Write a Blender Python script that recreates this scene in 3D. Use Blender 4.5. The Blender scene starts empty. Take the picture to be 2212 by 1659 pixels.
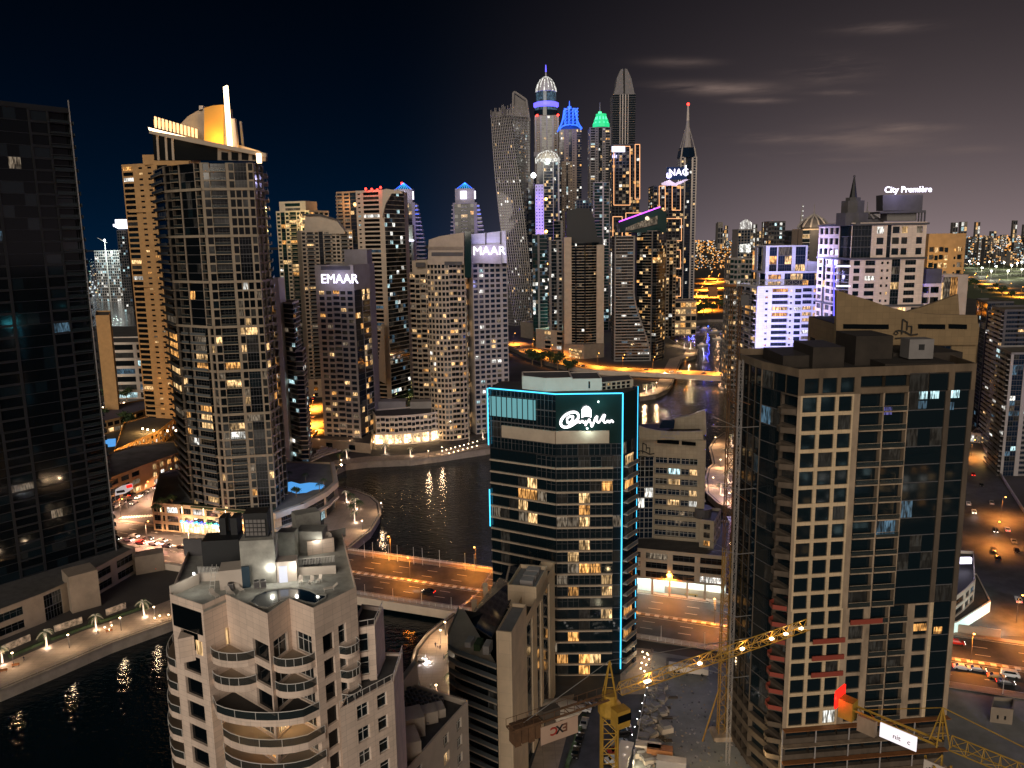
import bpy, bmesh, math, random
from mathutils import Vector, Matrix
from mathutils.geometry import tessellate_polygon
C = bpy.context.scene
COL = C.collection
D2R = math.radians
# ------------------------------------------------------------------ camera
FOC, CAMH = 1750.0, 125.0
_p, _r = D2R(10.14), D2R(0.9)
_f = Vector((0, math.cos(_p), -math.sin(_p)))
_rt = Vector((1, 0, 0)); _up = _rt.cross(_f)
CR = _rt*math.cos(_r) - _up*math.sin(_r)
CU = _up*math.cos(_r) + _rt*math.sin(_r)
cam_d = bpy.data.cameras.new('camera')
cam_d.sensor_width = 36.0; cam_d.lens = 36.0*FOC/2212.0
cam_d.clip_start = 1.0; cam_d.clip_end = 60000.0
cam = bpy.data.objects.new('camera', cam_d); COL.objects.link(cam)
M = Matrix((( CR.x, CU.x, -_f.x, 0), (CR.y, CU.y, -_f.y, 0), (CR.z, CU.z, -_f.z, CAMH), (0, 0, 0, 1)))
cam.matrix_world = M
C.camera = cam
# ------------------------------------------------------------------ colour / exposure
C.view_settings.view_transform = 'Standard'
try: C.view_settings.look = 'None'
except Exception: pass
C.view_settings.exposure = 0.0; C.view_settings.gamma = 1.0
C.cycles.use_denoising = True
C.cycles.max_bounces = 5; C.cycles.diffuse_bounces = 2; C.cycles.glossy_bounces = 3
C.cycles.transparent_max_bounces = 6
C.cycles.sample_clamp_indirect = 10.0
C.cycles.caustics_reflective = False; C.cycles.caustics_refractive = False
# ------------------------------------------------------------------ night sky
W = bpy.data.worlds.new('World'); C.world = W; W.use_nodes = True
nt = W.node_tree; nt.nodes.clear()
def nn(t, **k):
    n = nt.nodes.new(t)
    for a, b in k.items(): setattr(n, a, b)
    return n
def mth(op, a, b=None, c=None, clamp=False):
    n = nn('ShaderNodeMath', operation=op); n.use_clamp = clamp
    for i, x in enumerate((a, b, c)):
        if x is None: continue
        if isinstance(x, (int, float)): n.inputs[i].default_value = x
        else: nt.links.new(x, n.inputs[i])
    return n.outputs[0]
def mixc(f, a, b):
    n = nn('ShaderNodeMix', data_type='RGBA')
    for i, x in ((0, f), (6, a), (7, b)):
        if isinstance(x, (int, float)): n.inputs[i].default_value = x
        elif isinstance(x, tuple): n.inputs[i].default_value = x+(1,)
        else: nt.links.new(x, n.inputs[i])
    return n.outputs[2]
tc = nn('ShaderNodeTexCoord'); sx = nn('ShaderNodeSeparateXYZ')
nt.links.new(tc.outputs['Generated'], sx.inputs[0])
X, Y, Z = sx.outputs
az = mth('ARCTAN2', X, Y)
right = nn('ShaderNodeMapRange', interpolation_type='SMOOTHSTEP'); nt.links.new(az, right.inputs[0])
right.inputs[1].default_value = -0.16; right.inputs[2].default_value = 0.52
elev = mth('MAXIMUM', Z, 0.0)
fall = mth('POWER', 2.718, mth('MULTIPLY', elev, -8.6))
fallL = mth('POWER', 2.718, mth('MULTIPLY', elev, -8.6))
low_c = mixc(right.outputs[0], (0.0006, 0.0100, 0.030), (0.225, 0.172, 0.178))
top_c = mixc(right.outputs[0], (0.0002, 0.0005, 0.0012), (0.0014, 0.0020, 0.0046))
fmix = mixc(right.outputs[0], fallL, fall)
base = mixc(fmix, top_c, low_c)
mp = nn('ShaderNodeMapping'); mp.inputs['Scale'].default_value = (2.2, 2.2, 17.0); mp.inputs['Rotation'].default_value = (0, D2R(-7), 0)
nt.links.new(tc.outputs['Generated'], mp.inputs[0])
nz = nn('ShaderNodeTexNoise'); nz.inputs['Scale'].default_value = 2.6; nz.inputs['Detail'].default_value = 5; nz.inputs['Roughness'].default_value = .6
nt.links.new(mp.outputs[0], nz.inputs[0])
cl = nn('ShaderNodeMapRange', interpolation_type='SMOOTHSTEP'); nt.links.new(nz.outputs[0], cl.inputs[0])
cl.inputs[1].default_value = 0.36; cl.inputs[2].default_value = 0.66
acc = 0.0      # thin cloud streaks (azimuth, height, width, thickness, weight)
for ca, ce, cw, ch, ck in [(0.2006, 0.1929, 0.0362, 0.0043, 0.35), (0.2452, 0.164, 0.0556, 0.0058, 0.9), (0.2889, 0.148, 0.0299, 0.0029, 0.7), (0.3609, 0.1752, 0.0352, 0.0102, 0.95), (0.3764, 0.1508, 0.028, 0.0028, 0.6), (0.4097, 0.2111, 0.0401, 0.0044, 0.5), (0.3205, 0.1061, 0.0536, 0.0045, 0.6), (0.4072, 0.1013, 0.0545, 0.0145, 0.5), (0.443, 0.1109, 0.0397, 0.0038, 0.7), (0.3163, 0.0888, 0.0346, 0.0035, 0.5), (0.5058, 0.0834, 0.0333, 0.0047, 0.35), (0.3849, 0.0806, 0.0282, 0.0025, 0.4)]:
    da = mth('DIVIDE', mth('SUBTRACT', az, ca), cw); de = mth('DIVIDE', mth('SUBTRACT', mth('ADD', Z, mth('MULTIPLY', mth('SUBTRACT', az, ca), .06)), ce), ch)
    g_ = mth('POWER', 2.718, mth('MULTIPLY', mth('ADD', mth('MULTIPLY', da, da), mth('MULTIPLY', de, de)), -1.0))
    acc = mth('ADD', acc, mth('MULTIPLY', g_, ck))
cloud = mth('MULTIPLY', mth('MINIMUM', acc, 1.0), cl.outputs[0])
sky = mixc(cloud, base, (0.200, 0.142, 0.124))
# below the horizon: dark ground colour so reflections stay dark
dn = mth('LESS_THAN', Z, -0.02)
sky = mixc(dn, sky, (0.012, 0.010, 0.010))
bg = nn('ShaderNodeBackground'); bg.inputs[1].default_value = 1.0
nt.links.new(sky, bg.inputs[0])
wo = nn('ShaderNodeOutputWorld'); nt.links.new(bg.outputs[0], wo.inputs[0])
# ------------------------------------------------------------------ city glow, one soft lamp from behind the camera
sd = bpy.data.lights.new('city_glow', 'SUN'); sd.energy = 1.65; sd.angle = D2R(36); sd.color = (1.0, 0.87, 0.72)
so = bpy.data.objects.new('city_glow', sd); COL.objects.link(so)
so.rotation_euler = Vector((0.20, 1.0, -0.30)).to_track_quat('-Z', 'Y').to_euler()

# ------------------------------------------------------------------ pixel -> place helpers (2212 x 1659 reading of the photograph)
def ray(u, v): return _f + CR*((u-1106)/FOC) - CU*((v-829.5)/FOC)
def G(u, v, z=3.0):
    d = ray(u, v); t = (z-CAMH)/d.z; return Vector((d.x*t, d.y*t, z))
YS = 1.0
def P(u, v, y):
    d = ray(u, v); t = y*YS/d.y; return Vector((d.x*t, y*YS, CAMH+d.z*t))
def XY(u, v, z): q = G(u, v, z); return (q.x, q.y)
def PX(u, v, y): q = P(u, v, y); return (q.x, q.y)
def zat(u, v, y): return P(u, v, y).z

# ------------------------------------------------------------------ materials
MT = {}
def mat(name, col=(.5, .5, .5), rough=.8, metal=0., emit=None, est=0., noise=0., nscale=.25, brick=None, spec=.5, stain=0., mis=False, alpha=1.0, bump=0.):
    m = bpy.data.materials.new(name); m.use_nodes = True; t = m.node_tree
    b = t.nodes['Principled BSDF']; L = t.links
    b.inputs['Base Color'].default_value = (*col, 1); b.inputs['Roughness'].default_value = rough
    b.inputs['Metallic'].default_value = metal; b.inputs['Specular IOR Level'].default_value = spec
    if alpha < 1: b.inputs['Alpha'].default_value = alpha
    src = None
    if noise or brick or stain or bump:
        tcn = t.nodes.new('ShaderNodeTexCoord')
        cur = None
        if brick:
            uv = tcn.outputs['UV']
            br = t.nodes.new('ShaderNodeTexBrick'); bw, bh, mo = brick
            br.offset = 0.0 if mo > 0 else .5; mo = abs(mo)
            br.inputs['Scale'].default_value = 1.0; br.inputs['Brick Width'].default_value = bw; br.inputs['Row Height'].default_value = bh
            br.inputs['Mortar Size'].default_value = mo; br.inputs['Mortar Smooth'].default_value = .2
            br.inputs['Color1'].default_value = (*[c*1.05 for c in col], 1); br.inputs['Color2'].default_value = (*[c*.93 for c in col], 1)
            br.inputs['Mortar'].default_value = (*[c*.68 for c in col], 1)
            L.new(uv, br.inputs['Vector']); cur = br.outputs['Color']
        if noise or stain:
            n = t.nodes.new('ShaderNodeTexNoise'); n.inputs['Scale'].default_value = nscale; n.inputs['Detail'].default_value = 6; n.inputs['Roughness'].default_value = .65
            mpn = t.nodes.new('ShaderNodeMapping'); mpn.inputs['Scale'].default_value = (1, 1, .35 if stain else 1)
            L.new(tcn.outputs['Object'], mpn.inputs[0]); L.new(mpn.outputs[0], n.inputs[0])
            mr = t.nodes.new('ShaderNodeMapRange'); mr.inputs[1].default_value = .3; mr.inputs[2].default_value = .7
            a = max(noise, stain); mr.inputs[3].default_value = 1-a; mr.inputs[4].default_value = 1+a*.6
            L.new(n.outputs[0], mr.inputs[0])
            mx = t.nodes.new('ShaderNodeMix'); mx.data_type = 'RGBA'; mx.blend_type = 'MULTIPLY'; mx.inputs[0].default_value = 1
            if cur: L.new(cur, mx.inputs[6])
            else: mx.inputs[6].default_value = (*col, 1)
            L.new(mr.outputs[0], mx.inputs[7]); cur = mx.outputs[2]
        if cur: L.new(cur, b.inputs['Base Color'])
        if bump:
            n2 = t.nodes.new('ShaderNodeTexNoise'); n2.inputs['Scale'].default_value = .9 if 'glass' in name else 1.5; n2.inputs['Detail'].default_value = 4
            L.new(tcn.outputs['Object'], n2.inputs[0]); bp = t.nodes.new('ShaderNodeBump'); bp.inputs['Strength'].default_value = bump
            L.new(n2.outputs[0], bp.inputs['Height']); L.new(bp.outputs[0], b.inputs['Normal'])
    if emit:
        b.inputs['Emission Color'].default_value = (*emit, 1); b.inputs['Emission Strength'].default_value = est
        try: m.cycles.emission_sampling = 'FRONT_BACK' if mis else 'NONE'
        except Exception: pass
    MT[name] = m; return m
def lit_mat(name, c1, c2, st, scale=(2.6, 2.6, .45), amount=.88):
    """a lit room seen through its glass: curtains and furniture break the light up"""
    m = bpy.data.materials.new(name); m.use_nodes = True; t = m.node_tree; b = t.nodes['Principled BSDF']; L = t.links
    b.inputs['Base Color'].default_value = (.02, .02, .02, 1); b.inputs['Roughness'].default_value = .12
    g = t.nodes.new('ShaderNodeNewGeometry'); mpn = t.nodes.new('ShaderNodeMapping'); mpn.inputs['Scale'].default_value = scale
    L.new(g.outputs['Position'], mpn.inputs[0])
    n = t.nodes.new('ShaderNodeTexNoise'); n.inputs['Scale'].default_value = 1.0; n.inputs['Detail'].default_value = 3
    L.new(mpn.outputs[0], n.inputs[0])
    mr = t.nodes.new('ShaderNodeMapRange'); mr.inputs[1].default_value = .40; mr.inputs[2].default_value = .60; mr.inputs[3].default_value = 1-amount; mr.inputs[4].default_value = 1.4
    L.new(n.outputs[0], mr.inputs[0])
    mx = t.nodes.new('ShaderNodeMix'); mx.data_type = 'RGBA'; mx.inputs[6].default_value = (*c1, 1); mx.inputs[7].default_value = (*c2, 1)
    L.new(n.outputs[0], mx.inputs[0]); L.new(mx.outputs[2], b.inputs['Emission Color'])
    sn = t.nodes.new('ShaderNodeVectorMath'); sn.operation = 'SNAP'; sn.inputs[1].default_value = (2.9, 2.9, 3.3); L.new(g.outputs['Position'], sn.inputs[0])
    wn = t.nodes.new('ShaderNodeTexWhiteNoise'); L.new(sn.outputs[0], wn.inputs[0]); vr = t.nodes.new('ShaderNodeMapRange'); vr.inputs[3].default_value = st*.22; vr.inputs[4].default_value = st*1.45; L.new(wn.outputs[0], vr.inputs[0])
    ms = t.nodes.new('ShaderNodeMath'); ms.operation = 'MULTIPLY'; L.new(vr.outputs[0], ms.inputs[1]); L.new(mr.outputs[0], ms.inputs[0]); L.new(ms.outputs[0], b.inputs['Emission Strength'])
    try: m.cycles.emission_sampling = 'NONE'
    except Exception: pass
    MT[name] = m; return m
mat('tan', (.46, .27, .115), .85, noise=.2)
mat('beige', (.46, .37, .285), .85, noise=.16)
mat('beige_dk', (.27, .215, .165), .85, noise=.2)
mat('cream', (.58, .49, .40), .85, noise=.12)
mat('white', (.62, .54, .47), .8, noise=.1)
mat('grey', (.22, .205, .20), .85, noise=.2)
mat('grey_lt', (.36, .33, .32), .8, noise=.15)
mat('grey_dk', (.09, .085, .09), .8, noise=.25)
mat('black', (.012, .013, .015), .6)
mat('shaded_wall', (.009, .010, .012), .7, noise=.3)  # left tower's shaded side put into a near-black wall colour
mat('dark_tan', (.10, .07, .045), .85, noise=.3, brick=(1.4, .9, .04))
mat('clad', (.80, .64, .53), .75, stain=.22, nscale=.22, brick=(1.5, .75, .022))
mat('clad_tan', (.62, .47, .30), .75, noise=.12, nscale=.15, brick=(1.35, 1.35, .03))
mat('clad_white', (.62, .62, .72), .7, noise=.06, brick=(2.0, 1.1, .03))
mat('concrete', (.36, .27, .19), .9, stain=.45, nscale=.35, bump=.2)
mat('concrete_dk', (.10, .075, .055), .9, stain=.4, nscale=.3)
mat('roof', (.085, .08, .078), .9, noise=.35, nscale=.4)
mat('roof_lt', (.42, .41, .37), .8, noise=.35, nscale=.5)
mat('asphalt', (.05, .05, .055), .7, noise=.6, nscale=.22)
mat('paving', (.33, .255, .20), .8, noise=.22, nscale=.2, brick=(3., 1.5, .05))
mat('sand', (.25, .25, .25), .95, noise=.4, nscale=.09, bump=.4)
mat('quay', (.30, .25, .20), .9, noise=.3)
mat('metal', (.45, .44, .42), .4, .8)
mat('metal_wh', (.75, .72, .68), .5)
mat('yellow', (.46, .27, .04), .55, noise=.25, nscale=.8)
mat('rust', (.30, .12, .04), .8, noise=.3, nscale=.6)
mat('red_steel', (.28, .05, .03), .6)
mat('hedge', (.03, .055, .02), .9, noise=.5, nscale=1.)
mat('leaf', (.05, .085, .03), .8, noise=.4, nscale=.6)
mat('leaf_lit', (.30, .20, .07), .8, noise=.4, nscale=.6)
mat('bark', (.28, .19, .11), .9, noise=.3, nscale=2)
mat('paint', (.75, .73, .68), .7)
mat('glass', (.006, .013, .018), .05, spec=.6, bump=.05)
mat('glass_green', (.008, .026, .026), .05, spec=.6, bump=.05)
mat('glass_blue', (.007, .017, .036), .05, spec=.6, bump=.05)
mat('glass_black', (.003, .005, .007), .08, spec=.35, bump=.05)
mat('rail_glass', (.03, .045, .05), .1, spec=.6, alpha=.45)
mat('rail_solid', (.10, .115, .125), .3)
mat('car_white', (.70, .70, .72), .25); mat('car_silver', (.32, .32, .33), .3, .5); mat('car_black', (.012, .012, .014), .2)
mat('car_red', (.35, .02, .015), .25); mat('car_grey', (.10, .10, .11), .3, .3); mat('car_gold', (.45, .30, .10), .3)
mat('tyre', (.012, .012, .012), .9); mat('skin', (.30, .18, .12), .7); mat('cloth_dk', (.03, .03, .045), .9); mat('cloth_lt', (.45, .42, .38), .9)
lit_mat('lit_warm', (1.0, .50, .14), (1.0, .72, .38), 1.25)
lit_mat('lit_amber', (1.0, .36, .06), (1.0, .55, .18), 1.1)
lit_mat('lit_white', (1.0, .84, .62), (.85, .95, 1.0), 1.35)
lit_mat('lit_cool', (.35, .75, .85), (.8, 1.0, 1.0), 1.0)
lit_mat('lit_dim', (.60, .38, .18), (.45, .42, .36), .30)
lit_mat('lit_dimblue', (.08, .22, .32), (.2, .35, .5), .35)
lit_mat('lit_violet', (.22, .16, 1.0), (.45, .45, 1.0), 1.0)
lit_mat('lit_red', (1.0, .04, .03), (1., .2, .1), 1.0)
lit_mat('shop', (1.0, .60, .24), (1.0, .82, .48), 3.4, scale=(.9, .9, .6), amount=.5)
def em(name, col, st, mis=False): return mat(name, (.02, .02, .02), .5, emit=col, est=st, mis=mis)
em('neon_cyan', (.06, .62, 1.0), 2.2, True)
em('neon_blue', (.03, .12, 1.0), 2.6); em('neon_violet', (.12, .10, 1.0), 2.4); em('neon_white', (.80, .82, 1.0), 3.0)
em('neon_orange', (1.0, .46, .20), 1.6); em('neon_gold', (1.0, .66, .36), 6.0); em('neon_pink', (1.0, .35, .75), 4.0)
em('neon_green', (.02, .80, .28), 1.0); em('neon_magenta', (.55, .08, 1.0), 3.5)
em('sign_white', (.84, .78, 1.0), 3.2); em('sign_cream', (1.0, .90, .92), 3.5)
em('lamp_orange', (1.0, .42, .08), 14.0); em('lamp_warm', (1.0, .72, .42), 12.0); em('lamp_white', (.92, .96, 1.0), 10.0)
em('lamp_red', (1.0, .03, .02), 8.0); em('head_light', (1.0, .93, .82), 9.0); em('tail_light', (1.0, .04, .02), 5.0); em('lamp_blue', (.05, .12, 1.0), 6.0)
em('pool_water', (.10, .42, .95), .85)

# ------------------------------------------------------------------ mesh builder
def tagit(o, label=None, cat=None, group=None, kind=None):
    if label: o['label'] = label
    if cat: o['category'] = cat
    if group: o['group'] = group
    if kind: o['kind'] = kind
    return o
def empty(name, loc, label=None, cat=None, group=None):
    o = bpy.data.objects.new(name, None); COL.objects.link(o); o.location = loc; o.empty_display_size = 1
    return tagit(o, label, cat, group)
ORG = {}
class MB:
    def __init__(s): s.v = []; s.f = []; s.m = []
    def quad(s, a, b, c, d, m='beige'):
        i = len(s.v); s.v += [tuple(a), tuple(b), tuple(c), tuple(d)]; s.f.append((i, i+1, i+2, i+3)); s.m.append(m)
    def poly(s, pts, m='beige'):
        i = len(s.v); s.v += [tuple(p) for p in pts]; s.f.append(tuple(range(i, i+len(pts)))); s.m.append(m)
    def hexa(s, p, m):   # p: 4 bottom (ccw), 4 top
        i = len(s.v); s.v += [tuple(q) for q in p]
        for q in ((3, 2, 1, 0), (4, 5, 6, 7), (0, 1, 5, 4), (1, 2, 6, 5), (2, 3, 7, 6), (3, 0, 4, 7)):
            s.f.append(tuple(i+k for k in q)); s.m.append(m)
        return s
    def box(s, x0, x1, y0, y1, z0, z1, m='beige'):
        return s.hexa([(x0, y0, z0), (x1, y0, z0), (x1, y1, z0), (x0, y1, z0), (x0, y0, z1), (x1, y0, z1), (x1, y1, z1), (x0, y1, z1)], m)
    def obox(s, c, ax, hx, hy, z0, z1, m='beige'):   # oriented box, ax = unit XY direction
        ax = Vector((ax[0], ax[1])).normalized(); ay = Vector((-ax.y, ax.x)); c = Vector((c[0], c[1]))
        q = [c-ax*hx-ay*hy, c+ax*hx-ay*hy, c+ax*hx+ay*hy, c-ax*hx+ay*hy]
        return s.hexa([(k.x, k.y, z0) for k in q]+[(k.x, k.y, z1) for k in q], m)
    def prism(s, pts, z0, z1, m='beige', top=None, bottom=True):
        """pts ccw XY list; z1 may be a list of heights"""
        n = len(pts); zt = z1 if isinstance(z1, (list, tuple)) else [z1]*n
        i = len(s.v)
        s.v += [(p[0], p[1], z0) for p in pts]+[(p[0], p[1], zt[k]) for k, p in enumerate(pts)]
        for k in range(n):
            j = (k+1) % n; s.f.append((i+k, i+j, i+n+j, i+n+k)); s.m.append(m)
        if n == 4 or n <= 4:
            tris = [tuple(range(n))]
        else:
            tris = [tuple(t) for t in tessellate_polygon([[Vector((p[0], p[1], 0)) for p in pts]])]
        for t in tris:
            a = [pts[q] for q in t]
            ar = sum(a[k][0]*a[(k+1) % len(a)][1]-a[(k+1) % len(a)][0]*a[k][1] for k in range(len(a)))
            if ar < 0: t = t[::-1]
            s.f.append(tuple(i+n+q for q in t)); s.m.append(top or m)
            if bottom: s.f.append(tuple(i+q for q in t[::-1])); s.m.append(m)
        return s
    def tube(s, a, b, r, n=5, m='metal', r2=None, cap=True):
        a = Vector(a); b = Vector(b); d = (b-a)
        if d.length < 1e-6: return s
        d.normalize(); x = d.orthogonal().normalized(); y = d.cross(x); r2 = r if r2 is None else r2
        i = len(s.v)
        for p, q in ((a, r), (b, r2)):
            for k in range(n):
                t = 2*math.pi*k/n+.785; s.v.append(tuple(p+x*q*math.cos(t)+y*q*math.sin(t)))
        for k in range(n):
            j = (k+1) % n; s.f.append((i+k, i+j, i+n+j, i+n+k)); s.m.append(m)
        if cap:
            s.f.append(tuple(i+k for k in range(n))[::-1]); s.m.append(m); s.f.append(tuple(i+n+k for k in range(n))); s.m.append(m)
        return s
    def lathe(s, c, prof, n=16, m='metal', sx=1, sy=1):
        """prof: [(r, z)] from bottom up"""
        i = len(s.v)
        for r, z in prof:
            for k in range(n):
                t = 2*math.pi*k/n; s.v.append((c[0]+sx*r*math.cos(t), c[1]+sy*r*math.sin(t), z))
        for a in range(len(prof)-1):
            for k in range(n):
                j = (k+1) % n; s.f.append((i+a*n+k, i+a*n+j, i+(a+1)*n+j, i+(a+1)*n+k)); s.m.append(m if isinstance(m, str) else m[a])
        if prof[-1][0] > .01: s.f.append(tuple(i+(len(prof)-1)*n+k for k in range(n))); s.m.append(m if isinstance(m, str) else m[-1])
        return s
    def ball(s, c, r, m, n=6):
        return s.lathe((c[0], c[1]), [(max(.001, r*math.sin(math.pi*k/n)), c[2]-r*math.cos(math.pi*k/n)) for k in range(n+1)], n+2, m)
    def outline(s, uv, y, th, m='beige', m2=None):
        """an outline in the vertical plane at forward distance y, given real thickness"""
        pts = [P(u, v, y) for u, v in uv]; n = len(pts); i = len(s.v)
        ar = sum(pts[k].x*pts[(k+1) % n].z-pts[(k+1) % n].x*pts[k].z for k in range(n))
        if ar < 0: pts = pts[::-1]
        s.v += [tuple(p) for p in pts]+[(p.x, p.y+th, p.z) for p in pts]
        tris = tessellate_polygon([[Vector((p.x, p.z, 0)) for p in pts]])
        for t in tris:
            a = [pts[q] for q in t]; w = sum(a[k].x*a[(k+1) % 3].z-a[(k+1) % 3].x*a[k].z for k in range(3))
            t = tuple(t) if w > 0 else tuple(t)[::-1]
            s.f.append(tuple(i+q for q in t)); s.m.append(m); s.f.append(tuple(i+n+q for q in t[::-1])); s.m.append(m)
        for k in range(n):
            j = (k+1) % n; s.f.append((i+j, i+k, i+n+k, i+n+j)); s.m.append(m2 or m)
        return s
    def islands(s):
        par = list(range(len(s.v)))
        def fd(a):
            while par[a] != a: par[a] = par[par[a]]; a = par[a]
            return a
        for f in s.f:
            for q in f[1:]: par[fd(q)] = fd(f[0])
        g = {}
        for f, m in zip(s.f, s.m): g.setdefault(fd(f[0]), []).append((f, m))
        out = []
        for fs in g.values():
            b = MB(); ix = {}
            for f, m in fs:
                for q in f:
                    if q not in ix: ix[q] = len(b.v); b.v.append(s.v[q])
                b.f.append(tuple(ix[q] for q in f)); b.m.append(m)
            out.append(b)
        return out
    def build(s, name, parent=None, label=None, cat=None, group=None, kind=None, smooth=False):
        if not s.f: return None
        if parent is not None:
            o0 = ORG.get(parent.name, (0, 0, 0))
        else:
            xs = [v[0] for v in s.v]; ys = [v[1] for v in s.v]; zs = [v[2] for v in s.v]
            o0 = ((min(xs)+max(xs))/2, (min(ys)+max(ys))/2, min(zs)) if kind is None else (0, 0, 0)
        me = bpy.data.meshes.new(name)
        me.from_pydata([(v[0]-o0[0], v[1]-o0[1], v[2]-o0[2]) for v in s.v], [], s.f)
        names = list(dict.fromkeys(s.m)); ix = {n: k for k, n in enumerate(names)}
        for n in names: me.materials.append(MT[n])
        me.polygons.foreach_set('material_index', [ix[n] for n in s.m])
        if any(n in UVM for n in names):
            uv = me.uv_layers.new(name='UVMap'); uvs = [0.0]*(2*len(me.loops)); k = 0
            for f in s.f:
                a = s.v[f[0]]; b = s.v[f[1]]; c = s.v[f[2]]
                ux, uy, uz = b[0]-a[0], b[1]-a[1], b[2]-a[2]; vx, vy, vz = c[0]-a[0], c[1]-a[1], c[2]-a[2]
                nx, ny, nz_ = uy*vz-uz*vy, uz*vx-ux*vz, ux*vy-uy*vx
                l = math.sqrt(nx*nx+ny*ny+nz_*nz_) or 1
                if abs(nz_)/l > .7:
                    for q in f: uvs[k] = s.v[q][0]; uvs[k+1] = s.v[q][1]; k += 2
                else:
                    h = math.hypot(nx, ny) or 1; tx, ty = -ny/h, nx/h
                    for q in f: p = s.v[q]; uvs[k] = p[0]*tx+p[1]*ty; uvs[k+1] = p[2]; k += 2
            uv.data.foreach_set('uv', uvs)
        if smooth: me.polygons.foreach_set('use_smooth', [True]*len(me.polygons))
        me.update()
        o = bpy.data.objects.new(name, me); COL.objects.link(o)
        if parent is not None: o.parent = parent
        else: o.location = o0
        ORG[o.name] = o0
        return tagit(o, label, cat, group, kind)
def thing(name, loc, label, cat, group=None):
    o = empty(name, loc, label, cat, group); ORG[o.name] = tuple(loc); return o
def copy_tree(o, loc=None, rz=None, label=None, group=None):
    kids = list(o.children); c = o.copy(); COL.objects.link(c)
    def rec(src, dst):
        for ch in src.children:
            k = ch.copy(); COL.objects.link(k); k.parent = dst; rec(ch, k)
    rec(o, c)
    if loc is not None: c.location = loc
    if rz is not None: c.rotation_euler[2] = rz
    if label: c['label'] = label
    if group: c['group'] = group
    return c
LAMP_K = {'o': 6.0}
def lamp(loc, power, col=(1, .5, .15), kind='POINT', size=.3, aim=None, spot=None, name='lamp_light', parent=None):
    d = bpy.data.lights.new(name, kind); d.energy = power; d.color = col; d.shadow_soft_size = size
    o = bpy.data.objects.new(name, d); COL.objects.link(o)
    if kind == 'SPOT': d.spot_size = D2R(spot or 120); d.spot_blend = .7
    if aim is not None: o.rotation_euler = (Vector(aim)-Vector(loc)).to_track_quat('-Z', 'Y').to_euler()
    if parent is not None:
        o.parent = parent; q = ORG.get(parent.name, (0, 0, 0)); o.location = (loc[0]-q[0], loc[1]-q[1], loc[2]-q[2])
    else: o.location = loc
    return o
def text(s, size, ext, m, name='lettering', parent=None, O=(0, 0, 0), xdir=(1, 0), bold=.0, align='LEFT', shear=0, flip=False, up=None):
    cu = bpy.data.curves.new(name, 'FONT'); cu.body = s; cu.size = size; cu.extrude = ext; cu.offset = bold; cu.align_x = align; cu.shear = shear; cu.resolution_u = 3
    t = bpy.data.objects.new(name, cu); COL.objects.link(t)
    bpy.context.view_layer.update()
    me = bpy.data.meshes.new_from_object(t.evaluated_get(bpy.context.evaluated_depsgraph_get()))
    bpy.data.objects.remove(t); bpy.data.curves.remove(cu)
    me.name = name; me.materials.clear(); me.materials.append(MT[m])
    x = Vector((xdir[0], xdir[1], xdir[2] if len(xdir) > 2 else 0)).normalized(); z = Vector(up or (0, 0, 1)).normalized(); n = x.cross(z)
    if flip: me.transform(Matrix.Scale(-1, 4, (1, 0, 0)))
    me.transform(Matrix(((x.x, z.x, n.x, O[0]), (x.y, z.y, n.y, O[1]), (x.z, z.z, n.z, O[2]), (0, 0, 0, 1))))
    if parent is not None:
        q = ORG.get(parent.name, (0, 0, 0)); me.transform(Matrix.Translation((-q[0], -q[1], -q[2])))
    o = bpy.data.objects.new(name, me); COL.objects.link(o)
    if parent is not None: o.parent = parent
    return o
UVM = {'clad', 'clad_tan', 'clad_white', 'paving', 'dark_tan'}
mat('pyr', (.02, .06, .2), .4, emit=(.01, .06, .5), est=.35)
mat('neon_cyan2', (.2,.5,.55), .2, emit=(.35, .85, .9), est=.9)
mat('logo_dark', (.03, .028, .025), .6)
mat('arcade', (.6, .6, .55), .6, emit=(.75, .95, .85), est=.55, brick=(1.6, 3.2, .06)); UVM.add('arcade')
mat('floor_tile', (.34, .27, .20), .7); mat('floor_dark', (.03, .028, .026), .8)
mat('lit_cool2', (.3, .3, .3), .4, emit=(.75, .78, .95), est=.8)
mat('pool_dark', (.006, .022, .045), .08, spec=.8)
mat('door_blue', (.02, .05, .08), .5)
mat('cream_cl', (.66, .51, .35), .75, noise=.12, brick=(2.4, 3.0, .02)); UVM.add('cream_cl')
mat('stencil', (.6, .5, .4), .8, noise=.9, nscale=.8)
mat('violet_roof', (.10, .085, .13), .7)
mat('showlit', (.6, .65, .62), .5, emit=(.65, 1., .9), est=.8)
mat('flood', (.5,.5,.5), .5, emit=(.95, 1., .85), est=12)
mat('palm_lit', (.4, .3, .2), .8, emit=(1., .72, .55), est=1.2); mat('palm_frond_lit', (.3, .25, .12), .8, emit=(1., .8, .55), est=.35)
mat('leaf_park', (.085, .105, .045), .8, noise=.4)
mat('boat_hull', (.7, .68, .65), .4); BP = None
mat('city_orange', (.02, .02, .02), .5, emit=(1, .40, .08), est=1.3); mat('city_warm', (.02, .02, .02), .5, emit=(1, .72, .4), est=1.0); mat('city_white', (.02, .02, .02), .5, emit=(.85, .95, 1), est=.9); mat('city_green', (.02, .02, .02), .5, emit=(.4, 1, .7), est=.7)
mat('ground', (.06, .052, .046), .9, noise=.5, nscale=.02)
mat('crown_green', (.1, .5, .2), .6, emit=(.1, 1., .4), est=1.6); mat('court', (.3, .42, .36), .8)
mat('club', (.02, .05, .06), .2, emit=(.30, .75, .80), est=.45)
mat('clad_plain', (.50, .34, .25), .8, noise=.1); mat('sign_red', (.35, .03, .02), .6); mat('sign_brown', (.16, .07, .04), .6)
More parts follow.
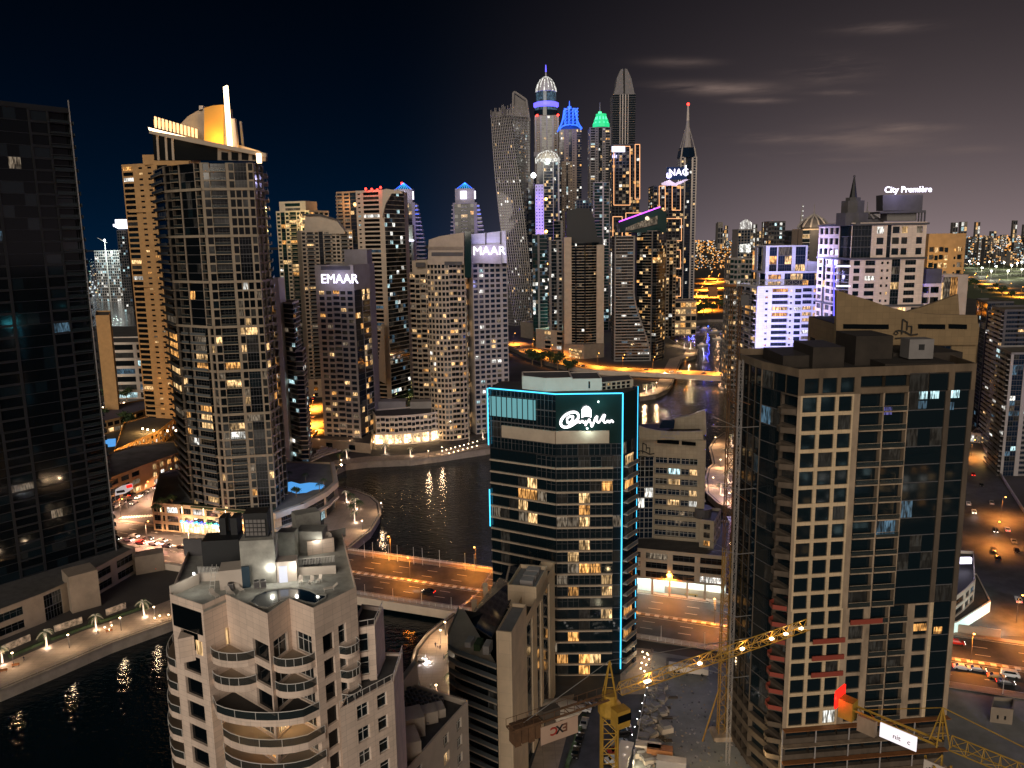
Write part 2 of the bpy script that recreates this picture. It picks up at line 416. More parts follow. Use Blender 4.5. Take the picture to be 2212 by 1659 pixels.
mat('red_panel', (.2, .01, .01), .5, emit=(1, .02, .01), est=1.4); em('lamp_amber', (1., .5, .15), 3.); mat('sign_lit', (.6, .6, .6), .5, emit=(.93, .86, .95), est=.95)
mat('white_lit', (.7, .7, .7), .5, emit=(.9, .85, .85), est=.45); mat('clad_tan_dim', (.24, .165, .085), .8, noise=.12, brick=(1.6, 1.6, .03)); UVM.add('clad_tan_dim')  # tan cladding darkened: less light on the sail roof block put into colour
mat('slab_dk', (.014, .016, .018), .7)
lit_mat('lit_faint', (.30, .20, .10), (.14, .17, .18), .07)
mat('crown_gold', (.60, .31, .04), .6); mat('yellow_dim', (.34, .19, .035), .6, noise=.3, nscale=.8)  # crane yellow dimmed in colour where the tall mast gets less light
em('gold_fin', (1.0, .56, .24), 2.1); mat('clad_grey', (.43, .36, .265), .8, noise=.1, brick=(1.3, 1.3, .03)); UVM.add('clad_grey')
mat('roof_blk', (.035, .027, .021), .9, noise=.4); mat('concrete_shade_top', (.16, .115, .075), .9, stain=.4, nscale=.3)  # weaker light on the unfinished tower's top and roof rooms painted as darker colour
mat('ballast', (.13, .065, .03), .9, noise=.4, nscale=.8)
mat('pier_shade', (.12, .098, .078), .85, noise=.2)  # unlit left face of the gold crowned tower put into a darker pier colour
mat('pier_tan', (.31, .25, .185), .85, noise=.18)
mat('matt_black', (.006, .007, .008), .9, spec=.1)
# ------------------------------------------------------------------ towers
PANE = {}
def pane_mesh(w, h, frame):
    k = (round(w, 1), round(h, 1), frame)
    if k in PANE: return PANE[k]
    b = MB(); w, h = k[0], k[1]
    b.quad((-w/2, 0, 0), (w/2, 0, 0), (w/2, 0, h), (-w/2, 0, h), 'glass')
    if frame:
        t = .07 if frame > 0 else .05; n = max(1, min(4, round(w/1.2)))
        for i in range(n+1):
            x = -w/2+w*i/n; x = min(max(x, -w/2+t/2), w/2-t/2)
            b.box(x-t/2, x+t/2, -.06, 0.0, 0, h, 'grey_dk' if frame == 1 else 'metal_wh')
        for z in (0, h-t, h*.62):
            b.box(-w/2, w/2, -.06, 0.0, z, z+t, 'grey_dk' if frame == 1 else 'metal_wh')
    me = bpy.data.meshes.new('window'); me.from_pydata(b.v, [], b.f)
    names = list(dict.fromkeys(b.m)); [me.materials.append(MT[n]) for n in names]
    me.polygons.foreach_set('material_index', [names.index(n) for n in b.m]); me.update()
    PANE[k] = me; return me
LITSET = {
 'amber': [('lit_warm', 7), ('lit_amber', 5), ('lit_dim', 3)],
 'warm': [('lit_warm', 6), ('lit_amber', 3), ('lit_white', 1), ('lit_dim', 5)],
 'mix': [('lit_warm', 4), ('lit_white', 4), ('lit_dim', 3), ('lit_cool', 1), ('lit_amber', 1)],
 'cool': [('lit_cool', 4), ('lit_white', 3), ('lit_dimblue', 5), ('lit_dim', 2)],
 'dim': [('lit_dim', 6), ('lit_dimblue', 3), ('lit_warm', 2), ('lit_white', 1)],
 'blue': [('lit_violet', 4), ('lit_cool', 2), ('lit_dimblue', 6), ('lit_warm', 1)],
 'orange': [('lit_amber', 5), ('lit_warm', 6), ('lit_dim', 3)],
}
class Tower:
    def __init__(s, label, cat='tower', name='tower', wall='beige', trim=None, glass='glass', lit=.12, litset='mix', frame=0, seed=1, maxw=100, group=None):
        s.label, s.cat, s.name, s.group = label, cat, name, group
        s.W, s.T, s.GL = wall, trim or wall, glass; s.lit, s.ls, s.frame = lit, litset, frame
        s.wall = MB(); s.roof = MB(); s.panes = []; s.parts = []; s.R = random.Random(seed); s.maxw = maxw; s.rails = []; s.pts0 = None
        s.faint = True; s.SL = 'grey_dk'
    def pick(s, lit):
        if s.R.random() < lit:
            L = LITSET[s.ls]; t = s.R.uniform(0, sum(a[1] for a in L))
            for n, w in L:
                t -= w
                if t <= 0: return n
        x = s.R.random(); return s.GL if x < .80 else 'glass' if x < .88 or s.lit == 0 or not s.faint else 'lit_faint'
    def pane(s, A, t, n, a, b, z0, z1, dep, lit=None, m=None):
        if b-a < .2: return
        c = A+t*((a+b)/2)-n*dep
        s.panes.append((c.x, c.y, z0, math.atan2(t.y, t.x), b-a, z1-z0, m or s.pick(s.lit if lit is None else lit)))
    def bx(s, mb, A, t, n, a, b, d0, d1, z0, z1, m):   # box between depths d0 (in, negative) and d1 (outward)
        p = [A+t*a+n*d1, A+t*b+n*d1, A+t*b+n*d0, A+t*a+n*d0]
        mb.hexa([(q.x, q.y, z0) for q in p]+[(q.x, q.y, z1) for q in p], m)
    def face(s, A, B, z0, z1, nf, spec, lit=None, wall=None):
        A = Vector((A[0], A[1])); B = Vector((B[0], B[1])); L = (B-A).length; t = (B-A)/L; n = Vector((t.y, -t.x))
        w = s.wall; wm0 = wall or s.W
        items = []
        for tok in spec.split():
            m = None; rep = 1; l_over = None
            if '*' in tok: tok, rep = tok.split('*'); rep = int(rep)
            if '!' in tok: tok, l_over = tok.split('!'); l_over = float(l_over)
            if '@' in tok: tok, m = tok.split('@')
            items += [(tok[0], float(tok[1:] or 1), m, l_over)]*rep
        tot = sum(i[1] for i in items); x = 0
        def Q(a, b, za, zb, m, d=0):
            p = A+t*a-n*d; q = A+t*b-n*d; w.quad((p.x, p.y, za), (q.x, q.y, za), (q.x, q.y, zb), (p.x, p.y, zb), m)
        def reveal(a, b, za, zb, d, m):
            p = A+t*a; q = A+t*b; p2 = p-n*d; q2 = q-n*d
            w.quad((p.x, p.y, za), (p.x, p.y, zb), (p2.x, p2.y, zb), (p2.x, p2.y, za), m)
            w.quad((q2.x, q2.y, za), (q2.x, q2.y, zb), (q.x, q.y, zb), (q.x, q.y, za), m)
            w.quad((p2.x, p2.y, za), (q2.x, q2.y, za), (q.x, q.y, za), (p.x, p.y, za), m)
            w.quad((p.x, p.y, zb), (q.x, q.y, zb), (q2.x, q2.y, zb), (p2.x, p2.y, zb), m)
        fh = (z1-z0)/nf
        for ty, wt, mm, lo in items:
            a = x*L/tot; b = (x+wt)*L/tot; x += wt; cw = b-a; wm = mm or wm0; li = lit if lo is None else lo
            if ty == 's': Q(a, b, z0, z1, wm); continue
            if ty in 'wtWvxy':
                fw, fz, sill = {'w': (.74, .62, .22), 't': (.42, .34, .34), 'W': (.86, .66, .2), 'v': (.5, .62, .2), 'x': (.8, .8, .1), 'y': (.84, .72, .1)}[ty]
                a2 = a+cw*(1-fw)/2; b2 = b-cw*(1-fw)/2
                Q(a, a2, z0, z1, wm); Q(b2, b, z0, z1, wm)
                for f in range(nf):
                    zb = z0+f*fh; wa = zb+sill*fh; wb = wa+fz*fh
                    Q(a2, b2, zb, wa, wm); Q(a2, b2, wb, zb+fh, wm); reveal(a2, b2, wa, wb, .35, wm); s.pane(A, t, n, a2, b2, wa, wb, .35, li, 'glass_black' if ty == 'y' else None)
            elif ty == 'g':
                reveal(a, b, z0, z1, .3, wm)
                k = max(1, round(cw/3.2))
                for f in range(nf):
                    zb = z0+f*fh
                    for j in range(k): s.pane(A, t, n, a+cw*j/k, a+cw*(j+1)/k, zb+.05, zb+fh-.15, .28, li)
                    Q(a, b, zb+fh-.15, zb+fh+.05, s.SL, .26)
            elif ty in 'br':       # recessed balcony, b = solid parapet, r = glass rail and slab edge
                for f in range(nf):
                    zb = z0+f*fh
                    if ty == 'b':
                        Q(a, b, zb, zb+.32*fh, wm); Q(a, b, zb+.93*fh, zb+fh, wm); reveal(a, b, zb+.32*fh, zb+.93*fh, 1.1, wm)
                        s.pane(A, t, n, a+.1, b-.1, zb+.32*fh, zb+.9*fh, 1.08, li)
                    else:
                        reveal(a, b, zb+.12, zb+fh-.12, 1.2, wm); s.bx(w, A, t, n, a, b, -.05, .35, zb-.13, zb+.14, s.T)
                        s.pane(A, t, n, a+.1, b-.1, zb+.14, zb+fh-.2, 1.15, li)
                        rl = MB(); s.rails.append(rl)
                        s.bx(rl, A, t, n, a+.05, b-.05, .24, .28, zb+.16, zb+1.15, 'rail_glass')
                        s.bx(rl, A, t, n, a+.05, b-.05, .22, .30, zb+1.15, zb+1.22, s.T)
            elif ty == 'p':        # slab balconies standing out from the wall
                Q(a, b, z0, z1, wm)
                for f in range(nf):
                    zb = z0+f*fh
                    s.bx(w, A, t, n, a+.1, b-.1, .01, 1.4, zb-.15, zb+.12, s.T)
                    rl = MB(); s.rails.append(rl)
                    s.bx(rl, A, t, n, a+.12, b-.12, 1.3, 1.36, zb+.12, zb+1.1, 'rail_solid'); s.bx(rl, A, t, n, a+.12, b-.12, 1.28, 1.38, zb+1.1, zb+1.17, s.T)
                    s.pane(A, t, n, a+.15*cw, b-.15*cw, zb+.2, zb+fh*.86, -.02, li)
            elif ty == 'B':        # ribbon glazing between floor bands
                k = max(1, round(cw/3.0))
                for f in range(nf):
                    zb = z0+f*fh
                    s.bx(w, A, t, n, a, b, -.3, .45, zb-.22, zb+.22, s.T)
                    for j in range(k): s.pane(A, t, n, a+cw*j/k+.04, a+cw*(j+1)/k-.04, zb+.22, zb+fh-.22, .1, li)
                Q(a, b, z0, z1, 'black', .3)
    def fronts(s, pts):
        c = Vector((0, 0)); out = []
        for i in range(len(pts)):
            A = Vector(pts[i]); B = Vector(pts[(i+1) % len(pts)]); t = (B-A); n = Vector((t.y, -t.x)); out.append(n.dot(-(A+B)/2) > 0)
        return out
    def block(s, pts, z0, z1, nf, specs=None, parapet=1.0, rooftop='roof', wall=None, lit=None, inset=.45):
        """pts: ccw footprint; specs: {edge index: spec}; other edges are plain"""
        pts = [tuple(p[:2]) for p in pts]
        ar = sum(pts[k][0]*pts[(k+1) % len(pts)][1]-pts[(k+1) % len(pts)][0]*pts[k][1] for k in range(len(pts)))
        assert ar > 0, s.label+' footprint clockwise'
        if s.pts0 is None: s.pts0 = (pts, z0)
        zt = z1 if not isinstance(z1, (list, tuple)) else min(z1)
        specs = specs or {}
        for i in range(len(pts)):
            A, B = pts[i], pts[(i+1) % len(pts)]
            if i in specs: s.face(A, B, z0, zt, nf, specs[i], lit, wall)
            else: s.wall.quad((A[0], A[1], z0), (B[0], B[1], z0), (B[0], B[1], zt), (A[0], A[1], zt), wall or s.W)
        n = len(pts); c = (sum(p[0] for p in pts)/n, sum(p[1] for p in pts)/n)
        ins = []
        for k in range(n):
            d = Vector((c[0]-pts[k][0], c[1]-pts[k][1])); d.normalize(); ins.append((pts[k][0]+d.x*inset, pts[k][1]+d.y*inset))
        if parapet:
            for k in range(n):
                j = (k+1) % n; a, b, c2, d2 = pts[k], pts[j], ins[j], ins[k]
                za = zt+parapet if not isinstance(z1, (list, tuple)) else z1[k]+parapet; zb_ = zt+parapet if not isinstance(z1, (list, tuple)) else z1[j]+parapet
                s.wall.hexa([(a[0], a[1], zt), (b[0], b[1], zt), (c2[0], c2[1], zt), (d2[0], d2[1], zt), (a[0], a[1], za), (b[0], b[1], zb_), (c2[0], c2[1], zb_), (d2[0], d2[1], za)], wall or s.W)
        if parapet or rooftop != 'roof': r = MB(); r.prism(ins, zt-.3, zt+.05, rooftop); s._merge(s.roof, r)
        return s
    def _merge(s, A, B):
        i = len(A.v); A.v += B.v; A.f += [tuple(i+q for q in f) for f in B.f]; A.m += B.m
    def part(s, name, mb): s.parts.append((name, mb)); return mb
    def split(s, name, mb):     # every separate piece becomes a part of its own
        for q in mb.islands(): s.parts.append((name, q))
    def finish(s):
        pts, z0 = s.pts0; n = len(pts); c = (sum(p[0] for p in pts)/n, sum(p[1] for p in pts)/n, z0)
        root = thing(s.name, c, s.label, s.cat, s.group); s.root = root
        s.wall.build('wall', root); s.roof.build('roof', root)
        s.rails.sort(key=lambda b: (Vector(b.v[0])-Vector((0, 0, CAMH))).length)
        near = [b for b in s.rails if (Vector(b.v[0])-Vector((0, 0, CAMH))).length < 520][:60]
        for b in near: b.build('balcony_railing', root)
        rest = MB()
        for b in s.rails[len(near):]: s._merge(rest, b)
        if rest.f: rest.build('balcony_railings', root, kind='stuff')
        def size(p):
            d = Vector((p[0], p[1], p[2]-CAMH)); dist = d.length; nrm = Vector((math.sin(p[3]), -math.cos(p[3]), 0))
            return p[4]*p[5]*max(0., -d.normalized().dot(nrm))/(dist*dist)*(FOC*.463)**2
        vis = []
        for p in s.panes:
            a = size(p)
            d = Vector((p[0], p[1]+0, 0)); e = Vector((p[0], p[1], p[2]-CAMH)); w = e.dot(_f)
            u = 1106+FOC*e.dot(CR)/w; v = 829.5-FOC*e.dot(CU)/w
            on = -20 < u < 2232 and -20 < v < 1700
            vis.append((a if on else 0, p))
        vis.sort(key=lambda q: -q[0])
        big = [p for a, p in vis if a > 5][:s.maxw]; rest = [p for a, p in vis[len(big):]]
        if len(vis) <= 16: big = [p for a, p in vis]; rest = []
        for p in big:
            me = pane_mesh(p[4], p[5], 0 if s.frame == 2 and p[6] == 'glass_black' else s.frame); o = bpy.data.objects.new('window', me); COL.objects.link(o)
            o.parent = root; o.location = (p[0]-c[0], p[1]-c[1], p[2]-c[2]); o.rotation_euler[2] = p[3]
            sx_ = p[4]/max(.1, round(p[4], 1)); sz_ = p[5]/max(.1, round(p[5], 1)); o.scale = (sx_, 1, sz_)
            o.material_slots[0].link = 'OBJECT'; o.material_slots[0].material = MT[p[6]]
        if rest:
            b = MB()
            for p in rest:
                x, y = math.cos(p[3])*p[4]/2, math.sin(p[3])*p[4]/2
                b.quad((p[0]-x, p[1]-y, p[2]), (p[0]+x, p[1]+y, p[2]), (p[0]+x, p[1]+y, p[2]+p[5]), (p[0]-x, p[1]-y, p[2]+p[5]), p[6])
            b.build('windows', root, kind='stuff')
        for nm, mb in s.parts: mb.build(nm, root)
        return root
def foot(c, d, us):  pass
def quad_fp(A, B, depth):
    """front edge A->B, extruded back by depth"""
    A = Vector(A[:2]); B = Vector(B[:2]); t = (B-A).normalized(); n = Vector((-t.y, t.x))
    return [tuple(A), tuple(B), tuple(B+n*depth), tuple(A+n*depth)]
def arc_fp(A, B, bulge, k, depth):
    A = Vector(A[:2]); B = Vector(B[:2]); t = (B-A); n = Vector((-t.y, t.x)).normalized(); pts = []
    for i in range(k+1):
        f = i/k; pts.append(tuple(A+t*f-n*bulge*4*f*(1-f)))
    pts += [tuple(B+n*depth), tuple(A+n*depth)]; return pts
# ================================================================== SETTING
WZ, GZ = -0.6, 3.0
def gp(lst, z=GZ): return [XY(u, v, z) for u, v in lst]
left_bank = [(-700, 60), (-330, 120), (-230, 160)] + gp([(0, 1490), (120, 1440), (240, 1388), (365, 1343)]) + [(-88, 283)] + \
    gp([(755, 1181), (800, 1145), (820, 1112), (816, 1087), (800, 1073), (769, 1061), (729, 1054), (718, 1038), (721, 1024), (727, 1012), (746, 1003), (793, 997), (886, 993), (957, 984), (1050, 970)]) + \
    [(40, 500), (90, 560)] + gp([(1378, 858), (1416, 852), (1441, 841), (1452, 827), (1462, 800), (1472, 776), (1502, 768), (1506, 755), (1470, 748), (1439, 728), (1440, 709), (1458, 697)])
right_bank = gp([(1530, 690), (1640, 690)]) + [(560, 1000), (400, 700), (300, 560)] + gp([(1564, 936), (1545, 950), (1534, 967), (1539, 986), (1542, 1002), (1531, 1013), (1526, 1035), (1529, 1065), (1553, 1087), (1594, 1106)]) + \
    [(160, 350), (165, 310), (85, 300), (60, 312), (5, 305), (-8, 285), (-14, 262)] + gp([(981, 1327), (925, 1372), (900, 1404), (894, 1428), (898, 1464), (907, 1494)]) + [(-38, 180), (-48, 155), (-64, 125), (-80, 95), (-110, 50), (-200, 0), (-700, -60)]
channel = left_bank + right_bank
def ground_sheet():
    # rings of ground around the channel, triangulated with constraints
    from mathutils.geometry import delaunay_2d_cdt
    S = 22000.0
    outer = [(-S, -900), (S, -900), (S, S), (-S, S)]
    vs = [Vector(p) for p in outer+channel]; n = len(channel)
    ed = [(i, (i+1) % 4) for i in range(4)]+[(4+i, 4+(i+1) % n) for i in range(n)]
    V, E, F, *_ = delaunay_2d_cdt(vs, ed, [], 1, 1e-4)
    def inside(x, y):
        c = False; j = n-1
        for i in range(n):
            xi, yi = channel[i]; xj, yj = channel[j]
            if (yi > y) != (yj > y) and x < (xj-xi)*(y-yi)/(yj-yi)+xi: c = not c
            j = i
        return c
    b = MB(); b.v = [(v.x, v.y, GZ) for v in V]
    for f in F:
        cx = sum(V[i].x for i in f)/len(f); cy = sum(V[i].y for i in f)/len(f)
        if inside(cx, cy): continue
        ar = sum(V[f[k]].x*V[f[(k+1) % len(f)]].y-V[f[(k+1) % len(f)]].x*V[f[k]].y for k in range(len(f)))
        b.f.append(tuple(f) if ar > 0 else tuple(f)[::-1]); b.m.append('ground')
    b.build('ground', kind='structure')
    q = MB()
    for i in range(n):
        A = Vector(channel[i]); B = Vector(channel[(i+1) % n])
        q.quad((A.x, A.y, -3), (B.x, B.y, -3), (B.x, B.y, GZ), (A.x, A.y, GZ), 'quay')
        if (B-A).length > 300: continue
        t = (B-A).normalized(); nrm = Vector((t.y, -t.x))*-1
        q.hexa([(A.x, A.y, GZ+.004), (B.x, B.y, GZ+.004), (B.x+nrm.x*.0-nrm.x*.8, B.y-nrm.y*.8, GZ+.004), (A.x-nrm.x*.8, A.y-nrm.y*.8, GZ+.004),
                (A.x, A.y, GZ+.25), (B.x, B.y, GZ+.25), (B.x-nrm.x*.8, B.y-nrm.y*.8, GZ+.25), (A.x-nrm.x*.8, A.y-nrm.y*.8, GZ+.25)], 'quay')
    q.build('quay_wall', kind='structure')
ground_sheet()
# water
def water_mat():
    m = bpy.data.materials.new('water'); m.use_nodes = True; t = m.node_tree; b = t.nodes['Principled BSDF']; L = t.links
    b.inputs['Base Color'].default_value = (.002, .009, .014, 1); b.inputs['Roughness'].default_value = .07; b.inputs['IOR'].default_value = 1.33; b.inputs['Specular IOR Level'].default_value = .42
    tcn = t.nodes.new('ShaderNodeTexCoord'); m1 = t.nodes.new('ShaderNodeMapping'); m1.inputs['Scale'].default_value = (.55, .85, 1)
    n = t.nodes.new('ShaderNodeTexNoise'); n.inputs['Scale'].default_value = .75; n.inputs['Detail'].default_value = 3; n.inputs['Roughness'].default_value = .55
    L.new(tcn.outputs['Object'], m1.inputs[0]); L.new(m1.outputs[0], n.inputs[0])
    bp = t.nodes.new('ShaderNodeBump'); bp.inputs['Strength'].default_value = .75; bp.inputs['Distance'].default_value = .32
    L.new(n.outputs[0], bp.inputs['Height']); L.new(bp.outputs[0], b.inputs['Normal']); MT['water'] = m
water_mat()
b = MB(); b.prism([(-900, -300), (900, -300), (900, 1500), (-900, 1500)], WZ-2, WZ, 'water'); b.build('marina_water', kind='structure')
def strip(name, pts, z, m='asphalt', kind='structure', th=None):
    b = MB()
    p3 = [Vector((p[0], p[1], 0)) for p in pts]
    ar = sum(pts[k][0]*pts[(k+1) % len(pts)][1]-pts[(k+1) % len(pts)][0]*pts[k][1] for k in range(len(pts)))
    if ar < 0: pts = pts[::-1]
    b.prism(pts, z-(th or .15), z, m); return b.build(name, kind=kind)
# ---- highway with the near bridge
HO = Vector((38, 250)); HT = Vector((.937, -.349)).normalized(); HN = Vector((-HT.y, HT.x))
def HW(s, n, z=3.3): q = HO+HT*s+HN*n; return Vector((q.x, q.y, z))
def hbox(b, s0, s1, n0, n1, z0, z1, m):
    p = [HW(s0, n0), HW(s1, n0), HW(s1, n1), HW(s0, n1)]
    b.hexa([(q.x, q.y, z0) for q in p]+[(q.x, q.y, z1) for q in p], m)
b = MB(); hbox(b, -235, 420, -17.6, 17.6, 2.0, 3.3, 'asphalt'); b.build('highway', kind='structure')
b = MB()
for n0, n1 in ((-17.6, -14.6), (15.4, 17.6)): hbox(b, -235, 420, n0, n1, 3.304, 3.45, 'paving')
b.build('highway_pavement', kind='structure')
b = MB()
hbox(b, -235, 420, -1.3, -.1, 3.3, 3.5, 'concrete')
for k in range(-235, 420, 3): hbox(b, k, k+1.5, -1.34, -.06, 3.304, 3.54, 'paint')
for off in (4.6, 9.6, -5.2, -9.8):
    for k in range(-235, 420, 12): hbox(b, k, k+4, off-.1, off+.1, 3.304, 3.312, 'paint')
for off in (14.9, .7, -2.1, -14.1): hbox(b, -235, 420, off-.08, off+.08, 3.304, 3.312, 'paint')
b.build('road_marking', kind='structure')
b = MB()
hbox(b, -118, -40, -19.2, -17.6, .6, 3.6, 'cream'); hbox(b, -118, -40, 17.6, 18.6, .6, 3.6, 'cream')
hbox(b, -118, -40, -17.6, 17.6, .9, 2.0, 'grey_lt')
for k in (-96, -68): hbox(b, k-1, k+1, -16, 16, -2, .9, 'grey_lt')
hbox(b, -176, -118, -20.5, -18.4, 2.0, 5.4, 'cream'); hbox(b, -176, -118, -18.4, -17.6, 3.3, 4.6, 'cream')
b.build('bridge_deck', label='low concrete road bridge with pale fascia crossing the marina water in the foreground', cat='bridge')
# railings of the bridge
def rail_run(name, label, s0, s1, n, h=1.15, step=2.4, m='metal_wh', z=3.45, group=None):
    b = MB()
    for zz in (h, h*.66, h*.33): hbox(b, s0, s1, n-.04, n+.04, z+zz-.05, z+zz+.03, m)
    s = s0
    while s <= s1: hbox(b, s-.05, s+.05, n-.05, n+.05, z, z+h, m); s += step
    return b.build(name, label=label, cat='railing', group=group)
rail_run('bridge_railing', 'metal railing along the near side of the low road bridge, pool tower side', -118, -30, -17.4)
rail_run('bridge_railing', 'metal railing along the basin side of the low road bridge below the flagpoles', -118, -30, 17.3)
rail_run('road_railing', 'thin white railing between the highway lanes and the dark building site', 0, 75, -17.3, 1.2)
# junction and hotel street at the left
strip('junction_road', gp([(200, 1180), (215, 1070), (290, 1050), (400, 1000), (470, 1000), (440, 1050), (335, 1090), (330, 1150), (560, 1160), (600, 1200)]), 3.2)
b = MB()
for i in range(14):
    c = G(262+i*6, 1118-i*.4, 3.21); b.obox((c.x, c.y), (.3, 1), 1.5, .35, 3.2, 3.215, 'paint')
for i in range(24):
    c = G(250+i*16, 1176+i*2.2, 3.21); b.obox((c.x, c.y), HT, 1.2, .25, 3.2, 3.3, 'paint')
b.build('crosswalk_marking', kind='structure')
# far road with the second bridge
far_pts = [(1040, 700), (1090, 728), (1120, 746), (1160, 764), (1205, 780), (1250, 790), (1300, 797), (1400, 801), (1500, 806), (1640, 812)]
fz = 6.0
fc = [G(u, v, fz) for u, v in far_pts]
def ribbon(pts, w, z0, z1, m, name, label=None, cat=None, kind=None, off=0):
    b = MB(); L = []; R_ = []
    for i, p in enumerate(pts):
        t = (pts[min(i+1, len(pts)-1)]-pts[max(i-1, 0)]); t.z = 0; t.normalize(); n = Vector((-t.y, t.x, 0))
        L.append(p+n*(w+off)); R_.append(p+n*(off-w))
    for i in range(len(pts)-1):
        q = [R_[i], R_[i+1], L[i+1], L[i]]
        b.hexa([(k.x, k.y, z0) for k in q]+[(k.x, k.y, z1) for k in q], m)
    return b.build(name, label=label, cat=cat, kind=kind)
ribbon(fc, 13, 5.2, 6.0, 'asphalt', 'far_road', kind='structure')
ribbon(fc[5:], 1.0, 2.6, 7.0, 'cream', 'bridge_deck', 'distant low bridge carrying the orange lit road across the marina', 'bridge', off=-13.5)
ribbon(fc[:6], .5, 3.0, 7.0, 'beige_dk', 'retaining_wall', 'brown retaining wall under the curving orange road beside the towers', 'wall', off=-13.6)
# promenades
def offset_path(path, d0, d1, z, m, name):
    b = MB(); n = len(path); A = []; B = []
    for i in range(n):
        a = Vector(path[max(i-1, 0)]); c = Vector(path[min(i+1, n-1)]); t = (c-a).normalized(); nn_ = Vector((-t.y, t.x)); p = Vector(path[i])
        A.append(p+nn_*d0); B.append(p+nn_*d1)
    for i in range(n-1):
        q = [A[i], A[i+1], B[i+1], B[i]]
        ar = sum(q[k].x*q[(k+1) % 4].y-q[(k+1) % 4].x*q[k].y for k in range(4))
        if ar < 0: q = q[::-1]
        b.hexa([(k.x, k.y, z-.1) for k in q]+[(k.x, k.y, z) for k in q], m)
    return b.build(name, kind='structure')
LB = left_bank; RB = right_bank
offset_path(LB[2:8], .8, 15, 3.104, 'paving', 'promenade')
offset_path(LB[8:24], .8, 11, 3.104, 'paving', 'promenade')
offset_path(LB[25:34], .8, 12, 3.104, 'paving', 'promenade')
strip('promenade_plaza', gp([(729, 1056), (762, 1063), (795, 1075), (812, 1100), (800, 1135), (752, 1172), (700, 1180), (700, 1060)]), 3.108, 'paving')
offset_path(RB[5:15], .8, 14, 3.104, 'paving', 'promenade')
offset_path(RB[20:31], .8, 17, 3.104, 'paving', 'promenade')
# railings at the water's edge
def edge_rail(path, label, h=1.1, step=2.0):
    b = MB()
    for i in range(len(path)-1):
        A = Vector((*path[i], 3.25)); B = Vector((*path[i+1], 3.25)); L = (B-A).length
        for zz in (h, h*.5): b.tube(A+Vector((0, 0, zz)), B+Vector((0, 0, zz)), .035, 4, 'metal')
        for k in range(int(L/step)): p = A.lerp(B, k*step/L); b.tube(p, p+Vector((0, 0, h)), .04, 4, 'metal')
    b.build('promenade_railing', label=label, cat='railing')
edge_rail(LB[2:8], 'metal railing along the quay below the dark tower at lower left')
edge_rail(LB[8:24], 'metal railing round the curved promenade edge of the basin', step=3)
edge_rail(RB[20:28], 'metal railing along the pale promenade left of the narrow glass block')
# sites
strip('building_site', gp([(1372, 1400), (1610, 1440), (1700, 1659), (1700, 1800), (1320, 1800), (1330, 1720), (1395, 1520)]), 3.02, 'sand')
strip('car_park', gp([(1205, 1480), (1395, 1500), (1345, 1800), (1080, 1800)]), 3.06, 'asphalt')
strip('driveway', gp([(1195, 1510), (1240, 1500), (1232, 1560), (1195, 1700), (1170, 1850), (1080, 1850), (1150, 1650)]), 3.12, 'paving')
strip('side_street', gp([(2088, 955), (2122, 962), (2212, 1106), (2300, 1250), (2300, 1380), (2060, 1370), (2040, 1150)]), 3.05, 'asphalt')
strip('sand_lot', gp([(2040, 1480), (2300, 1510), (2500, 1900), (2000, 1900)]), 3.03, 'sand')
strip('far_street', gp([(1490, 672), (1500, 640), (1530, 600), (1548, 600), (1556, 625), (1548, 655), (1530, 678)]), 3.1, 'asphalt')
strip('far_highway', gp([(2050, 588), (2130, 596), (2300, 640), (2300, 668), (2120, 622)]), 3.1, 'asphalt')
strip('hotel_street', gp([(640, 1000), (655, 820), (700, 820), (690, 960), (720, 1000)]), 3.1, 'asphalt')
strip('park_street', gp([(790, 880), (800, 820), (900, 800), (900, 850), (850, 870)]), 3.1, 'asphalt')
# ================================================================== TOWERS, LEFT HALF
# ---- dark tower at the left edge
t = Tower('dark unlit glass high-rise filling the left edge with tan strips and slab edges', wall='shaded_wall', trim='slab_dk', glass='glass_black', lit=.02, litset='dim', frame=0, seed=11); t.faint = False; t.SL = 'black'
A, B, Cc, Dd = (-196, 232), PX(148, 240, 290), (-206, 330), (-246, 268)
fp = [A, B, Cc, Dd]
mid_z = zat(150, 900, 290)
t.block(fp, 3, mid_z, 20, {0: 's1.5@black g4 w3@dark_tan g4 s1@dark_tan g5 x4@shaded_wall g5 x3@shaded_wall r3', 1: 'p3*6'}, parapet=.3)
t.block(fp, mid_z, 170, 27, {0: 's1.5@black g4 w4@dark_tan g3 s.8@dark_tan g5 x4@shaded_wall g5 x3@shaded_wall r3', 1: 'p3*6'}, parapet=1.5)
a = Vector(A); bb = Vector(B)
t.block([tuple(a.lerp(bb, .0)), tuple(a.lerp(bb, .55)), tuple(a.lerp(bb, .55)+Vector((-18, 12))), tuple(a+Vector((-18, 12)))], 170, 182, 3, {0: 'g5*4'}, parapet=.4)
m = MB()
for f in range(47):     # floor slabs that catch a little light at the corner
    z = 6+f*3.56; d = (bb-a).normalized(); n = Vector((d.y, -d.x)); q = bb-d*7
    c = (q+bb)/2+n*.45; m.obox(c, d, 3.8, .45, z, z+.22, 'slab_dk')
t.split('balcony_slab', m)
m = MB(); m.tube((B[0]+.6, B[1]-.6, 3), (B[0]+.6, B[1]-.6, 174), .22, 6, 'grey'); t.part('corner_post', m)
t.finish()
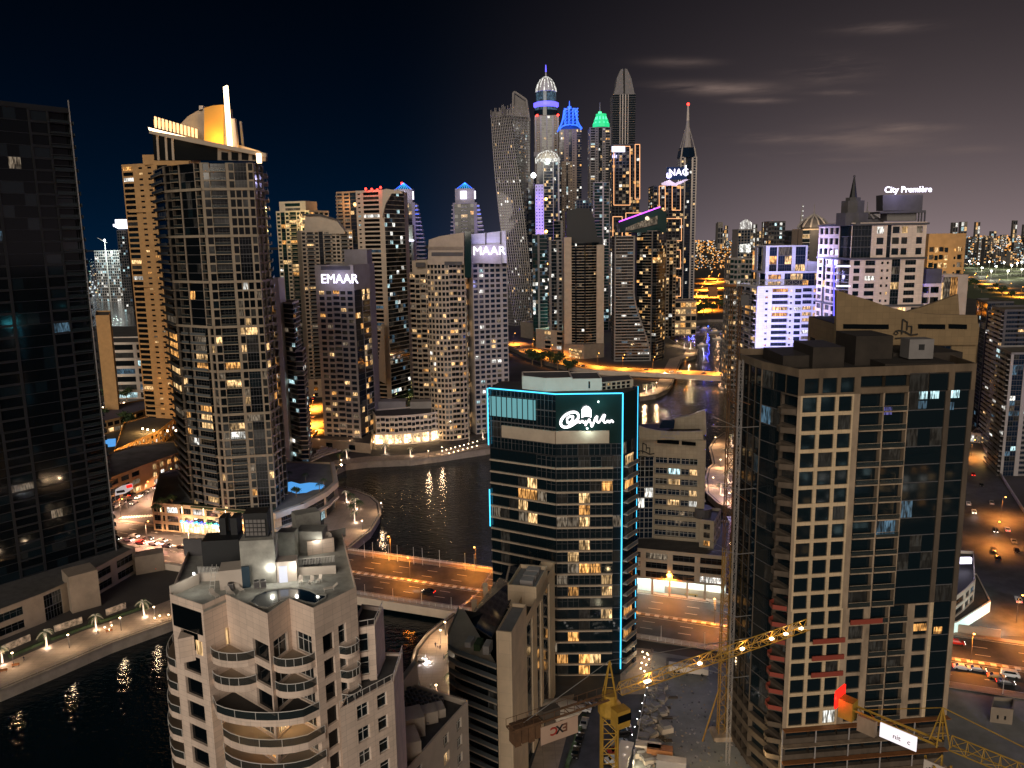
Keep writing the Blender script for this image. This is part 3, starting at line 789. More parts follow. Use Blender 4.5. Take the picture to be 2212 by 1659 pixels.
# podium of that tower
t = Tower('low dim concrete podium with jutting bays at the foot of the dark tower', cat='podium building', name='podium_building', wall='beige_dk', glass='glass_black', lit=.02, frame=1, seed=12)
pp = [XY(-60, 1390, 14), XY(52, 1330, 14), XY(60, 1290, 14), XY(130, 1215, 12), XY(200, 1185, 12), (-150, 300), (-190, 300), (-200, 230)]
t.block([(-196, 205), (-166, 232), (-155, 250), (-150, 262), (-143, 290), (-158, 300), (-200, 290)], 3, 12, 2, {0: 'g3 s1 g3 s1 g3', 1: 's1 w2 s1', 2: 'g2 s2', 3: 's1 w2 w2'})
m = MB(); m.obox((-149, 262), (1, .9), 4.5, 4.5, 3, 16, 'beige_dk'); m.obox((-139, 292), (1, .5), 5, 3, 3, 10, 'beige_dk'); t.split('bay', m)
t.finish()
# ---- tan beach tower
t = Tower('slim tan residential tower with tiny square windows behind the gold crowned tower', wall='tan', glass='glass_black', lit=.10, litset='warm', seed=13)
A, B = PX(262, 355, 528), PX(408, 355, 512); z1 = zat(300, 356, 520)
t.block(quad_fp(A, B, 26), 3, z1, 50, {0: 'W2.6@tan s.5 t2 t2 s.5 W2.6 s.5 t2 t2', 1: 't2*5'})
m = MB(); C0 = Vector(A).lerp(Vector(B), .62); m.obox(C0+Vector((2, 10)), (1, 0), 15, 8, z1, z1+6, 'tan'); m.obox(C0+Vector((3, 12)), (1, 0), 9, 5, z1+6, z1+10, 'tan'); t.split('roof_storey', m)
m = MB()
for k in (.0, .45, .72): m.obox(Vector(A).lerp(Vector(B), .27)+Vector((0, -.3)), (1, 0), 9, .5, z1*k+20, z1*k+20.8, 'tan')
t.split('string_course', m); t.finish()
# ---- gold crowned tower
t = Tower('tall beige grid tower with glowing gold curved crown and lit mast on its roof', wall='beige_dk', trim='pier_tan', glass='glass_black', lit=.085, litset='warm', frame=1, seed=14)
Y0 = 356; YS = .916
p0, p1, p2, p3 = PX(328, 340, 388), PX(352, 340, 366), PX(432, 340, 354), PX(545, 340, 358)
p4, p5 = PX(566, 345, 370), PX(569, 345, 396)
fp = [p0, p1, p2, p3, p4, p5, (p0[0], 412*YS)]
hs = [3, 38, 56, 74, 92, 110, 128, 146, zat(450, 352, Y0)]
for i in range(8):
    nf = max(1, round((hs[i+1]-hs[i])/3.5)); pr = 0
    # a taller glazed slot alternates with the gridded floors
    A_ = ('p2', 'x1.3@pier_shade p1.8@pier_shade s.3@beige_dk p3.8@glass_black s.45@pier_tan x1', 's.2@pier_tan x1.5@pier_tan r3.4 s.5@pier_tan x1.3@pier_tan g2.6 s.25@pier_tan x1.2@pier_tan', 's.3@pier_tan x1.8*2', 'p3*3') if i < 4 else \
         ('p2', 'x1.3@pier_shade r1.9@pier_shade s.3@beige_dk g3.2 s.25@beige_dk r1.1@pier_shade s.3@pier_tan', 's.2@pier_tan x1.5@pier_tan r3.4 s.5@pier_tan x1.3@pier_tan '+('g2.6' if i % 2 else 'x1.3@pier_tan x1.3@pier_tan')+' s.25@pier_tan x1.2@pier_tan', 's.3@pier_tan x1.8*2', 'p3*3')
    t.block(fp, hs[i], hs[i+1], nf, {k: v for k, v in enumerate(A_)}, parapet=0, lit={3: .22, 2: .28, 1: .25, 0: .1, 4: .10, 5: .03, 6: 0, 7: 0}[i])
m = MB()
for h in hs[1:-1]:
    for i in range(4):
        a, b = Vector(fp[i]), Vector(fp[i+1]); d = (b-a).normalized(); n = Vector((d.y, -d.x)); m.obox((a+b)/2+n*.2, d, (b-a).length/2, .3, h-.5, h+.5, 'pier_tan')
t.split('grid_band', m)
zr = hs[-1]
m = MB(); m.outline([(322, 288), (322, 282), (410, 297), (575, 331), (575, 339), (410, 307)], 352.6, 1.6, 'beige'); t.part('sloping_parapet', m)
m = MB(); m.outline([(333, 346), (329, 286), (410, 302), (470, 315), (470, 346)], 355.5, 2, 'matt_black'); m.outline([(470, 346), (470, 314), (574, 336), (574, 348)], 355.2, 2, 'beige_dk')
for u in (340, 358, 372): m.outline([(u, 346), (u-3, 290), (u+1, 290), (u+5, 346)], 354.8, .6, 'beige')
for u in (478, 500, 522, 545): m.outline([(u, 345), (u, 328), (u+14, 330), (u+14, 346)], 354.8, .3, 'matt_black')
t.split('top_storey', m)
m = MB(); m.outline([(388, 296), (388, 270), (405, 252), (425, 240), (442, 233), (442, 310)], 366, 5, 'beige'); m.outline([(441, 308), (441, 233), (460, 228), (480, 226), (483, 226), (483, 318)], 362, 3, 'crown_gold'); m.outline([(484, 232), (497, 234), (500, 322), (484, 318)], 362.5, 3, 'beige_dk')
t.split('crown', m)
m = MB(); m.outline([(482, 188), (490, 184), (501, 326), (492, 328)], 357, 1.4, 'neon_gold'); t.part('light_mast', m)
m = MB(); m.outline([(497, 256), (507, 256), (513, 318), (502, 320)], 358.5, 2.2, 'cream'); m.outline([(517, 262), (521, 262), (527, 318), (522, 318)], 366, 1, 'grey_lt'); m.outline([(430, 228), (438, 228), (438, 240), (430, 240)], 366, 3, 'white'); t.split('mast_base', m)
m = MB()
for k in range(12):
    u = 333+k*8.0; v0 = 251+k*2.4; m.outline([(u, v0), (u+3.1, v0+1), (u+3.9, v0+25-k*.4), (u+.8, v0+24-k*.4)], 358, 1, 'gold_fin')
t.split('lit_fin', m)
m = MB(); m.outline([(320, 275), (408, 297), (416, 302), (408, 302), (322, 281)], 354, 1, 'neon_gold'); t.part('lit_fascia', m)
m = MB(); m.outline([(331, 258), (420, 279), (424, 290), (332, 270)], 359.5, .6, 'tan'); m.outline([(500, 308), (560, 326), (572, 336), (572, 345), (500, 325)], 362, 3, 'cream'); t.split('roof_screen', m)
m = MB(); m.outline([(553, 331), (563, 331), (564, 352), (555, 352)], 352, 1, 'neon_gold'); t.part('corner_light', m)
r = t.finish()
lamp(tuple(P(460, 296, 357)), 2300, (1, .60, .10), size=1.2, parent=r); lamp(tuple(P(464, 306, 357)), 2000, (1, .55, .10), size=1, parent=r)
lamp(tuple(P(535, 318, 358)), 900, (1, .5, .12), size=1, parent=r)
YS = 1.0
# its podium with the diner
t = Tower('sand coloured podium mall with neon shopfront and car decks below the gold crowned tower', cat='podium building', name='podium_building', wall='clad_tan', glass='glass', lit=.25, litset='mix', frame=1, seed=15)
ZP = 14.8
q = [XY(u, v, ZP) for u, v in ((328, 1090), (592, 1112), (650, 1092), (700, 1065), (722, 1045))]
t.block(q+[(-92, 395), (-150, 405), (-172, 380)], 3, ZP, 3, {0: 'W3!.5*9', 1: 's1 g2!.2 s1', 2: 's.5 g3!.05', 3: 's.5 g3!.05'}, rooftop='sand')
m = MB()
for k, (u0, u1, mm) in enumerate(((384, 412, 'neon_blue'), (412, 446, 'neon_cyan'), (446, 470, 'neon_violet'), (470, 484, 'neon_blue'))):
    a, b = P(u0, 1130+k*3, 0.1+318-k*1.5), P(u1, 1133+k*3, 0.1+317-k*1.5)
Aq, Bq = Vector(q[0]), Vector(q[1]); dq = (Bq-Aq).normalized(); nq = Vector((dq.y, -dq.x))
def onq(f, off=.35): return Aq+(Bq-Aq)*f+nq*off
for k in range(24):
    f = .24+k*.0135; c = onq(f, .5); zt = 8.9+.35*math.sin(k*2.1); m.obox(c, dq, .26, .12, zt-.9, zt, ['neon_cyan', 'neon_violet', 'neon_cyan', 'neon_blue', 'neon_green', 'neon_cyan'][k//4 % 6])
t.part('neon_sign', m)
m = MB()
c = onq(.40, .3); m.obox(c, dq, 9.5, .2, 4, 8.2, 'shop'); t.part('shopfront', m)
m = MB()
for f in (.08, .26, .44, .62, .82, .97): c = onq(f, .25); m.obox(c, dq, .35, .3, 3, 15.6, 'clad_tan'); c = onq(f, .6); m.obox(c, dq, .12, .1, 12.2, 15.2, 'neon_gold')
t.split('pilaster', m)
m = MB(); m.prism([XY(u, v, ZP+.1) for u, v in ((604, 1052), (612, 1044), (630, 1041), (648, 1046), (668, 1043), (690, 1044), (702, 1049), (694, 1056), (676, 1058), (662, 1064), (640, 1066), (624, 1061), (612, 1060))], ZP-.1, ZP+.25, 'pool_water'); t.part('pool', m)
m = MB()
for a, b2 in zip(q[1:], q[2:]+[(-92, 395)]):
    a = Vector(a); b3 = Vector(b2); d = (b3-a).normalized(); n = Vector((d.y, -d.x)); m.obox((a+b3)/2+n*.8, d, (b3-a).length/2+.6, 1.0, 13.4, 15.8, 'cream'); m.obox((a+b3)/2+n*.8, d, (b3-a).length/2+.6, 1.0, 8.0, 9.0, 'cream')
t.split('curved_band', m)
r = t.finish()
lamp(tuple(P(655, 1050, 320))[:2]+(20,), 2500, (.35, .6, 1.0), size=2, parent=r)
for f in (.30, .48, .70): c = onq(f, 4); lamp((c.x, c.y, 8.5), 2600, (1, .62, .35), size=.8, parent=r)
# ---- stepped glass block with the white blade wall, right of the gold tower
t = Tower('dark glass apartment block with white slab edges stepping down beside a tall white blade wall', wall='white', trim='white', glass='glass_blue', lit=.05, litset='cool', seed=16, frame=0)
A = PX(590, 600, 455); B = PX(655, 640, 440)
z1 = zat(600, 655, 450)
t.block([A, PX(634, 700, 440), (PX(634, 700, 440)[0]-1, 458), (A[0], 470)], 3, z1, 34, {0: 'B3*2', 1: 'B3*3'})
t.block([PX(634, 700, 440), PX(652, 745, 440), (PX(652, 745, 440)[0]-2, 456), (PX(634, 700, 440)[0]-1, 458)], 3, zat(650, 760, 440), 24, {0: 'B4', 1: 'B3*3'})
m = MB(); p = PX(586, 598, 447); q2 = PX(605, 598, 445); zb = zat(590, 600, 446); m.obox(((p[0]+q2[0])/2, 447), (1, 0), (q2[0]-p[0])/2, 6, 3, zb, 'white')
for f in range(34): m.obox((p[0]-1.2, 446), (1, 0), 1.2, 4, 5+f*3, 7.2+f*3, 'glass')
t.part('blade_wall', m); t.finish()
# ---- beige lit tower A and its shorter neighbour
t = Tower('narrow cream tower with a yellow floodlit slot under its square top', wall='cream', glass='glass_green', lit=.20, litset='warm', seed=17)
A, B = PX(596, 460, 705), PX(668, 460, 690); z1 = zat(630, 458, 700)
t.block(quad_fp(A, B, 26), 3, z1, 44, {0: 'w1 g1 w1 r1.6 w1 g1!.6 w1', 1: 'w2*4'})
t.block(quad_fp(PX(603, 440, 708), PX(660, 440, 700), 18), z1, zat(630, 437, 700), 2, {0: 's1 W4 s1'})
m = MB(); m.outline([(646, 462), (652, 462), (655, 560), (649, 560)], 689, .8, 'lit_warm'); t.part('lit_slot', m)
r = t.finish(); lamp(tuple(P(650, 500, 684)), 16000, (1, .75, .25), size=2, parent=r); lamp(tuple(P(625, 452, 684)), 5000, (1, .75, .3), size=2, parent=r)
t = Tower('cream tower with curved roof screen and small balconies behind the first EMAAR block', wall='cream', glass='glass', lit=.10, litset='warm', seed=18)
A, B = PX(652, 530, 640), PX(762, 520, 655); z1 = zat(700, 500, 645)
t.block(quad_fp(A, B, 24), 3, z1, 43, {0: 'w1 p2 w1 g1 p2 w1 w1 p2 w1', 1: 'w2*3'})
m = MB(); m.outline([(657, 505), (660, 462), (700, 468), (728, 478), (745, 500), (745, 505)], 648, 10, 'cream'); t.split('roof_screen', m)
m = MB(); m.outline([(655, 462), (690, 462), (738, 476), (738, 479), (690, 466), (655, 466)], 646, 1, 'grey_dk'); t.part('roof_edge', m)
t.finish()
# ---- EMAAR block, left
t = Tower('mid-rise with glowing white EMAAR letters on its grey parapet wall', wall='grey_lt', trim='grey_lt', glass='glass_blue', lit=.13, litset='warm', seed=19, frame=0)
A, B, B2 = PX(682, 620, 484), PX(765, 622, 476), PX(800, 620, 497)
z1 = zat(730, 627, 478)
t.block([A, B, B2, (B2[0], 515), (A[0]+2, 515)], 3, z1, 28, {0: 's.6 w2 w2 b2 w2 w2 s.3', 1: 'g3 B3!.2 s.4'}, parapet=0)
z2 = zat(730, 576, 478)
t.block([A, B, B2, (B2[0], 515), (A[0]+2, 515)], z1, z2, 1, {0: 's1', 1: 's1'})
z3 = zat(760, 543, 490)
t.block([PX(744, 560, 488), PX(793, 560, 494), (PX(793, 560, 494)[0], 512), (PX(744, 560, 488)[0], 512)], z2, z3, 1, {})
m = MB(); m.outline([(693, 575), (765, 575), (765, 583), (693, 583)], 476.6, .6, 'grey_dk'); t.part('parapet_recess', m)
r = t.finish()
dd = (Vector(B)-Vector(A)).normalized(); o = P(693, 612, 474.5)
text('EMAAR', 7.6, .25, 'sign_white', 'sign_letters', r, (o.x-.4, 476.5, o.z), (dd.x, dd.y))
lamp((o.x+9, 472.5, o.z+2.5), 2200, (.55, .5, 1), size=2, parent=r)
# ---- white tower with slots and red roof lights
t = Tower('tall pale tower with rows of horizontal slot windows and red lights along its roof', wall='cream', trim='white', glass='glass_black', lit=.10, litset='cool', seed=20)
A, B, B2 = PX(768, 415, 604), PX(828, 412, 596), PX(872, 415, 618)
z1 = zat(800, 414, 600)
t.block([A, B, B2, (B2[0], 640), (A[0]+2, 640)], 3, z1, 50, {0: 't1 W3 s.6', 1: 'B3 B3'})
m = MB(); m.outline([(826, 410), (834, 408), (866, 412), (870, 418), (846, 418), (833, 440), (826, 470)], 594, 3, 'cream')
m.outline([(815, 820), (824, 700), (829, 700), (834, 830)], 590, 3, 'cream'); t.split('edge_frame', m)
m = MB()
for u, v in ((790, 408), (803, 409), (822, 405), (815, 410)): q3 = P(u, v, 598); m.ball(q3, .9, 'lamp_red')
t.split('aviation_light', m)
r = t.finish(); lamp(tuple(P(800, 404, 594)), 3000, (1, .05, .03), size=.5, parent=r)
m0 = zat(800, 640, 588)
t = Tower('brown and orange lit tower with red beacon behind the slotted pale tower', wall='beige_dk', trim='beige', glass='glass_blue', lit=.10, litset='orange', seed=21)
A, B = PX(726, 420, 735), PX(800, 420, 720); z1 = zat(750, 416, 730)
t.block(quad_fp(A, B, 25), 3, z1, 52, {0: 'p2 w2 g2 p2 w2', 1: 'w2*3'})
r = t.finish(); lamp(tuple(P(742, 440, 722)), 9000, (1, .45, .15), size=1.5, parent=r)
# ---- blue pyramid towers
def pyramid_tower(u0, u1, vt, vp, Y, label, seed, steps):
    t = Tower(label, wall='grey', trim='grey_lt', glass='glass_black', lit=.08, litset='orange', seed=seed)
    A, B = PX(u0, vt, Y), PX(u1, vt, Y); w = B[0]-A[0]; z1 = zat((u0+u1)/2, vt, Y); cx = (A[0]+B[0])/2
    t.block([A, B, (B[0], Y+w), (A[0], Y+w)], 3, z1, 46, {0: 's.5 g2 r2 g2 s1', 1: 's1'})
    ztop = zat((u0+u1)/2, vp+14, Y); zap = zat((u0+u1)/2, vp, Y)
    t.block([(A[0]+w*.1, Y+2), (B[0]-w*.1, Y+2), (B[0]-w*.1, Y+w*.8), (A[0]+w*.1, Y+w*.8)], z1, ztop, 1, {})
    m = MB(); h = w*.36; c = (cx, Y+w*.45)
    base = [(c[0]-h, c[1]-h), (c[0]+h, c[1]-h), (c[0]+h, c[1]+h), (c[0]-h, c[1]+h)]
    for i in range(4):
        a, b = base[i], base[(i+1) % 4]; m.poly([(a[0], a[1], ztop), (b[0], b[1], ztop), (c[0], c[1], zap+1)], 'pyr')
        m.tube((a[0], a[1], ztop), (c[0], c[1], zap+1), .35, 4, 'neon_blue')
        for k in range(1, 6):
            f = k/6; p = (a[0]+(b[0]-a[0])*f, a[1]+(b[1]-a[1])*f, ztop); m.tube(p, (c[0], c[1], zap+1), .14, 4, 'neon_cyan')
    t.part('pyramid_roof', m)
    m = MB()
    m.obox((cx-w*.05, Y+1.2), (1, 0), w*.13, .3, ztop-9, ztop-1.5, 'sign_white'); m.obox((cx+w*.4, Y+3), (.6, -.8), w*.08, .3, ztop-9, ztop-1.5, 'sign_white'); t.split('lit_emblem', m)
    m = MB()
    for f in range(40):
        z = z1-2-f*3.9; e = min(w*.36, w*.10+f*w*.028)
        if z < 20: break
        m.box(B[0]-.5, B[0]+e, Y+1, Y+w*.7, z, z+1.0, 'grey_lt'); m.box(B[0]+.1, B[0]+e-.3, Y+1.2, Y+w*.7-.2, z-1.4, z, 'glass_blue')
        m.box(A[0]-e*.5, A[0]+.5, Y+2, Y+w*.7, z, z+1.0, 'grey_lt')
        if f < 3: m.box(B[0], B[0]+e+.1, Y+.8, Y+1, z-.5, z-.1, 'neon_blue')
    t.part('curved_balconies', m)
    r = t.finish(); lamp((B[0]+w*.6, Y-14, z1-20), 16000, (.35, .3, 1), size=2, parent=r); lamp((cx+2, Y-8, ztop-4), 5000, (.7, .65, 1), size=1, parent=r)
    return r
pyramid_tower(846, 896, 440, 396, 800, 'balconied tower with blue pyramid roof under a red beacon, behind the slotted pale tower', 22, 8)
m = MB(); q3 = P(868, 396, 816); m.tube((q3.x, q3.y, q3.z-6), q3, .3, 5, 'metal'); m.ball(q3, 1.2, 'lamp_red')
m.build('beacon_mast', None, 'red beacon on a thin rod at the tip of the left blue pyramid roof', 'beacon'); lamp(tuple(q3-Vector((0, 3, 0))), 2500, (1, .05, .03), size=.5)
pyramid_tower(978, 1030, 440, 395, 800, 'dark balconied tower with blue pyramid roof standing alone left of the twisted tower', 23, 8)
t = Tower('glass block with curved grey penthouse and white light line right of the slotted tower', wall='grey_lt', glass='glass_green', lit=.14, litset='cool', seed=24)
A, B = PX(858, 510, 690), PX(892, 510, 690); z1 = zat(875, 522, 690)
t.block(quad_fp(A, B, 20), 3, z1, 38, {0: 'x3 x3 s.6'})
m = MB(); m.outline([(858, 520), (860, 494), (878, 486), (891, 486), (892, 520)], 690, 12, 'grey_lt'); m.outline([(856, 518), (894, 518), (894, 521), (856, 521)], 688.5, 1, 'neon_white'); t.part('penthouse', m)
r = t.finish(); lamp(tuple(P(875, 512, 684)), 3000, (.8, 1, .9), size=1, parent=r)
# ---- brown tower left of the curved MAAR tower
t = Tower('brown mid-rise with small balconies tucked left of the curved tower', wall='beige', glass='glass_black', lit=.09, litset='warm', seed=25)
A, B = PX(884, 600, 545), PX(930, 600, 540); z1 = zat(900, 592, 542)
t.block(quad_fp(A, B, 22), 3, z1, 30, {0: 'b2 w2 b2 w2', 1: 'w2*3'})
t.block(quad_fp(PX(890, 570, 548), PX(925, 570, 546), 15), z1, zat(905, 566, 545), 1, {})
m = MB(); m.outline([(898, 567), (918, 567), (918, 577), (898, 577)], 544, 1, 'grey_dk'); t.part('louvre', m)
t.finish()
# ---- curved MAAR tower
t = Tower('curved tan grid tower with a louvred sloping top beside the MAAR sign', wall='beige', trim='beige', glass='glass', lit=.15, litset='warm', seed=26)
A, B = PX(921, 560, 492), PX(1004, 560, 492); z1 = zat(960, 570, 484)
fp = arc_fp(A, B, 6, 5, 24)
sp = {i: 'w2 w2 s.2' for i in range(5)}; sp[3] = 'b2 b2'; sp[5] = 'g3!.5 B3!.3'
t.block(fp, 3, z1, 33, sp)
m = MB(); m.outline([(924, 572), (926, 518), (950, 510), (1002, 502), (1002, 572)], 487, 6, 'beige')
m.outline([(932, 545), (1000, 545), (1000, 553), (932, 553)], 486.4, .5, 'grey_dk'); m.outline([(924, 527+6), (1000, 527+6), (1000, 535+4), (924, 535+4)], 486, .4, 'beige_dk'); m.outline([(960, 565), (998, 565), (998, 573), (960, 573)], 486, .5, 'grey_dk')
m.outline([(1004, 500), (1018, 500), (1018, 600), (1004, 600)], 489, 8, 'glass_green')
t.part('crown_wall', m)
m = MB(); q4 = PX(1004, 560, 486); m.obox((q4[0], 484), (1, 0), .25, .4, 3, z1-20, 'lit_dim'); t.part('corner_strip', m)
t.finish()
t = Tower('blue tinted grid tower with glowing white MAAR letters under a slanted crown', wall='grey_lt', trim='grey_lt', glass='glass_blue', lit=.14, litset='mix', seed=27)
A, B = PX(1021, 600, 502), PX(1096, 600, 512); z1 = zat(1058, 568, 505)
t.block(quad_fp(A, B, 24), 3, z1, 34, {0: 'w2*5 s.4 w2', 1: 'w2*3'}, parapet=0)
m = MB(); m.outline([(1020, 568), (1020, 506), (1050, 503), (1052, 503), (1092, 498), (1095, 568)], 504, 10, 'clad_white')
m.outline([(1020, 568), (1020, 530), (1083, 527), (1083, 570)], 502, 1.5, 'grey_lt')
for u in (1048, 1080): m.outline([(u, 501), (u+3, 501), (u+3, 529), (u, 529)], 503.4, .5, 'grey_dk')
t.part('crown_wall', m)
r = t.finish(); o = P(1021, 551, 500.5)
text('MAAR', 7.4, .25, 'sign_white', 'sign_letters', r, (o.x, 501, o.z), (1, .05))
lamp((o.x+10, 494, o.z+3), 5200, (.55, .5, 1), size=3, parent=r)
# ---- low curved building with the lit shopfronts
t = Tower('low curved waterfront building with tall lit shop windows and grey dormers on top', cat='waterfront building', name='waterfront_building', wall='white', glass='glass', lit=.13, litset='warm', seed=28, frame=1)
A, B = XY(808, 962, 3), XY(966, 948, 3)
fp = arc_fp(A, B, 5, 4, 22)
t.block(fp, 3, 10, 1, {i: 's.25 x3@white!1 s.25 x3@white!1 s.2' for i in range(4)}, parapet=0)
for p_ in list(t.panes):
    i = t.panes.index(p_); t.panes[i] = p_[:6]+('shop',)
c = Vector((sum(p[0] for p in fp)/len(fp), sum(p[1] for p in fp)/len(fp)))
fp2 = [tuple(Vector(p).lerp(c, .08)) for p in fp]
t.block(fp2, 10, 20, 3, {i: 'w2 b2 w2 b2' for i in range(4)}, parapet=1)
m = MB()
for u in (862, 940): q5 = XY(u-20, 880, 21); m.obox((q5[0], q5[1]+6), (1, 0), 10, 5, 20, 24.5, 'grey_lt')
t.split('roof_house', m); r = t.finish()
for i in range(9):
    f = i/8; q6 = Vector(A).lerp(Vector(B), f); off = 5*4*f*(1-f)+1.2
    m = MB(); m.tube((q6.x, q6.y-off, 5), (q6.x, q6.y-off, 5.6), .22, 6, 'lamp_warm'); m.box(q6.x-.12, q6.x+.12, q6.y-off+.2, q6.y-off+1.2, 5.1, 5.3, 'metal')
    o_ = m.build('wall_lamp', r); lamp((q6.x, q6.y-off-.5, 6.2), 500, (1, .62, .28), size=.3, parent=r)
# terrace block between
t = Tower('low beige terrace block with uplights at the foot of the first EMAAR block', cat='podium building', name='podium_building', wall='beige', glass='glass', lit=.1, seed=29)
t.block([XY(672, 950, 8), XY(800, 962, 8), XY(806, 935, 8), XY(684, 930, 8)], 3, 8, 1, {0: 's3 w2 s3 w2 s3'}); t.finish()
for u in (689, 712, 735, 757): q7 = G(u, 945, 9.5); lamp(tuple(q7-Vector((0, 1.5, 0))), 500, (1, .6, .3), size=.3)
# ---- background left: bright lit construction site
t = Tower('unfinished block glowing white green under site floodlights across the water', name='unfinished_block', wall='grey_lt', glass='glass', lit=.38, litset='cool', seed=30)
A, B = PX(205, 560, 1800), PX(284, 560, 1800)
t.block(quad_fp(A, B, 40), 3, zat(240, 542, 1800), 18, {0: 'x1.4*18'})
r = t.finish()
for u in (212, 238, 262, 280): lamp(tuple(P(u, 545, 1770)), 60000, (.8, 1, .95), size=2, parent=r)
t = Tower('thin dark tower with white lit observation top beside the floodlit site', wall='grey_dk', glass='glass', lit=.1, litset='cool', seed=31)
A, B = PX(252, 500, 1500), PX(272, 500, 1500); t.block(quad_fp(A, B, 18), 3, zat(260, 498, 1500), 30, {0: 'x2*4'})
m = MB(); m.lathe((sum((A[0], B[0]))/2, 1508), [(8, zat(260, 494, 1500)), (16, zat(260, 488, 1500)), (16, zat(260, 484, 1500)), (12, zat(260, 484, 1500)), (12, zat(260, 474, 1500)), (4, zat(260, 472, 1500))], 14, ['neon_white', 'neon_white', 'grey_dk', 'neon_white', 'grey_dk']); t.part('observation_top', m); t.finish()
def site_crane(u, v, Y, h, label, ang=.4):
    q = P(u, v, Y); m = MB(); m.tube((q.x, q.y, 3), (q.x, q.y, q.z), .9, 4, 'metal_wh'); d = Vector((math.cos(ang), math.sin(ang), .35)); m.tube(q-d*8, q+d*h, .6, 4, 'metal_wh'); m.ball(q+Vector((0, 0, 3)), 2.4, 'lamp_white')
    m.build('tower_crane', None, label, 'crane')
site_crane(226, 522, 1790, 24, 'small distant crane with white light left of the observation tower', 2.6)
site_crane(268, 515, 1780, 22, 'small distant crane with white light close to the tan tower edge', .6)
t = Tower('open deck car park block with white floors beyond the hotel roofs', cat='car park', name='car_park_building', wall='white', glass='glass_black', lit=.12, litset='cool', seed=32)
A, B = PX(228, 735, 640), PX(345, 735, 640)
t.block([A, B, PX(345, 735, 680), PX(228, 735, 680)], 3, zat(280, 742, 640), 7, {0: 's.6 W6 W6'}); t.finish()
t = Tower('plain tan block with a flat roof right behind the dark tower edge', wall='tan', glass='glass_black', lit=.05, seed=33)
t.block([PX(206, 682, 560), PX(236, 682, 560), PX(240, 682, 600), PX(208, 682, 600)], 3, zat(220, 684, 560), 14, {0: 's1', 1: 't1*6'}); t.finish()
# lit pool yard behind
strip('hotel_pool_deck', [PX(236, 842, 600), PX(312, 842, 600), PX(312, 820, 665), PX(236, 820, 665)], 3.3, 'paving')
b = MB(); b.prism([XY(240, 858, 3.3), XY(300, 858, 3.3), XY(300, 836, 3.3), XY(240, 836, 3.3)], 3.3, 3.6, 'neon_cyan2'); b.build('hotel_pool', label='pale blue lit hotel pool below the open deck car park', cat='swimming pool')
# ================================================================== TOWERS, MIDDLE
# ---- twisted tower
def twisted():
    Y = 1180.; uc = 1110; ztop = zat(1100, 255, Y); c = Vector(PX(1114, 500, Y)); root = thing('tower', (c.x, c.y, 3), 'twisting tall tower of fine grey grid with a comb like open top', 'tower')
    w = MB(); pn = MB(); R_ = random.Random(5); N = 74; half = 18.5
    def cor(z):
        f = (z-3)/(ztop-3); a = D2R(38-80*f); lean = -6*f
        return [Vector((c.x+lean+half*math.sqrt(2)*math.cos(a+D2R(45+90*k)), c.y+half*math.sqrt(2)*math.sin(a+D2R(45+90*k)), z)) for k in range(4)]
    hh = (ztop-3)/N; k_ = 12
    for f in range(N):
        z0 = 3+f*hh; P0 = cor(z0); P1 = cor(z0+hh)
        for e in range(4):
            a0, b0, a1, b1 = P0[e], P0[(e+1) % 4], P1[e], P1[(e+1) % 4]
            nrm = (b0-a0).cross(Vector((0, 0, 1)))
            if nrm.dot(-a0) < -9000: continue
            lit_row = R_.random() < .1
            for j in range(k_):
                p, q = a0.lerp(b0, j/k_), a0.lerp(b0, (j+1)/k_); p1, q1 = a1.lerp(b1, j/k_), a1.lerp(b1, (j+1)/k_)
                w.quad(p, p.lerp(q, .42), p1.lerp(q1, .42), p1, 'grey_lt'); w.quad(p.lerp(q, .42), q, q.lerp(q1, .24), p.lerp(q, .42).lerp(p1.lerp(q1, .42), .24), 'grey')
                mm = R_.choice(['lit_warm', 'lit_white', 'lit_dim']) if R_.random() < (.35 if lit_row else .05) else 'glass'
                n_ = nrm.normalized()*-.5
                pn.quad(p.lerp(q, .42).lerp(p1.lerp(q1, .42), .2)+n_, q.lerp(q1, .2)+n_, q1+n_, p1.lerp(q1, .42)+n_, mm)
    P1 = cor(ztop)
    for e in range(4):
        for j in range(14):
            p = P1[e].lerp(P1[(e+1) % 4], j/14); w.tube(p, p+Vector((0, 0, R_.uniform(6, 16))), .45, 4, 'grey_lt')
    w.build('wall', root); pn.build('windows', root, kind='stuff')
    m = MB(); m.prism([(p.x, p.y) for p in P1], ztop-1, ztop, 'roof'); m.build('roof', root)
twisted()
def simple(label, u0, u1, vt, Y, spec, wall='grey', glass='glass', lit=.1, ls='mix', seed=1, nf=None, dep=None, side=None, trim=None, fin=True, name='tower', z0=3, cat='tower', roof_par=1.0):
    t = Tower(label, cat=cat, wall=wall, trim=trim, glass=glass, lit=lit, litset=ls, seed=seed, name=name)
    A, B = PX(u0, vt, Y), PX(u1, vt, Y); z1 = zat((u0+u1)/2, vt, Y); w = B[0]-A[0]
    t.block(quad_fp(A, B, dep or w), z0, z1, nf or max(3, round((z1-z0)/4.)), {0: spec, 1: side or 'w2*4', 3: side or 'w2*4'}, parapet=roof_par)
    t.A, t.B, t.z1, t.w, t.cx, t.Y = A, B, z1, w, (A[0]+B[0])/2, Y
    if fin: t.finish()
    return t
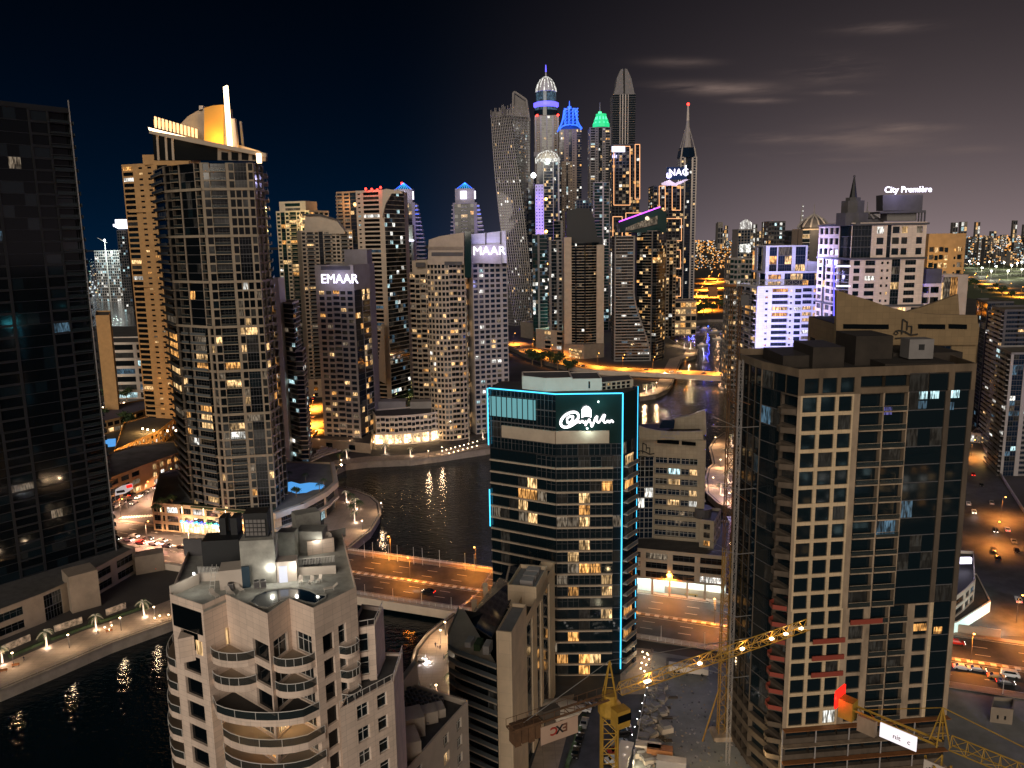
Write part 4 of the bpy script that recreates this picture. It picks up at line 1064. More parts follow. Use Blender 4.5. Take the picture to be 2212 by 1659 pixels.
# tower with the slanted open frame behind the twisted one
t = simple('dark glass tower with a slanted open frame on top right behind the twisted tower', 1108, 1146, 262, 1310, 'g2 B4 s.5', 'grey_dk', 'glass_blue', .08, 'mix', 41, fin=False)
m = MB(); fr = [(1107, 262), (1109, 200), (1113, 199), (1137, 216), (1144, 262)]
pts = [P(u, v, 1310) for u, v in fr]
for a, b_ in zip(pts[:-1], pts[1:]): m.tube(a, b_, 1.6, 4, 'grey_lt')
t.part('roof_frame', m); m = MB(); m.outline([(1110, 262), (1112, 204), (1135, 219), (1141, 262)], 1314, 4, 'grey'); t.part('roof_screen', m)
t.finish()
# domed tower with violet ring
t = simple('very tall banded tower topped by a white ribbed dome, violet ring and spire', 1155, 1207, 250, 1480, 's.4@grey_lt t1 s.5@grey_lt g1.2!.12 s.4@grey_lt g1.2!.12 s.5@grey_lt t1 s.4@grey_lt', 'beige_dk', 'glass', .10, 'mix', 42, fin=False)
c = (t.cx, t.Y+t.w/2); Z = lambda v: zat(1182, v, 1480)
m = MB(); m.lathe(c, [(t.w*.50, Z(250)), (t.w*.50, Z(236)), (t.w*.46, Z(236)), (t.w*.46, Z(228))], 20, ['glass', 'grey', 'lit_dimblue']); t.part('drum', m)
m = MB(); m.lathe(c, [(t.w*.46, Z(229)), (t.w*.53, Z(226)), (t.w*.53, Z(219)), (t.w*.44, Z(217))], 24, 'neon_violet'); t.part('light_ring', m)
m = MB(); m.lathe(c, [(t.w*.42, Z(217)), (t.w*.42, Z(195)), (t.w*.40, Z(195))], 20, ['lit_dimblue', 'neon_violet']); t.part('lantern', m)
m = MB(); prof = [(t.w*.43, Z(194)), (t.w*.41, Z(188)), (t.w*.35, Z(178)), (t.w*.25, Z(168)), (t.w*.10, Z(162)), (.5, Z(160))]
m.lathe(c, prof, 20, 'grey_lt')
for k in range(14):
    a = 2*math.pi*k/14
    for (r0, z0_), (r1, z1_) in zip(prof[:-1], prof[1:]): m.tube((c[0]+r0*1.02*math.cos(a), c[1]+r0*1.02*math.sin(a), z0_), (c[0]+r1*math.cos(a), c[1]+r1*math.sin(a), z1_), .8, 4, 'lit_white')
t.part('dome', m)
m = MB(); m.tube((c[0], c[1], Z(162)), (c[0], c[1], Z(134)), 1.6, 6, 'grey_lt', .5); m.tube((c[0], c[1], Z(150)), (c[0], c[1], Z(135)), 1.4, 6, 'neon_violet', .8); t.part('spire', m)
m = MB()
for dx in (-.4, .47): m.ball((c[0]+t.w*dx, t.Y-1, Z(249)), 2, 'lamp_red')
t.split('aviation_light', m)
m = MB()
for v in (330, ): m.box(t.A[0]-2, t.B[0]+2, t.Y-2.5, t.Y, Z(338), Z(328), 'grey_lt')
t.part('cornice', m)
r = t.finish(); lamp((c[0], t.Y-60, Z(200)), 90000, (.75, .8, 1), size=5, parent=r)
# lower dome hotel
t = simple('tower with a glowing white ribbed cupola in front of the very tall domed tower', 1160, 1208, 350, 1130, 'g2!.05 s.3 B3 s.3 g1.4!.1 s.5', 'grey_lt', 'glass_blue', .10, 'mix', 43, fin=False)
c = (t.cx, t.Y+t.w/2); Z = lambda v: zat(1185, v, 1130)
m = MB(); prof = [(t.w*.56, Z(350)), (t.w*.56, Z(342)), (t.w*.42, Z(331)), (t.w*.2, Z(325)), (.5, Z(323))]; m.lathe(c, prof, 18, ['lit_white', 'white', 'white', 'white'])
for k in range(14):
    a = 2*math.pi*k/14
    for (r0, z0_), (r1, z1_) in zip(prof[1:-1], prof[2:]): m.tube((c[0]+r0*math.cos(a), c[1]+r0*math.sin(a), z0_), (c[0]+r1*math.cos(a), c[1]+r1*math.sin(a), z1_), .5, 4, 'lit_white')
t.part('cupola', m); r = t.finish(); lamp((c[0], t.Y-30, Z(345)), 30000, (.85, 1, .9), size=4, parent=r)
# violet lit slim tower
t = simple('slim tower washed in violet light with a white beacon low between the taller towers', 1156, 1174, 400, 1060, 't1 t1 t1', 'clad_white', 'glass_blue', .3, 'blue', 44, fin=False)
m = MB(); m.ball((t.A[0]-2, t.Y-2, zat(1155, 379, 1060)), 3.2, 'lamp_white'); m.tube((t.A[0]-2, t.Y-2, t.z1-4), (t.A[0]-2, t.Y-2, zat(1155, 379, 1060)), .6, 4, 'metal'); t.part('beacon', m)
m = MB()
for k, v in enumerate((430, 500, 570)): m.ball((t.B[0]+3, t.Y-1, zat(1175, v, 1060)), 1.8, 'lamp_orange')
t.split('wall_lamp', m)
r = t.finish()
for v in (440, 500, 560): lamp((t.cx, t.Y-22, zat(1165, v, 1060)), 26000, (.30, .15, 1), size=3, parent=r)
simple('dark slim slab with cyan window specks between the twisted tower and the domed tower', 1141, 1158, 380, 1230, 'g1.5*3', 'grey_dk', 'glass_blue', .14, 'cool', 45)
simple('pale banded side slab left of the blue crowned tower, lower than its crown', 1196, 1216, 478, 1020, 'B3 s1', 'grey', 'glass', .14, 'mix', 46)
# blue crown tower
t = simple('tall tower with a glowing blue flared lattice crown and thin spire', 1208, 1256, 280, 1400, 'B1.4 s.4 t1 g1!.05 t1 s.4 B1.4', 'beige_dk', 'glass_blue', .12, 'mix', 47, fin=False)
Z = lambda v: zat(1232, v, 1400); c = (t.cx, t.Y+t.w/2); m = MB(); lv = [(278, .52), (268, .40), (256, .31), (244, .26), (232, .23)]
m2 = MB()
for s_ in (-1, 1):
    for (va, ra), (vb, rb) in zip(lv[:-1], lv[1:]):
        for yy in (-1, 1): m.tube((c[0]+s_*t.w*ra, c[1]+yy*t.w*ra, Z(va)), (c[0]+s_*t.w*rb, c[1]+yy*t.w*rb, Z(vb)), 1.1, 4, 'neon_blue')
for i in range(5):
    for j in range(-1, 3):
        va, vb = 270-i*7.5, 262-i*7.5; ra = .34-.03*i
        x0 = c[0]+(j-.5)*t.w*.16*1.1; m2.tube((x0, t.Y+t.w*.18, Z(va)), (x0+t.w*.10, t.Y+t.w*.18, Z(vb)), .7, 4, 'neon_blue'); m2.tube((x0+t.w*.10, t.Y+t.w*.18, Z(va)), (x0, t.Y+t.w*.18, Z(vb)), .55, 4, 'neon_blue')
t.part('crown_edge', m); t.part('crown_lattice', m2)
m = MB(); m.lathe(c, [(t.w*.50, Z(279)), (t.w*.33, Z(262)), (t.w*.24, Z(234)), (t.w*.2, Z(232))], 4, 'pyr'); t.part('crown_core', m)
m = MB(); m.tube((c[0], c[1], Z(234)), (c[0], c[1], Z(226)), 3, 8, 'neon_blue'); m.tube((c[0], c[1], Z(228)), (c[0], c[1], Z(214)), .9, 5, 'neon_blue', .4); t.part('spire', m)
m = MB(); 
for k in range(8):
    a0 = math.pi*k/8; a1 = math.pi*(k+1)/8; m.tube((c[0]-t.w*.48*math.cos(a0), t.Y-1, Z(281)+9*math.sin(a0)), (c[0]-t.w*.48*math.cos(a1), t.Y-1, Z(281)+9*math.sin(a1)), .9, 4, 'neon_blue')
t.part('light_arch', m)
r = t.finish(); lamp((c[0], t.Y-40, Z(262)), 50000, (.08, .15, 1), size=4, parent=r)
simple('brown tower with arched top storeys in front of the blue crowned tower', 1214, 1236, 350, 1250, 't1 t1 g.8 t1 t1', 'beige_dk', 'glass', .16, 'mix', 48)
# green crown tower
t = simple('tall tower with a bright green lit stepped crown and antenna', 1274, 1320, 276, 1380, 's.3 b1.2 t1 g1 t1 b1.2 s.3', 'grey', 'glass', .17, 'mix', 49, fin=False)
Z = lambda v: zat(1298, v, 1380); c = (t.cx+3, t.Y+t.w/2)
for nm, r0, v0, v1 in (('crown_base', .40, 272, 264), ('crown_step', .34, 264, 256), ('crown_top', .25, 256, 243)):
    m = MB(); m.lathe(c, [(t.w*r0, Z(v0)), (t.w*r0, Z(v1))], 10, 'neon_green'); t.part(nm, m)
m = MB()
for k in range(10):
    a = 2*math.pi*k/10; p = (c[0]+t.w*.35*math.cos(a), c[1]+t.w*.35*math.sin(a)); m.tube((*p, Z(266)), (c[0]+t.w*.2*math.cos(a), c[1]+t.w*.2*math.sin(a), Z(246)), 1.2, 4, 'crown_green')
t.part('crown_rib', m)
m = MB(); m.lathe(c, [(t.w*.42, Z(280)), (t.w*.42, Z(273))], 12, 'black'); t.part('crown_plinth', m)
m = MB(); m.tube((c[0]-2, c[1], Z(244)), (c[0]-2, c[1], Z(238)), 3, 6, 'crown_green'); m.tube((c[0]-2, c[1], Z(240)), (c[0]-2, c[1], Z(217)), .8, 5, 'grey_lt', .4); t.part('antenna', m)
r = t.finish()
# grey pointed tower
t = simple('tallest grey tower with split blade top and white vertical fins, unlit crown', 1324, 1373, 204, 1560, 'B2 s.2@white B.5 s.3@white B.5 s.3@white B.5 s.2@white B2', 'grey', 'glass', .0, 'mix', 50, fin=False)
m = MB(); m.outline([(1326, 203), (1330, 188), (1333, 168), (1341, 150), (1346, 148), (1347, 204)], 1562, 26, 'grey'); m.outline([(1350, 204), (1350, 148), (1355, 149), (1364, 170), (1371, 203)], 1562, 26, 'grey'); t.split('crown_blade', m); t.finish()
# cyan cluster of lit offices
t = simple('dark tower with many scattered white and cyan lit windows below the green crown', 1246, 1304, 432, 1160, 'x1*9', 'grey_dk', 'glass_blue', .42, 'cool', 51, side='x1*3')
t = simple('pale slatted tower standing right beside the scattered cyan windows', 1284, 1318, 395, 1080, 'B3 s.6 B2 s.3', 'grey_lt', 'glass_green', .12, 'cool', 52)
simple('glass slab with white lit edge line left of the dark curved tower', 1150, 1182, 508, 930, 'g1.3!.25 s.5 B2', 'grey', 'glass_green', .2, 'cool', 53)
simple('grey ribbed slab directly left of the dark curved tower, lower', 1186, 1214, 520, 900, 's.6 B1.4 s.5 w1', 'grey', 'glass', .12, 'mix', 54)
# orange outlined tower pair
def outlined(label, u0, u1, vt, Y, seed, rects, extra=None, wall='black'):
    t = simple(label, u0, u1, vt, Y, 'x1*8', wall, 'glass_black', .26, 'warm', seed, fin=False)
    for (a, b, c_, d_) in rects:
        m = MB(); e = .35
        for (x0, y0, x1, y1) in ((a, b, c_, b), (a, d_, c_, d_), (a, b, a, d_), (c_, b, c_, d_)):
            m.tube(P(x0, y0, Y-1), P(x1, y1, Y-1), .42, 4, 'neon_orange')
        t.part('light_frame', m)
    return t
t = outlined('black tower outlined with orange light frames under a white lit rooftop sign', 1322, 1383, 313, 1060, 55, [(1326, 316, 1361, 443), (1372, 312, 1382, 430), (1352, 460, 1386, 508), (1324, 468, 1344, 522), (1330, 532, 1380, 560)])
m = MB(); m.outline([(1322, 316), (1350, 316), (1350, 328), (1322, 328)], 1056, 1, 'sign_white'); t.part('lit_sign', m)
m = MB(); m.outline([(1320, 545), (1345, 545), (1345, 680), (1320, 680)], 1058, 2, 'lit_white'); t.part('lit_bay', m)
r = t.finish(); lamp(tuple(P(1336, 330, 1040)), 30000, (.6, .55, 1), size=3, parent=r)
t = outlined('second black tower with orange light frames beneath the NAG sign', 1412, 1478, 402, 1130, 56, [(1424, 402, 1437, 455), (1452, 402, 1470, 454), (1436, 472, 1472, 520), (1440, 540, 1470, 580), (1440, 600, 1470, 640)])
m = MB(); m.outline([(1428, 396), (1446, 388), (1458, 396), (1480, 387), (1488, 388), (1460, 402), (1430, 400)], 1126, 6, 'white'); t.part('winged_roof', m)
m = MB(); m.outline([(1440, 361), (1484, 361), (1484, 388), (1440, 388)], 1132, 2, 'glass_blue'); t.part('sign_board', m)
m = MB(); m.outline([(1480, 357), (1483, 357), (1483, 380), (1480, 380)], 1128, 1, 'neon_white'); t.part('light_bar', m)
r = t.finish(); o = P(1444, 379, 1128)
text('NAG', 12.5, .4, 'sign_white', 'sign_letters', r, o, (1, 0))
lamp(tuple(P(1462, 372, 1105)), 60000, (.55, .5, 1), size=4, parent=r)
# spire tower
t = simple('slender tower with pointed lattice spire and red tip light rising right of the NAG sign', 1470, 1506, 340, 1290, 's.3@white w1 s.5@white g2 s.5@white w1 s.3@white', 'grey_lt', 'glass_blue', .05, 'mix', 57, fin=False, side='w1*3')
Z = lambda v: zat(1488, v, 1290); c = (t.cx, t.Y+t.w/2)
m = MB(); m.lathe(c, [(t.w*.62, Z(340)), (t.w*.5, Z(318)), (t.w*.28, Z(318)), (t.w*.17, Z(290)), (2.2, Z(258)), (1.4, Z(226))], 8, ['glass_blue', 'grey_lt', 'grey_lt', 'grey_lt', 'white']); t.part('spire', m)
m = MB()
for sx_, sy_ in ((-1, -1), (1, -1), (1, 1), (-1, 1)): m.tube((c[0]+sx_*t.w*.45, c[1]+sy_*t.w*.45, Z(340)), (c[0]+sx_*t.w*.36, c[1]+sy_*t.w*.36, Z(318)), 1, 4, 'white'); m.tube((c[0]+sx_*t.w*.36, c[1]+sy_*t.w*.36, Z(318)), (c[0], c[1], Z(262)), .8, 4, 'grey_lt')
t.part('spire_frame', m)
m = MB(); m.ball((c[0], c[1], Z(222)), 2.2, 'lamp_red'); t.part('aviation_light', m); t.finish()
# dark curved tower, centre
t = Tower('dark curved glass tower between two plain tan side walls, unlit except low floors', wall='beige', trim='beige', glass='glass_black', lit=.012, litset='mix', seed=58)
A, B = PX(1220, 530, 836), PX(1302, 530, 836); z1 = zat(1260, 512, 836)
fpq = arc_fp((A[0]+4, A[1]), (B[0]-4, B[1]), 6, 4, 34)
t.block(fpq, zat(1260, 745, 836), z1-6, 36, {0: 'B3 g.7', 1: 'B3', 2: 'g.7 B3', 3: 'B3'}, wall='black')
m = MB(); m.box(A[0]-1, A[0]+6.5, 832, 860, 3, z1, 'beige'); m.box(B[0]-6.5, B[0]+1, 832, 860, 3, z1-8, 'beige'); t.split('side_wall', m)
m = MB(); m.outline([(1223, 530), (1224, 455), (1250, 449), (1272, 450), (1283, 470), (1290, 512), (1302, 513), (1302, 545), (1224, 530)], 845, 22, 'black'); t.part('sail_crown', m)
m = MB(); q0 = [(PX(1218, 745, 832)), PX(1262, 760, 820), PX(1305, 745, 832)]; m.prism([q0[0], q0[1], q0[2], (q0[2][0], 870), (q0[0][0], 870)], 3, zat(1260, 742, 832), 'beige_dk'); t.part('podium', m)
for k in range(4):
    for j in range(3):
        a = P(1232+k*7, 752+j*7+k*1.5, 829-k*2.6-1); t.panes.append((a.x, a.y-1.2, a.z-2, -.34, 3.0, 2.0, 'lit_warm'))
t.finish()
# wave based grey wall tower and its glass twin with the violet line
t = Tower('grey slotted wall tower whose right edge sweeps out in a wave at its base', wall='grey', trim='grey', glass='glass_black', lit=.10, litset='cool', seed=59)
A, B = PX(1328, 520, 800), PX(1372, 520, 800); z1 = zat(1350, 512, 800); Bb = PX(1412, 780, 785)
NF = 42; hh = (z1-3)/NF
import itertools
for f in range(NF):
    z = 3+f*hh; g = max(0, 1-f/24.); bx_ = B[0]+(Bb[0]-B[0])*g*g*(3-2*g); nx_ = bx_
    t.wall.box(A[0], bx_, 800, 822, z, z+hh*.44, 'grey'); t.wall.box(bx_-1.6, bx_, 799.9, 822, z+hh*.44, z+hh, 'grey'); t.wall.box(A[0], A[0]+1.2, 799.9, 822, z+hh*.44, z+hh, 'grey')
    k = max(2, int((bx_-A[0])/6)); 
    for j in range(k):
        a, b_ = A[0]+1.2+(bx_-A[0]-2.8)*j/k, A[0]+1.2+(bx_-A[0]-2.8)*(j+1)/k; t.panes.append(((a+b_)/2, 800.5, z+hh*.44, 0., b_-a-.5, hh*.56, t.pick(.13)))
    t.wall.box(A[0], bx_, 801, 822, z+hh*.44, z+hh, 'black')
t.pts0 = ([A, B, (B[0], 822), (A[0], 822)], 3); t.roof.box(A[0], B[0], 799, 823, z1, z1+1, 'grey')
t.finish()
t = Tower('black glass tower with a slanted violet light line over its sloping glass top', wall='grey_dk', trim='beige_dk', glass='glass_black', lit=.16, litset='warm', seed=60)
A, B, B2 = PX(1376, 520, 812), PX(1420, 500, 800), PX(1440, 500, 820)
t.block([A, B, B2, (B2[0], 850), (A[0], 850)], 3, zat(1400, 500, 806), 46, {0: 'g1.4 B2 s.3 g1', 1: 'B2 g1'})
m = MB(); m.outline([(1340, 502), (1338, 482), (1424, 449), (1440, 460), (1440, 502)], 806, 26, 'glass_green'); t.part('sloping_roof', m)
m = MB(); m.tube(P(1337, 479, 803), P(1426, 447, 803), .5, 4, 'neon_magenta'); t.part('light_line', m)
m = MB(); m.outline([(1352, 492), (1380, 480), (1420, 466), (1420, 484), (1352, 500)], 804, 1, 'lit_dim'); t.part('lit_glazing', m)
r = t.finish(); lamp(tuple(P(1410, 470, 790)), 6000, (1, .8, .5), size=2, parent=r)
simple('slim brown tower with small lights directly right of the violet line', 1440, 1462, 520, 1000, 'w1 g1 w1', 'beige_dk', 'glass_black', .2, 'warm', 61)
simple('low lit retail block with orange floors at the foot of the spire tower', 1436, 1505, 652, 1010, 'W2!.7*6', 'beige', 'glass', .6, 'orange', 62, cat='shopping block', name='retail_block', nf=5)
# low things at the foot of the middle towers
t = Tower('brown block with a pale green lit roof court behind the dark curved tower', cat='podium building', name='podium_building', wall='beige', glass='glass', lit=.12, litset='warm', seed=63)
A, B = XY(1158, 752, 3), XY(1218, 758, 3); t.block(quad_fp(A, B, 50), 3, 24, 4, {0: 's2 w2 s1 w2'}, rooftop='court')
r = t.finish(); lamp((A[0]+25, A[1]+15, 40), 26000, (.75, 1, .85), size=3, parent=r)
t = Tower('small red and orange lit shopping block glimpsed left of the dark curved tower', cat='shop', name='shop_row', wall='beige', glass='lit_amber', lit=1, litset='orange', seed=164)
A, B = XY(1188, 700, 3), XY(1216, 704, 3); t.block(quad_fp(A, B, 30), 3, 16, 3, {0: 'x1*4'}); r = t.finish(); lamp((A[0]+15, A[1]-12, 14), 60000, (1, .18, .08), size=2, parent=r)
t = Tower('plain pale box hall at the end of the curving orange road', cat='hall', name='flat_hall', wall='beige', glass='glass', lit=.0, seed=64)
A, B = XY(1125, 728, 3), XY(1160, 734, 3); t.block(quad_fp(A, B, 60), 3, 22, 1, {0: 's1'}); t.finish()
# ---- cyan outlined glass tower
t = Tower('black glass hotel tower edged in cyan neon with white script sign near its roof', wall='black', trim='beige', glass='glass', lit=.15, litset='amber', frame=1, seed=65, maxw=100)
nA, nB, nC, nD = XY(1056, 840, 84), XY(1200, 853, 84), XY(1345, 851, 84), XY(1377, 840, 84)
zN = 84.; zb = 70.5; zs = 12
Bk = [nD, (nD[0]-4, nD[1]+14), (nA[0]+4, nA[1]+14)]
fp = [nA, nB, nC, nD, (nD[0]-2, nD[1]+12), (nA[0]+3, nA[1]+12)]
t.block(fp, 3, zb-3.4, 19, {0: 'B8', 1: 'B7 g1.1!.05', 2: 's.2 p1.6@glass_blue s.25'}, parapet=0)
t.block(fp, zb-3.4, zb, 1, {0: 'g6!.05', 1: 'g6!.05', 2: 'g1'}, parapet=0)
def onl(A, B, f, off=0):
    a, b_ = Vector(A), Vector(B); d = (b_-a).normalized(); return a+(b_-a)*f+Vector((d.y, -d.x))*off, d
m = MB()
for (A_, B_, f0, f1) in ((nA, nB, .2, 1.0), (nB, nC, .0, .80)):
    c_, d = onl(A_, B_, (f0+f1)/2, .25); m.obox(c_, d, (Vector(B_)-Vector(A_)).length*(f1-f0)/2, .25, zb+.2, zb+3.6, 'beige')
t.split('parapet_band', m)
t.block(fp, zb, zN, 3, {0: 'g8!.03', 1: 's8@glass_green', 2: 's1@glass_green'}, parapet=0, wall='glass_green', rooftop='roof_blk')
m = MB(); c_, d = onl(nA, nB, .36, .1); m.obox(c_, d, 7.2, .12, zb+6, zN-2, 'club'); t.part('sky_lounge', m)
m = MB()
for i in range(9): q, d = onl(nA, nB, .04+i*.08, .32); m.obox(q, d, .1, .1, zb+5.6, zN-1.6, 'black')
t.split('mullion', m)
m = MB()
def neon(a, b_): m.tube(a, b_, .17, 6, 'neon_cyan')
def V3(p, z, off=(0, -.5)): return Vector((p[0]+off[0], p[1]+off[1], z))
neon(V3(nA, zN+.3), V3(nB, zN+.3)); neon(V3(nB, zN+.3), V3(nC, zN+.3)); neon(V3(nC, zN+.3), V3(nC, 5)); neon(V3(nA, zN+.3, (-.4, -.4)), V3(nA, 68, (-.4, -.4))); neon(V3(nA, 55, (-.4, -.4)), V3(nA, 44, (-.4, -.4))); neon(V3(nA, 22, (-.4, -.4)), V3(nA, 18, (-.4, -.4)))
neon(V3(nD, zN+.8), V3(nD, 42)); neon(V3(nD, 36), V3(nD, 15))
t.split('neon_tube', m)
m = MB(); m.obox((nD[0]-.4, nD[1]), (.6, .8), .7, .7, 3, zN+.8, 'glass_blue'); t.part('corner_fin', m)
m = MB(); m.obox((nC[0]-.2, nC[1]+1), (1, 0), 2.6, .5, 3, zb, 'glass_blue'); 
# rooftop storey with blank panels
PA, PB, PC, PD = PX(1128, 830, 221), PX(1236, 830, 217), PX(1300, 830, 217), PX(1368, 835, 221)
zp = zat(1200, 816, 218)
t.block([PA, PX(1178, 830, 216.5), PB, (PB[0], 228), (PA[0], 228)], zN, zp, 1, {0: 's1', 1: 's1'}, parapet=.2, wall='white')
t.block([PB, PC, (PC[0], 228), (PB[0], 228)], zN, zp-.4, 1, {0: 's1 v.25!0 s.7'}, parapet=.2, wall='white')
t.block([PC, PD, (PD[0], 229), (PC[0], 228)], zN, zp-1.5, 2, {0: 'x1@beige*6 s.5'}, parapet=.2, wall='beige')
r = t.finish()
c_, d = onl(nB, nC, .09, .6)
SS = .80
# script sign built from strokes: a big looped O, a dome, then low cursive
def stroke(mb, pts, A_, d, z0, w, mat_, s=1.0, depth=.35, n=None):
    s = SS;     nn3 = Vector((d.y, -d.x, 0)); q = [Vector((A_[0]+d.x*x*s, A_[1]+d.y*x*s, z0+z*s)) for x, z in pts]
    for a, b_ in zip(q[:-1], q[1:]): mb.tube(a, b_, w, 6, mat_)
sg = MB()
el = [(2.6+2.7*math.cos(a)*1.0+1.3*math.sin(a), 2.6*math.sin(a)*1.0+2.9) for a in [2*math.pi*k/18 for k in range(19)]]
stroke(sg, el, c_, d, 75.0, .33, 'sign_cream')
stroke(sg, [(2.0, 1.6), (1.7, 3.2), (2.6, 4.0), (3.8, 4.1), (3.6, 2.8), (2.4, 1.5), (2.6, 1.1), (4.2, 2.2), (5.4, 3.2)], c_, d, 75.0, .26, 'sign_cream')
sg2 = MB(); stroke(sg2, [(4.6, 1.6), (5.6, 2.4), (6.0, 1.7), (6.8, 2.5), (7.4, 1.7), (8.2, 2.3)], c_, d, 75.0, .24, 'sign_cream')
stroke(sg2, [(7.8, .8), (8.8, 2.4), (9.2, 3.0), (9.4, 2.0), (9.9, 1.6), (9.8, .4), (10.2, .6), (11.2, 3.4), (11.8, 4.0), (11.6, 2.2), (12.3, 1.7), (13.0, 2.6), (13.8, 4.2), (14.4, 4.4), (13.8, 2.4), (14.4, 1.6), (15.4, 2.4), (15.9, 1.7), (16.6, 2.5), (17.2, 1.8)], c_, d, 75.0, .24, 'sign_cream')
sg3 = MB(); dm = [(6.6, 3.6), (6.6, 6.2), (7.2, 7.1), (8.2, 7.5), (9.2, 7.1), (9.8, 6.2), (9.8, 3.6), (9.0, 4.0), (7.6, 4.0)]
qs = [Vector((c_.x+d.x*x*SS, c_.y+d.y*x*SS, 75.+z*SS)) for x, z in dm]; nn3 = Vector((d.y, -d.x, 0))*.4
sg3.poly([q+nn3 for q in qs], 'sign_cream')
for a, b_ in zip(qs, qs[1:]+qs[:1]): sg3.quad(a, b_, b_+nn3, a+nn3, 'sign_cream')
sg.build('sign_initial', r); sg2.build('sign_script', r); sg3.build('sign_dome', r)
q = c_+d*7; lamp((q.x, q.y-1.6, 74.2), 420, (.75, 1, .92), size=.25, parent=r); lamp((q.x+3, q.y-1.8, 81.5), 260, (.75, 1, .92), size=.25, parent=r)
for f in (.15, .5, .85):
    q, d2 = onl(nB, nC, f, 3); lamp((q.x, q.y, zN+1.2), 420, (.1, .75, .9), size=.5, parent=r)
    q, d2 = onl(nA, nB, f, 3); lamp((q.x, q.y, zN+1.2), 300, (.1, .75, .9), size=.5, parent=r)
# ================================================================== RIGHT HALF AND FOREGROUND
# ---- dome-less hotel block with the boat logo (middle right) and its podium
t = Tower('pale hotel block with dark boat logo and curved parapet right of the cyan outlined tower', wall='clad_grey', trim='beige', glass='glass_blue', lit=.12, litset='mix', frame=2, seed=70)
YM = 275; A, A2, B = PX(1374, 1000, YM), PX(1412, 1000, YM), PX(1524, 1000, YM-5)
zP, zM = 19., zat(1440, 985, YM)
t.block([A, A2, B, (B[0]+3, YM+20), (A[0], YM+22)], zP, zM, 8, {0: 's.1 g5!.08', 1: 's.3 b3 s.1 b3 s.1 b2 b2 s1.8', 2: 'B3 B3'}, parapet=0, wall='clad_grey')
z2 = zat(1440, 945, YM)
t.block([A, A2, B, (B[0]+3, YM+20), (A[0], YM+22)], zM, z2, 1, {0: 's1', 1: 's1', 2: 's1'}, parapet=0, wall='clad_grey', rooftop='roof_blk')
m = MB(); m.outline([(1374, 950), (1374, 917), (1395, 925), (1420, 930), (1450, 933), (1500, 932), (1518, 931), (1520, 950)], YM-5.3, 1.0, 'clad_grey'); t.part('curved_parapet', m)
m = MB(); m.outline([(1454, 935), (1454, 905), (1490, 898), (1524, 885), (1526, 940)], YM+12, 1.2, 'clad_grey'); t.part('roof_screen', m)
m = MB(); m.outline([(1420, 949), (1467, 952), (1467, 960), (1420, 957)], YM-5.0, .5, 'glass_black'); m.outline([(1473, 953), (1503, 956), (1503, 963), (1473, 961)], YM-5.4, .5, 'glass_black'); t.split('ribbon_window', m)
m = MB(); m.outline([(1424, 925), (1456, 926), (1458, 908), (1430, 907), (1426, 918)], YM+4, 3, 'glass_blue'); t.part('roof_plant', m)
def boat_logo(root, c, d, s, z):
    m = MB(); n3 = Vector((d.y, -d.x)); 
    def st(pts, w):
        q = [Vector((c[0]+d.x*x*s, c[1]+d.y*x*s, z+h*s)) for x, h in pts]
        for a, b_ in zip(q[:-1], q[1:]): m.tube(a, b_, w*s, 5, 'logo_dark')
    st([(1.6, 1.6), (1.6, 5.4), (2.8, 4.6), (2.8, 2.6)], .16); st([(1.6, 5.2), (2.9, 4.7)], .12); st([(2.8, 3.6), (4.0, 3.6), (4.0, 1.6)], .16)
    st([(0, 2.4), (.8, 2.6), (2.4, 2.2), (4.0, 1.3), (5.6, 1.6)], .2); st([(0, 2.4), (-.4, 1.8), (.2, 1.5), (.7, 1.9), (.3, 2.4)], .12); st([(0, .6), (1.6, .7), (3.4, .3), (5.4, .4)], .16)
    m.build('boat_logo', root)
r = t.finish(); q = P(1388, 979, YM-2.6)
boat_logo(r, (q.x-1.2, YM-.35), Vector((1, 0)), 1.02, q.z-2.4)
o = P(1428, 940, YM-5.6); 
m = MB(); m.outline([(1426, 943), (1458, 945), (1458, 948), (1426, 946)], YM-5.6, .3, 'grey_lt'); m.build('sign_bracket', r)
text('BAGOB', 1.9, .12, 'grey_lt', 'sign_letters', r, (o.x, o.y, o.z), (1, 0), bold=.05)
t = Tower('long beige podium with open parking decks over a bright white ground floor arcade', cat='podium building', name='podium_building', wall='beige', glass='glass_black', lit=.05, litset='warm', seed=71, frame=1)
A, B = XY(1330, 1278, 3), XY(1566, 1304, 3); d0 = (Vector(B)-Vector(A)).normalized(); nb = Vector((-d0.y, d0.x))
fpP = quad_fp(A, B, 36)
t.block(fpP, 9, zP, 3, {0: 's.2 W3 s.2 W3 s.2 W3 s.2 W3 s.2'}, parapet=.8)
ins = [Vector(p)+nb*3.2 for p in (A, B)]
t.block([tuple(ins[0]), tuple(ins[1]), fpP[2], fpP[3]], 3, 9, 1, {0: 's1@arcade'}, parapet=0)
m = MB()
for i in range(7):
    q = Vector(A).lerp(Vector(B), .02+i*.16)+nb*.6; m.obox(q, d0, .35, .35, 3, 9, 'beige')
t.split('column', m)
m = MB(); q = (Vector(A)+Vector(B))/2+nb*3.0; m.obox(q, d0, (Vector(B)-Vector(A)).length/2-.5, .06, 8.55, 8.75, 'neon_white'); t.part('strip_light', m)
r = t.finish()
for i in range(5):
    q = Vector(A).lerp(Vector(B), .1+i*.2)+nb*1.5; lamp((q.x, q.y, 8), 900, (.85, 1, .9), size=.6, parent=r)
t = Tower('small pale annex with arched roof beside the boat logo hotel block', cat='building', name='annex', wall='clad_grey', glass='glass', lit=.3, litset='warm', seed=72, frame=1)
A, B = PX(1512, 1100, 266), PX(1544, 1100, 264)
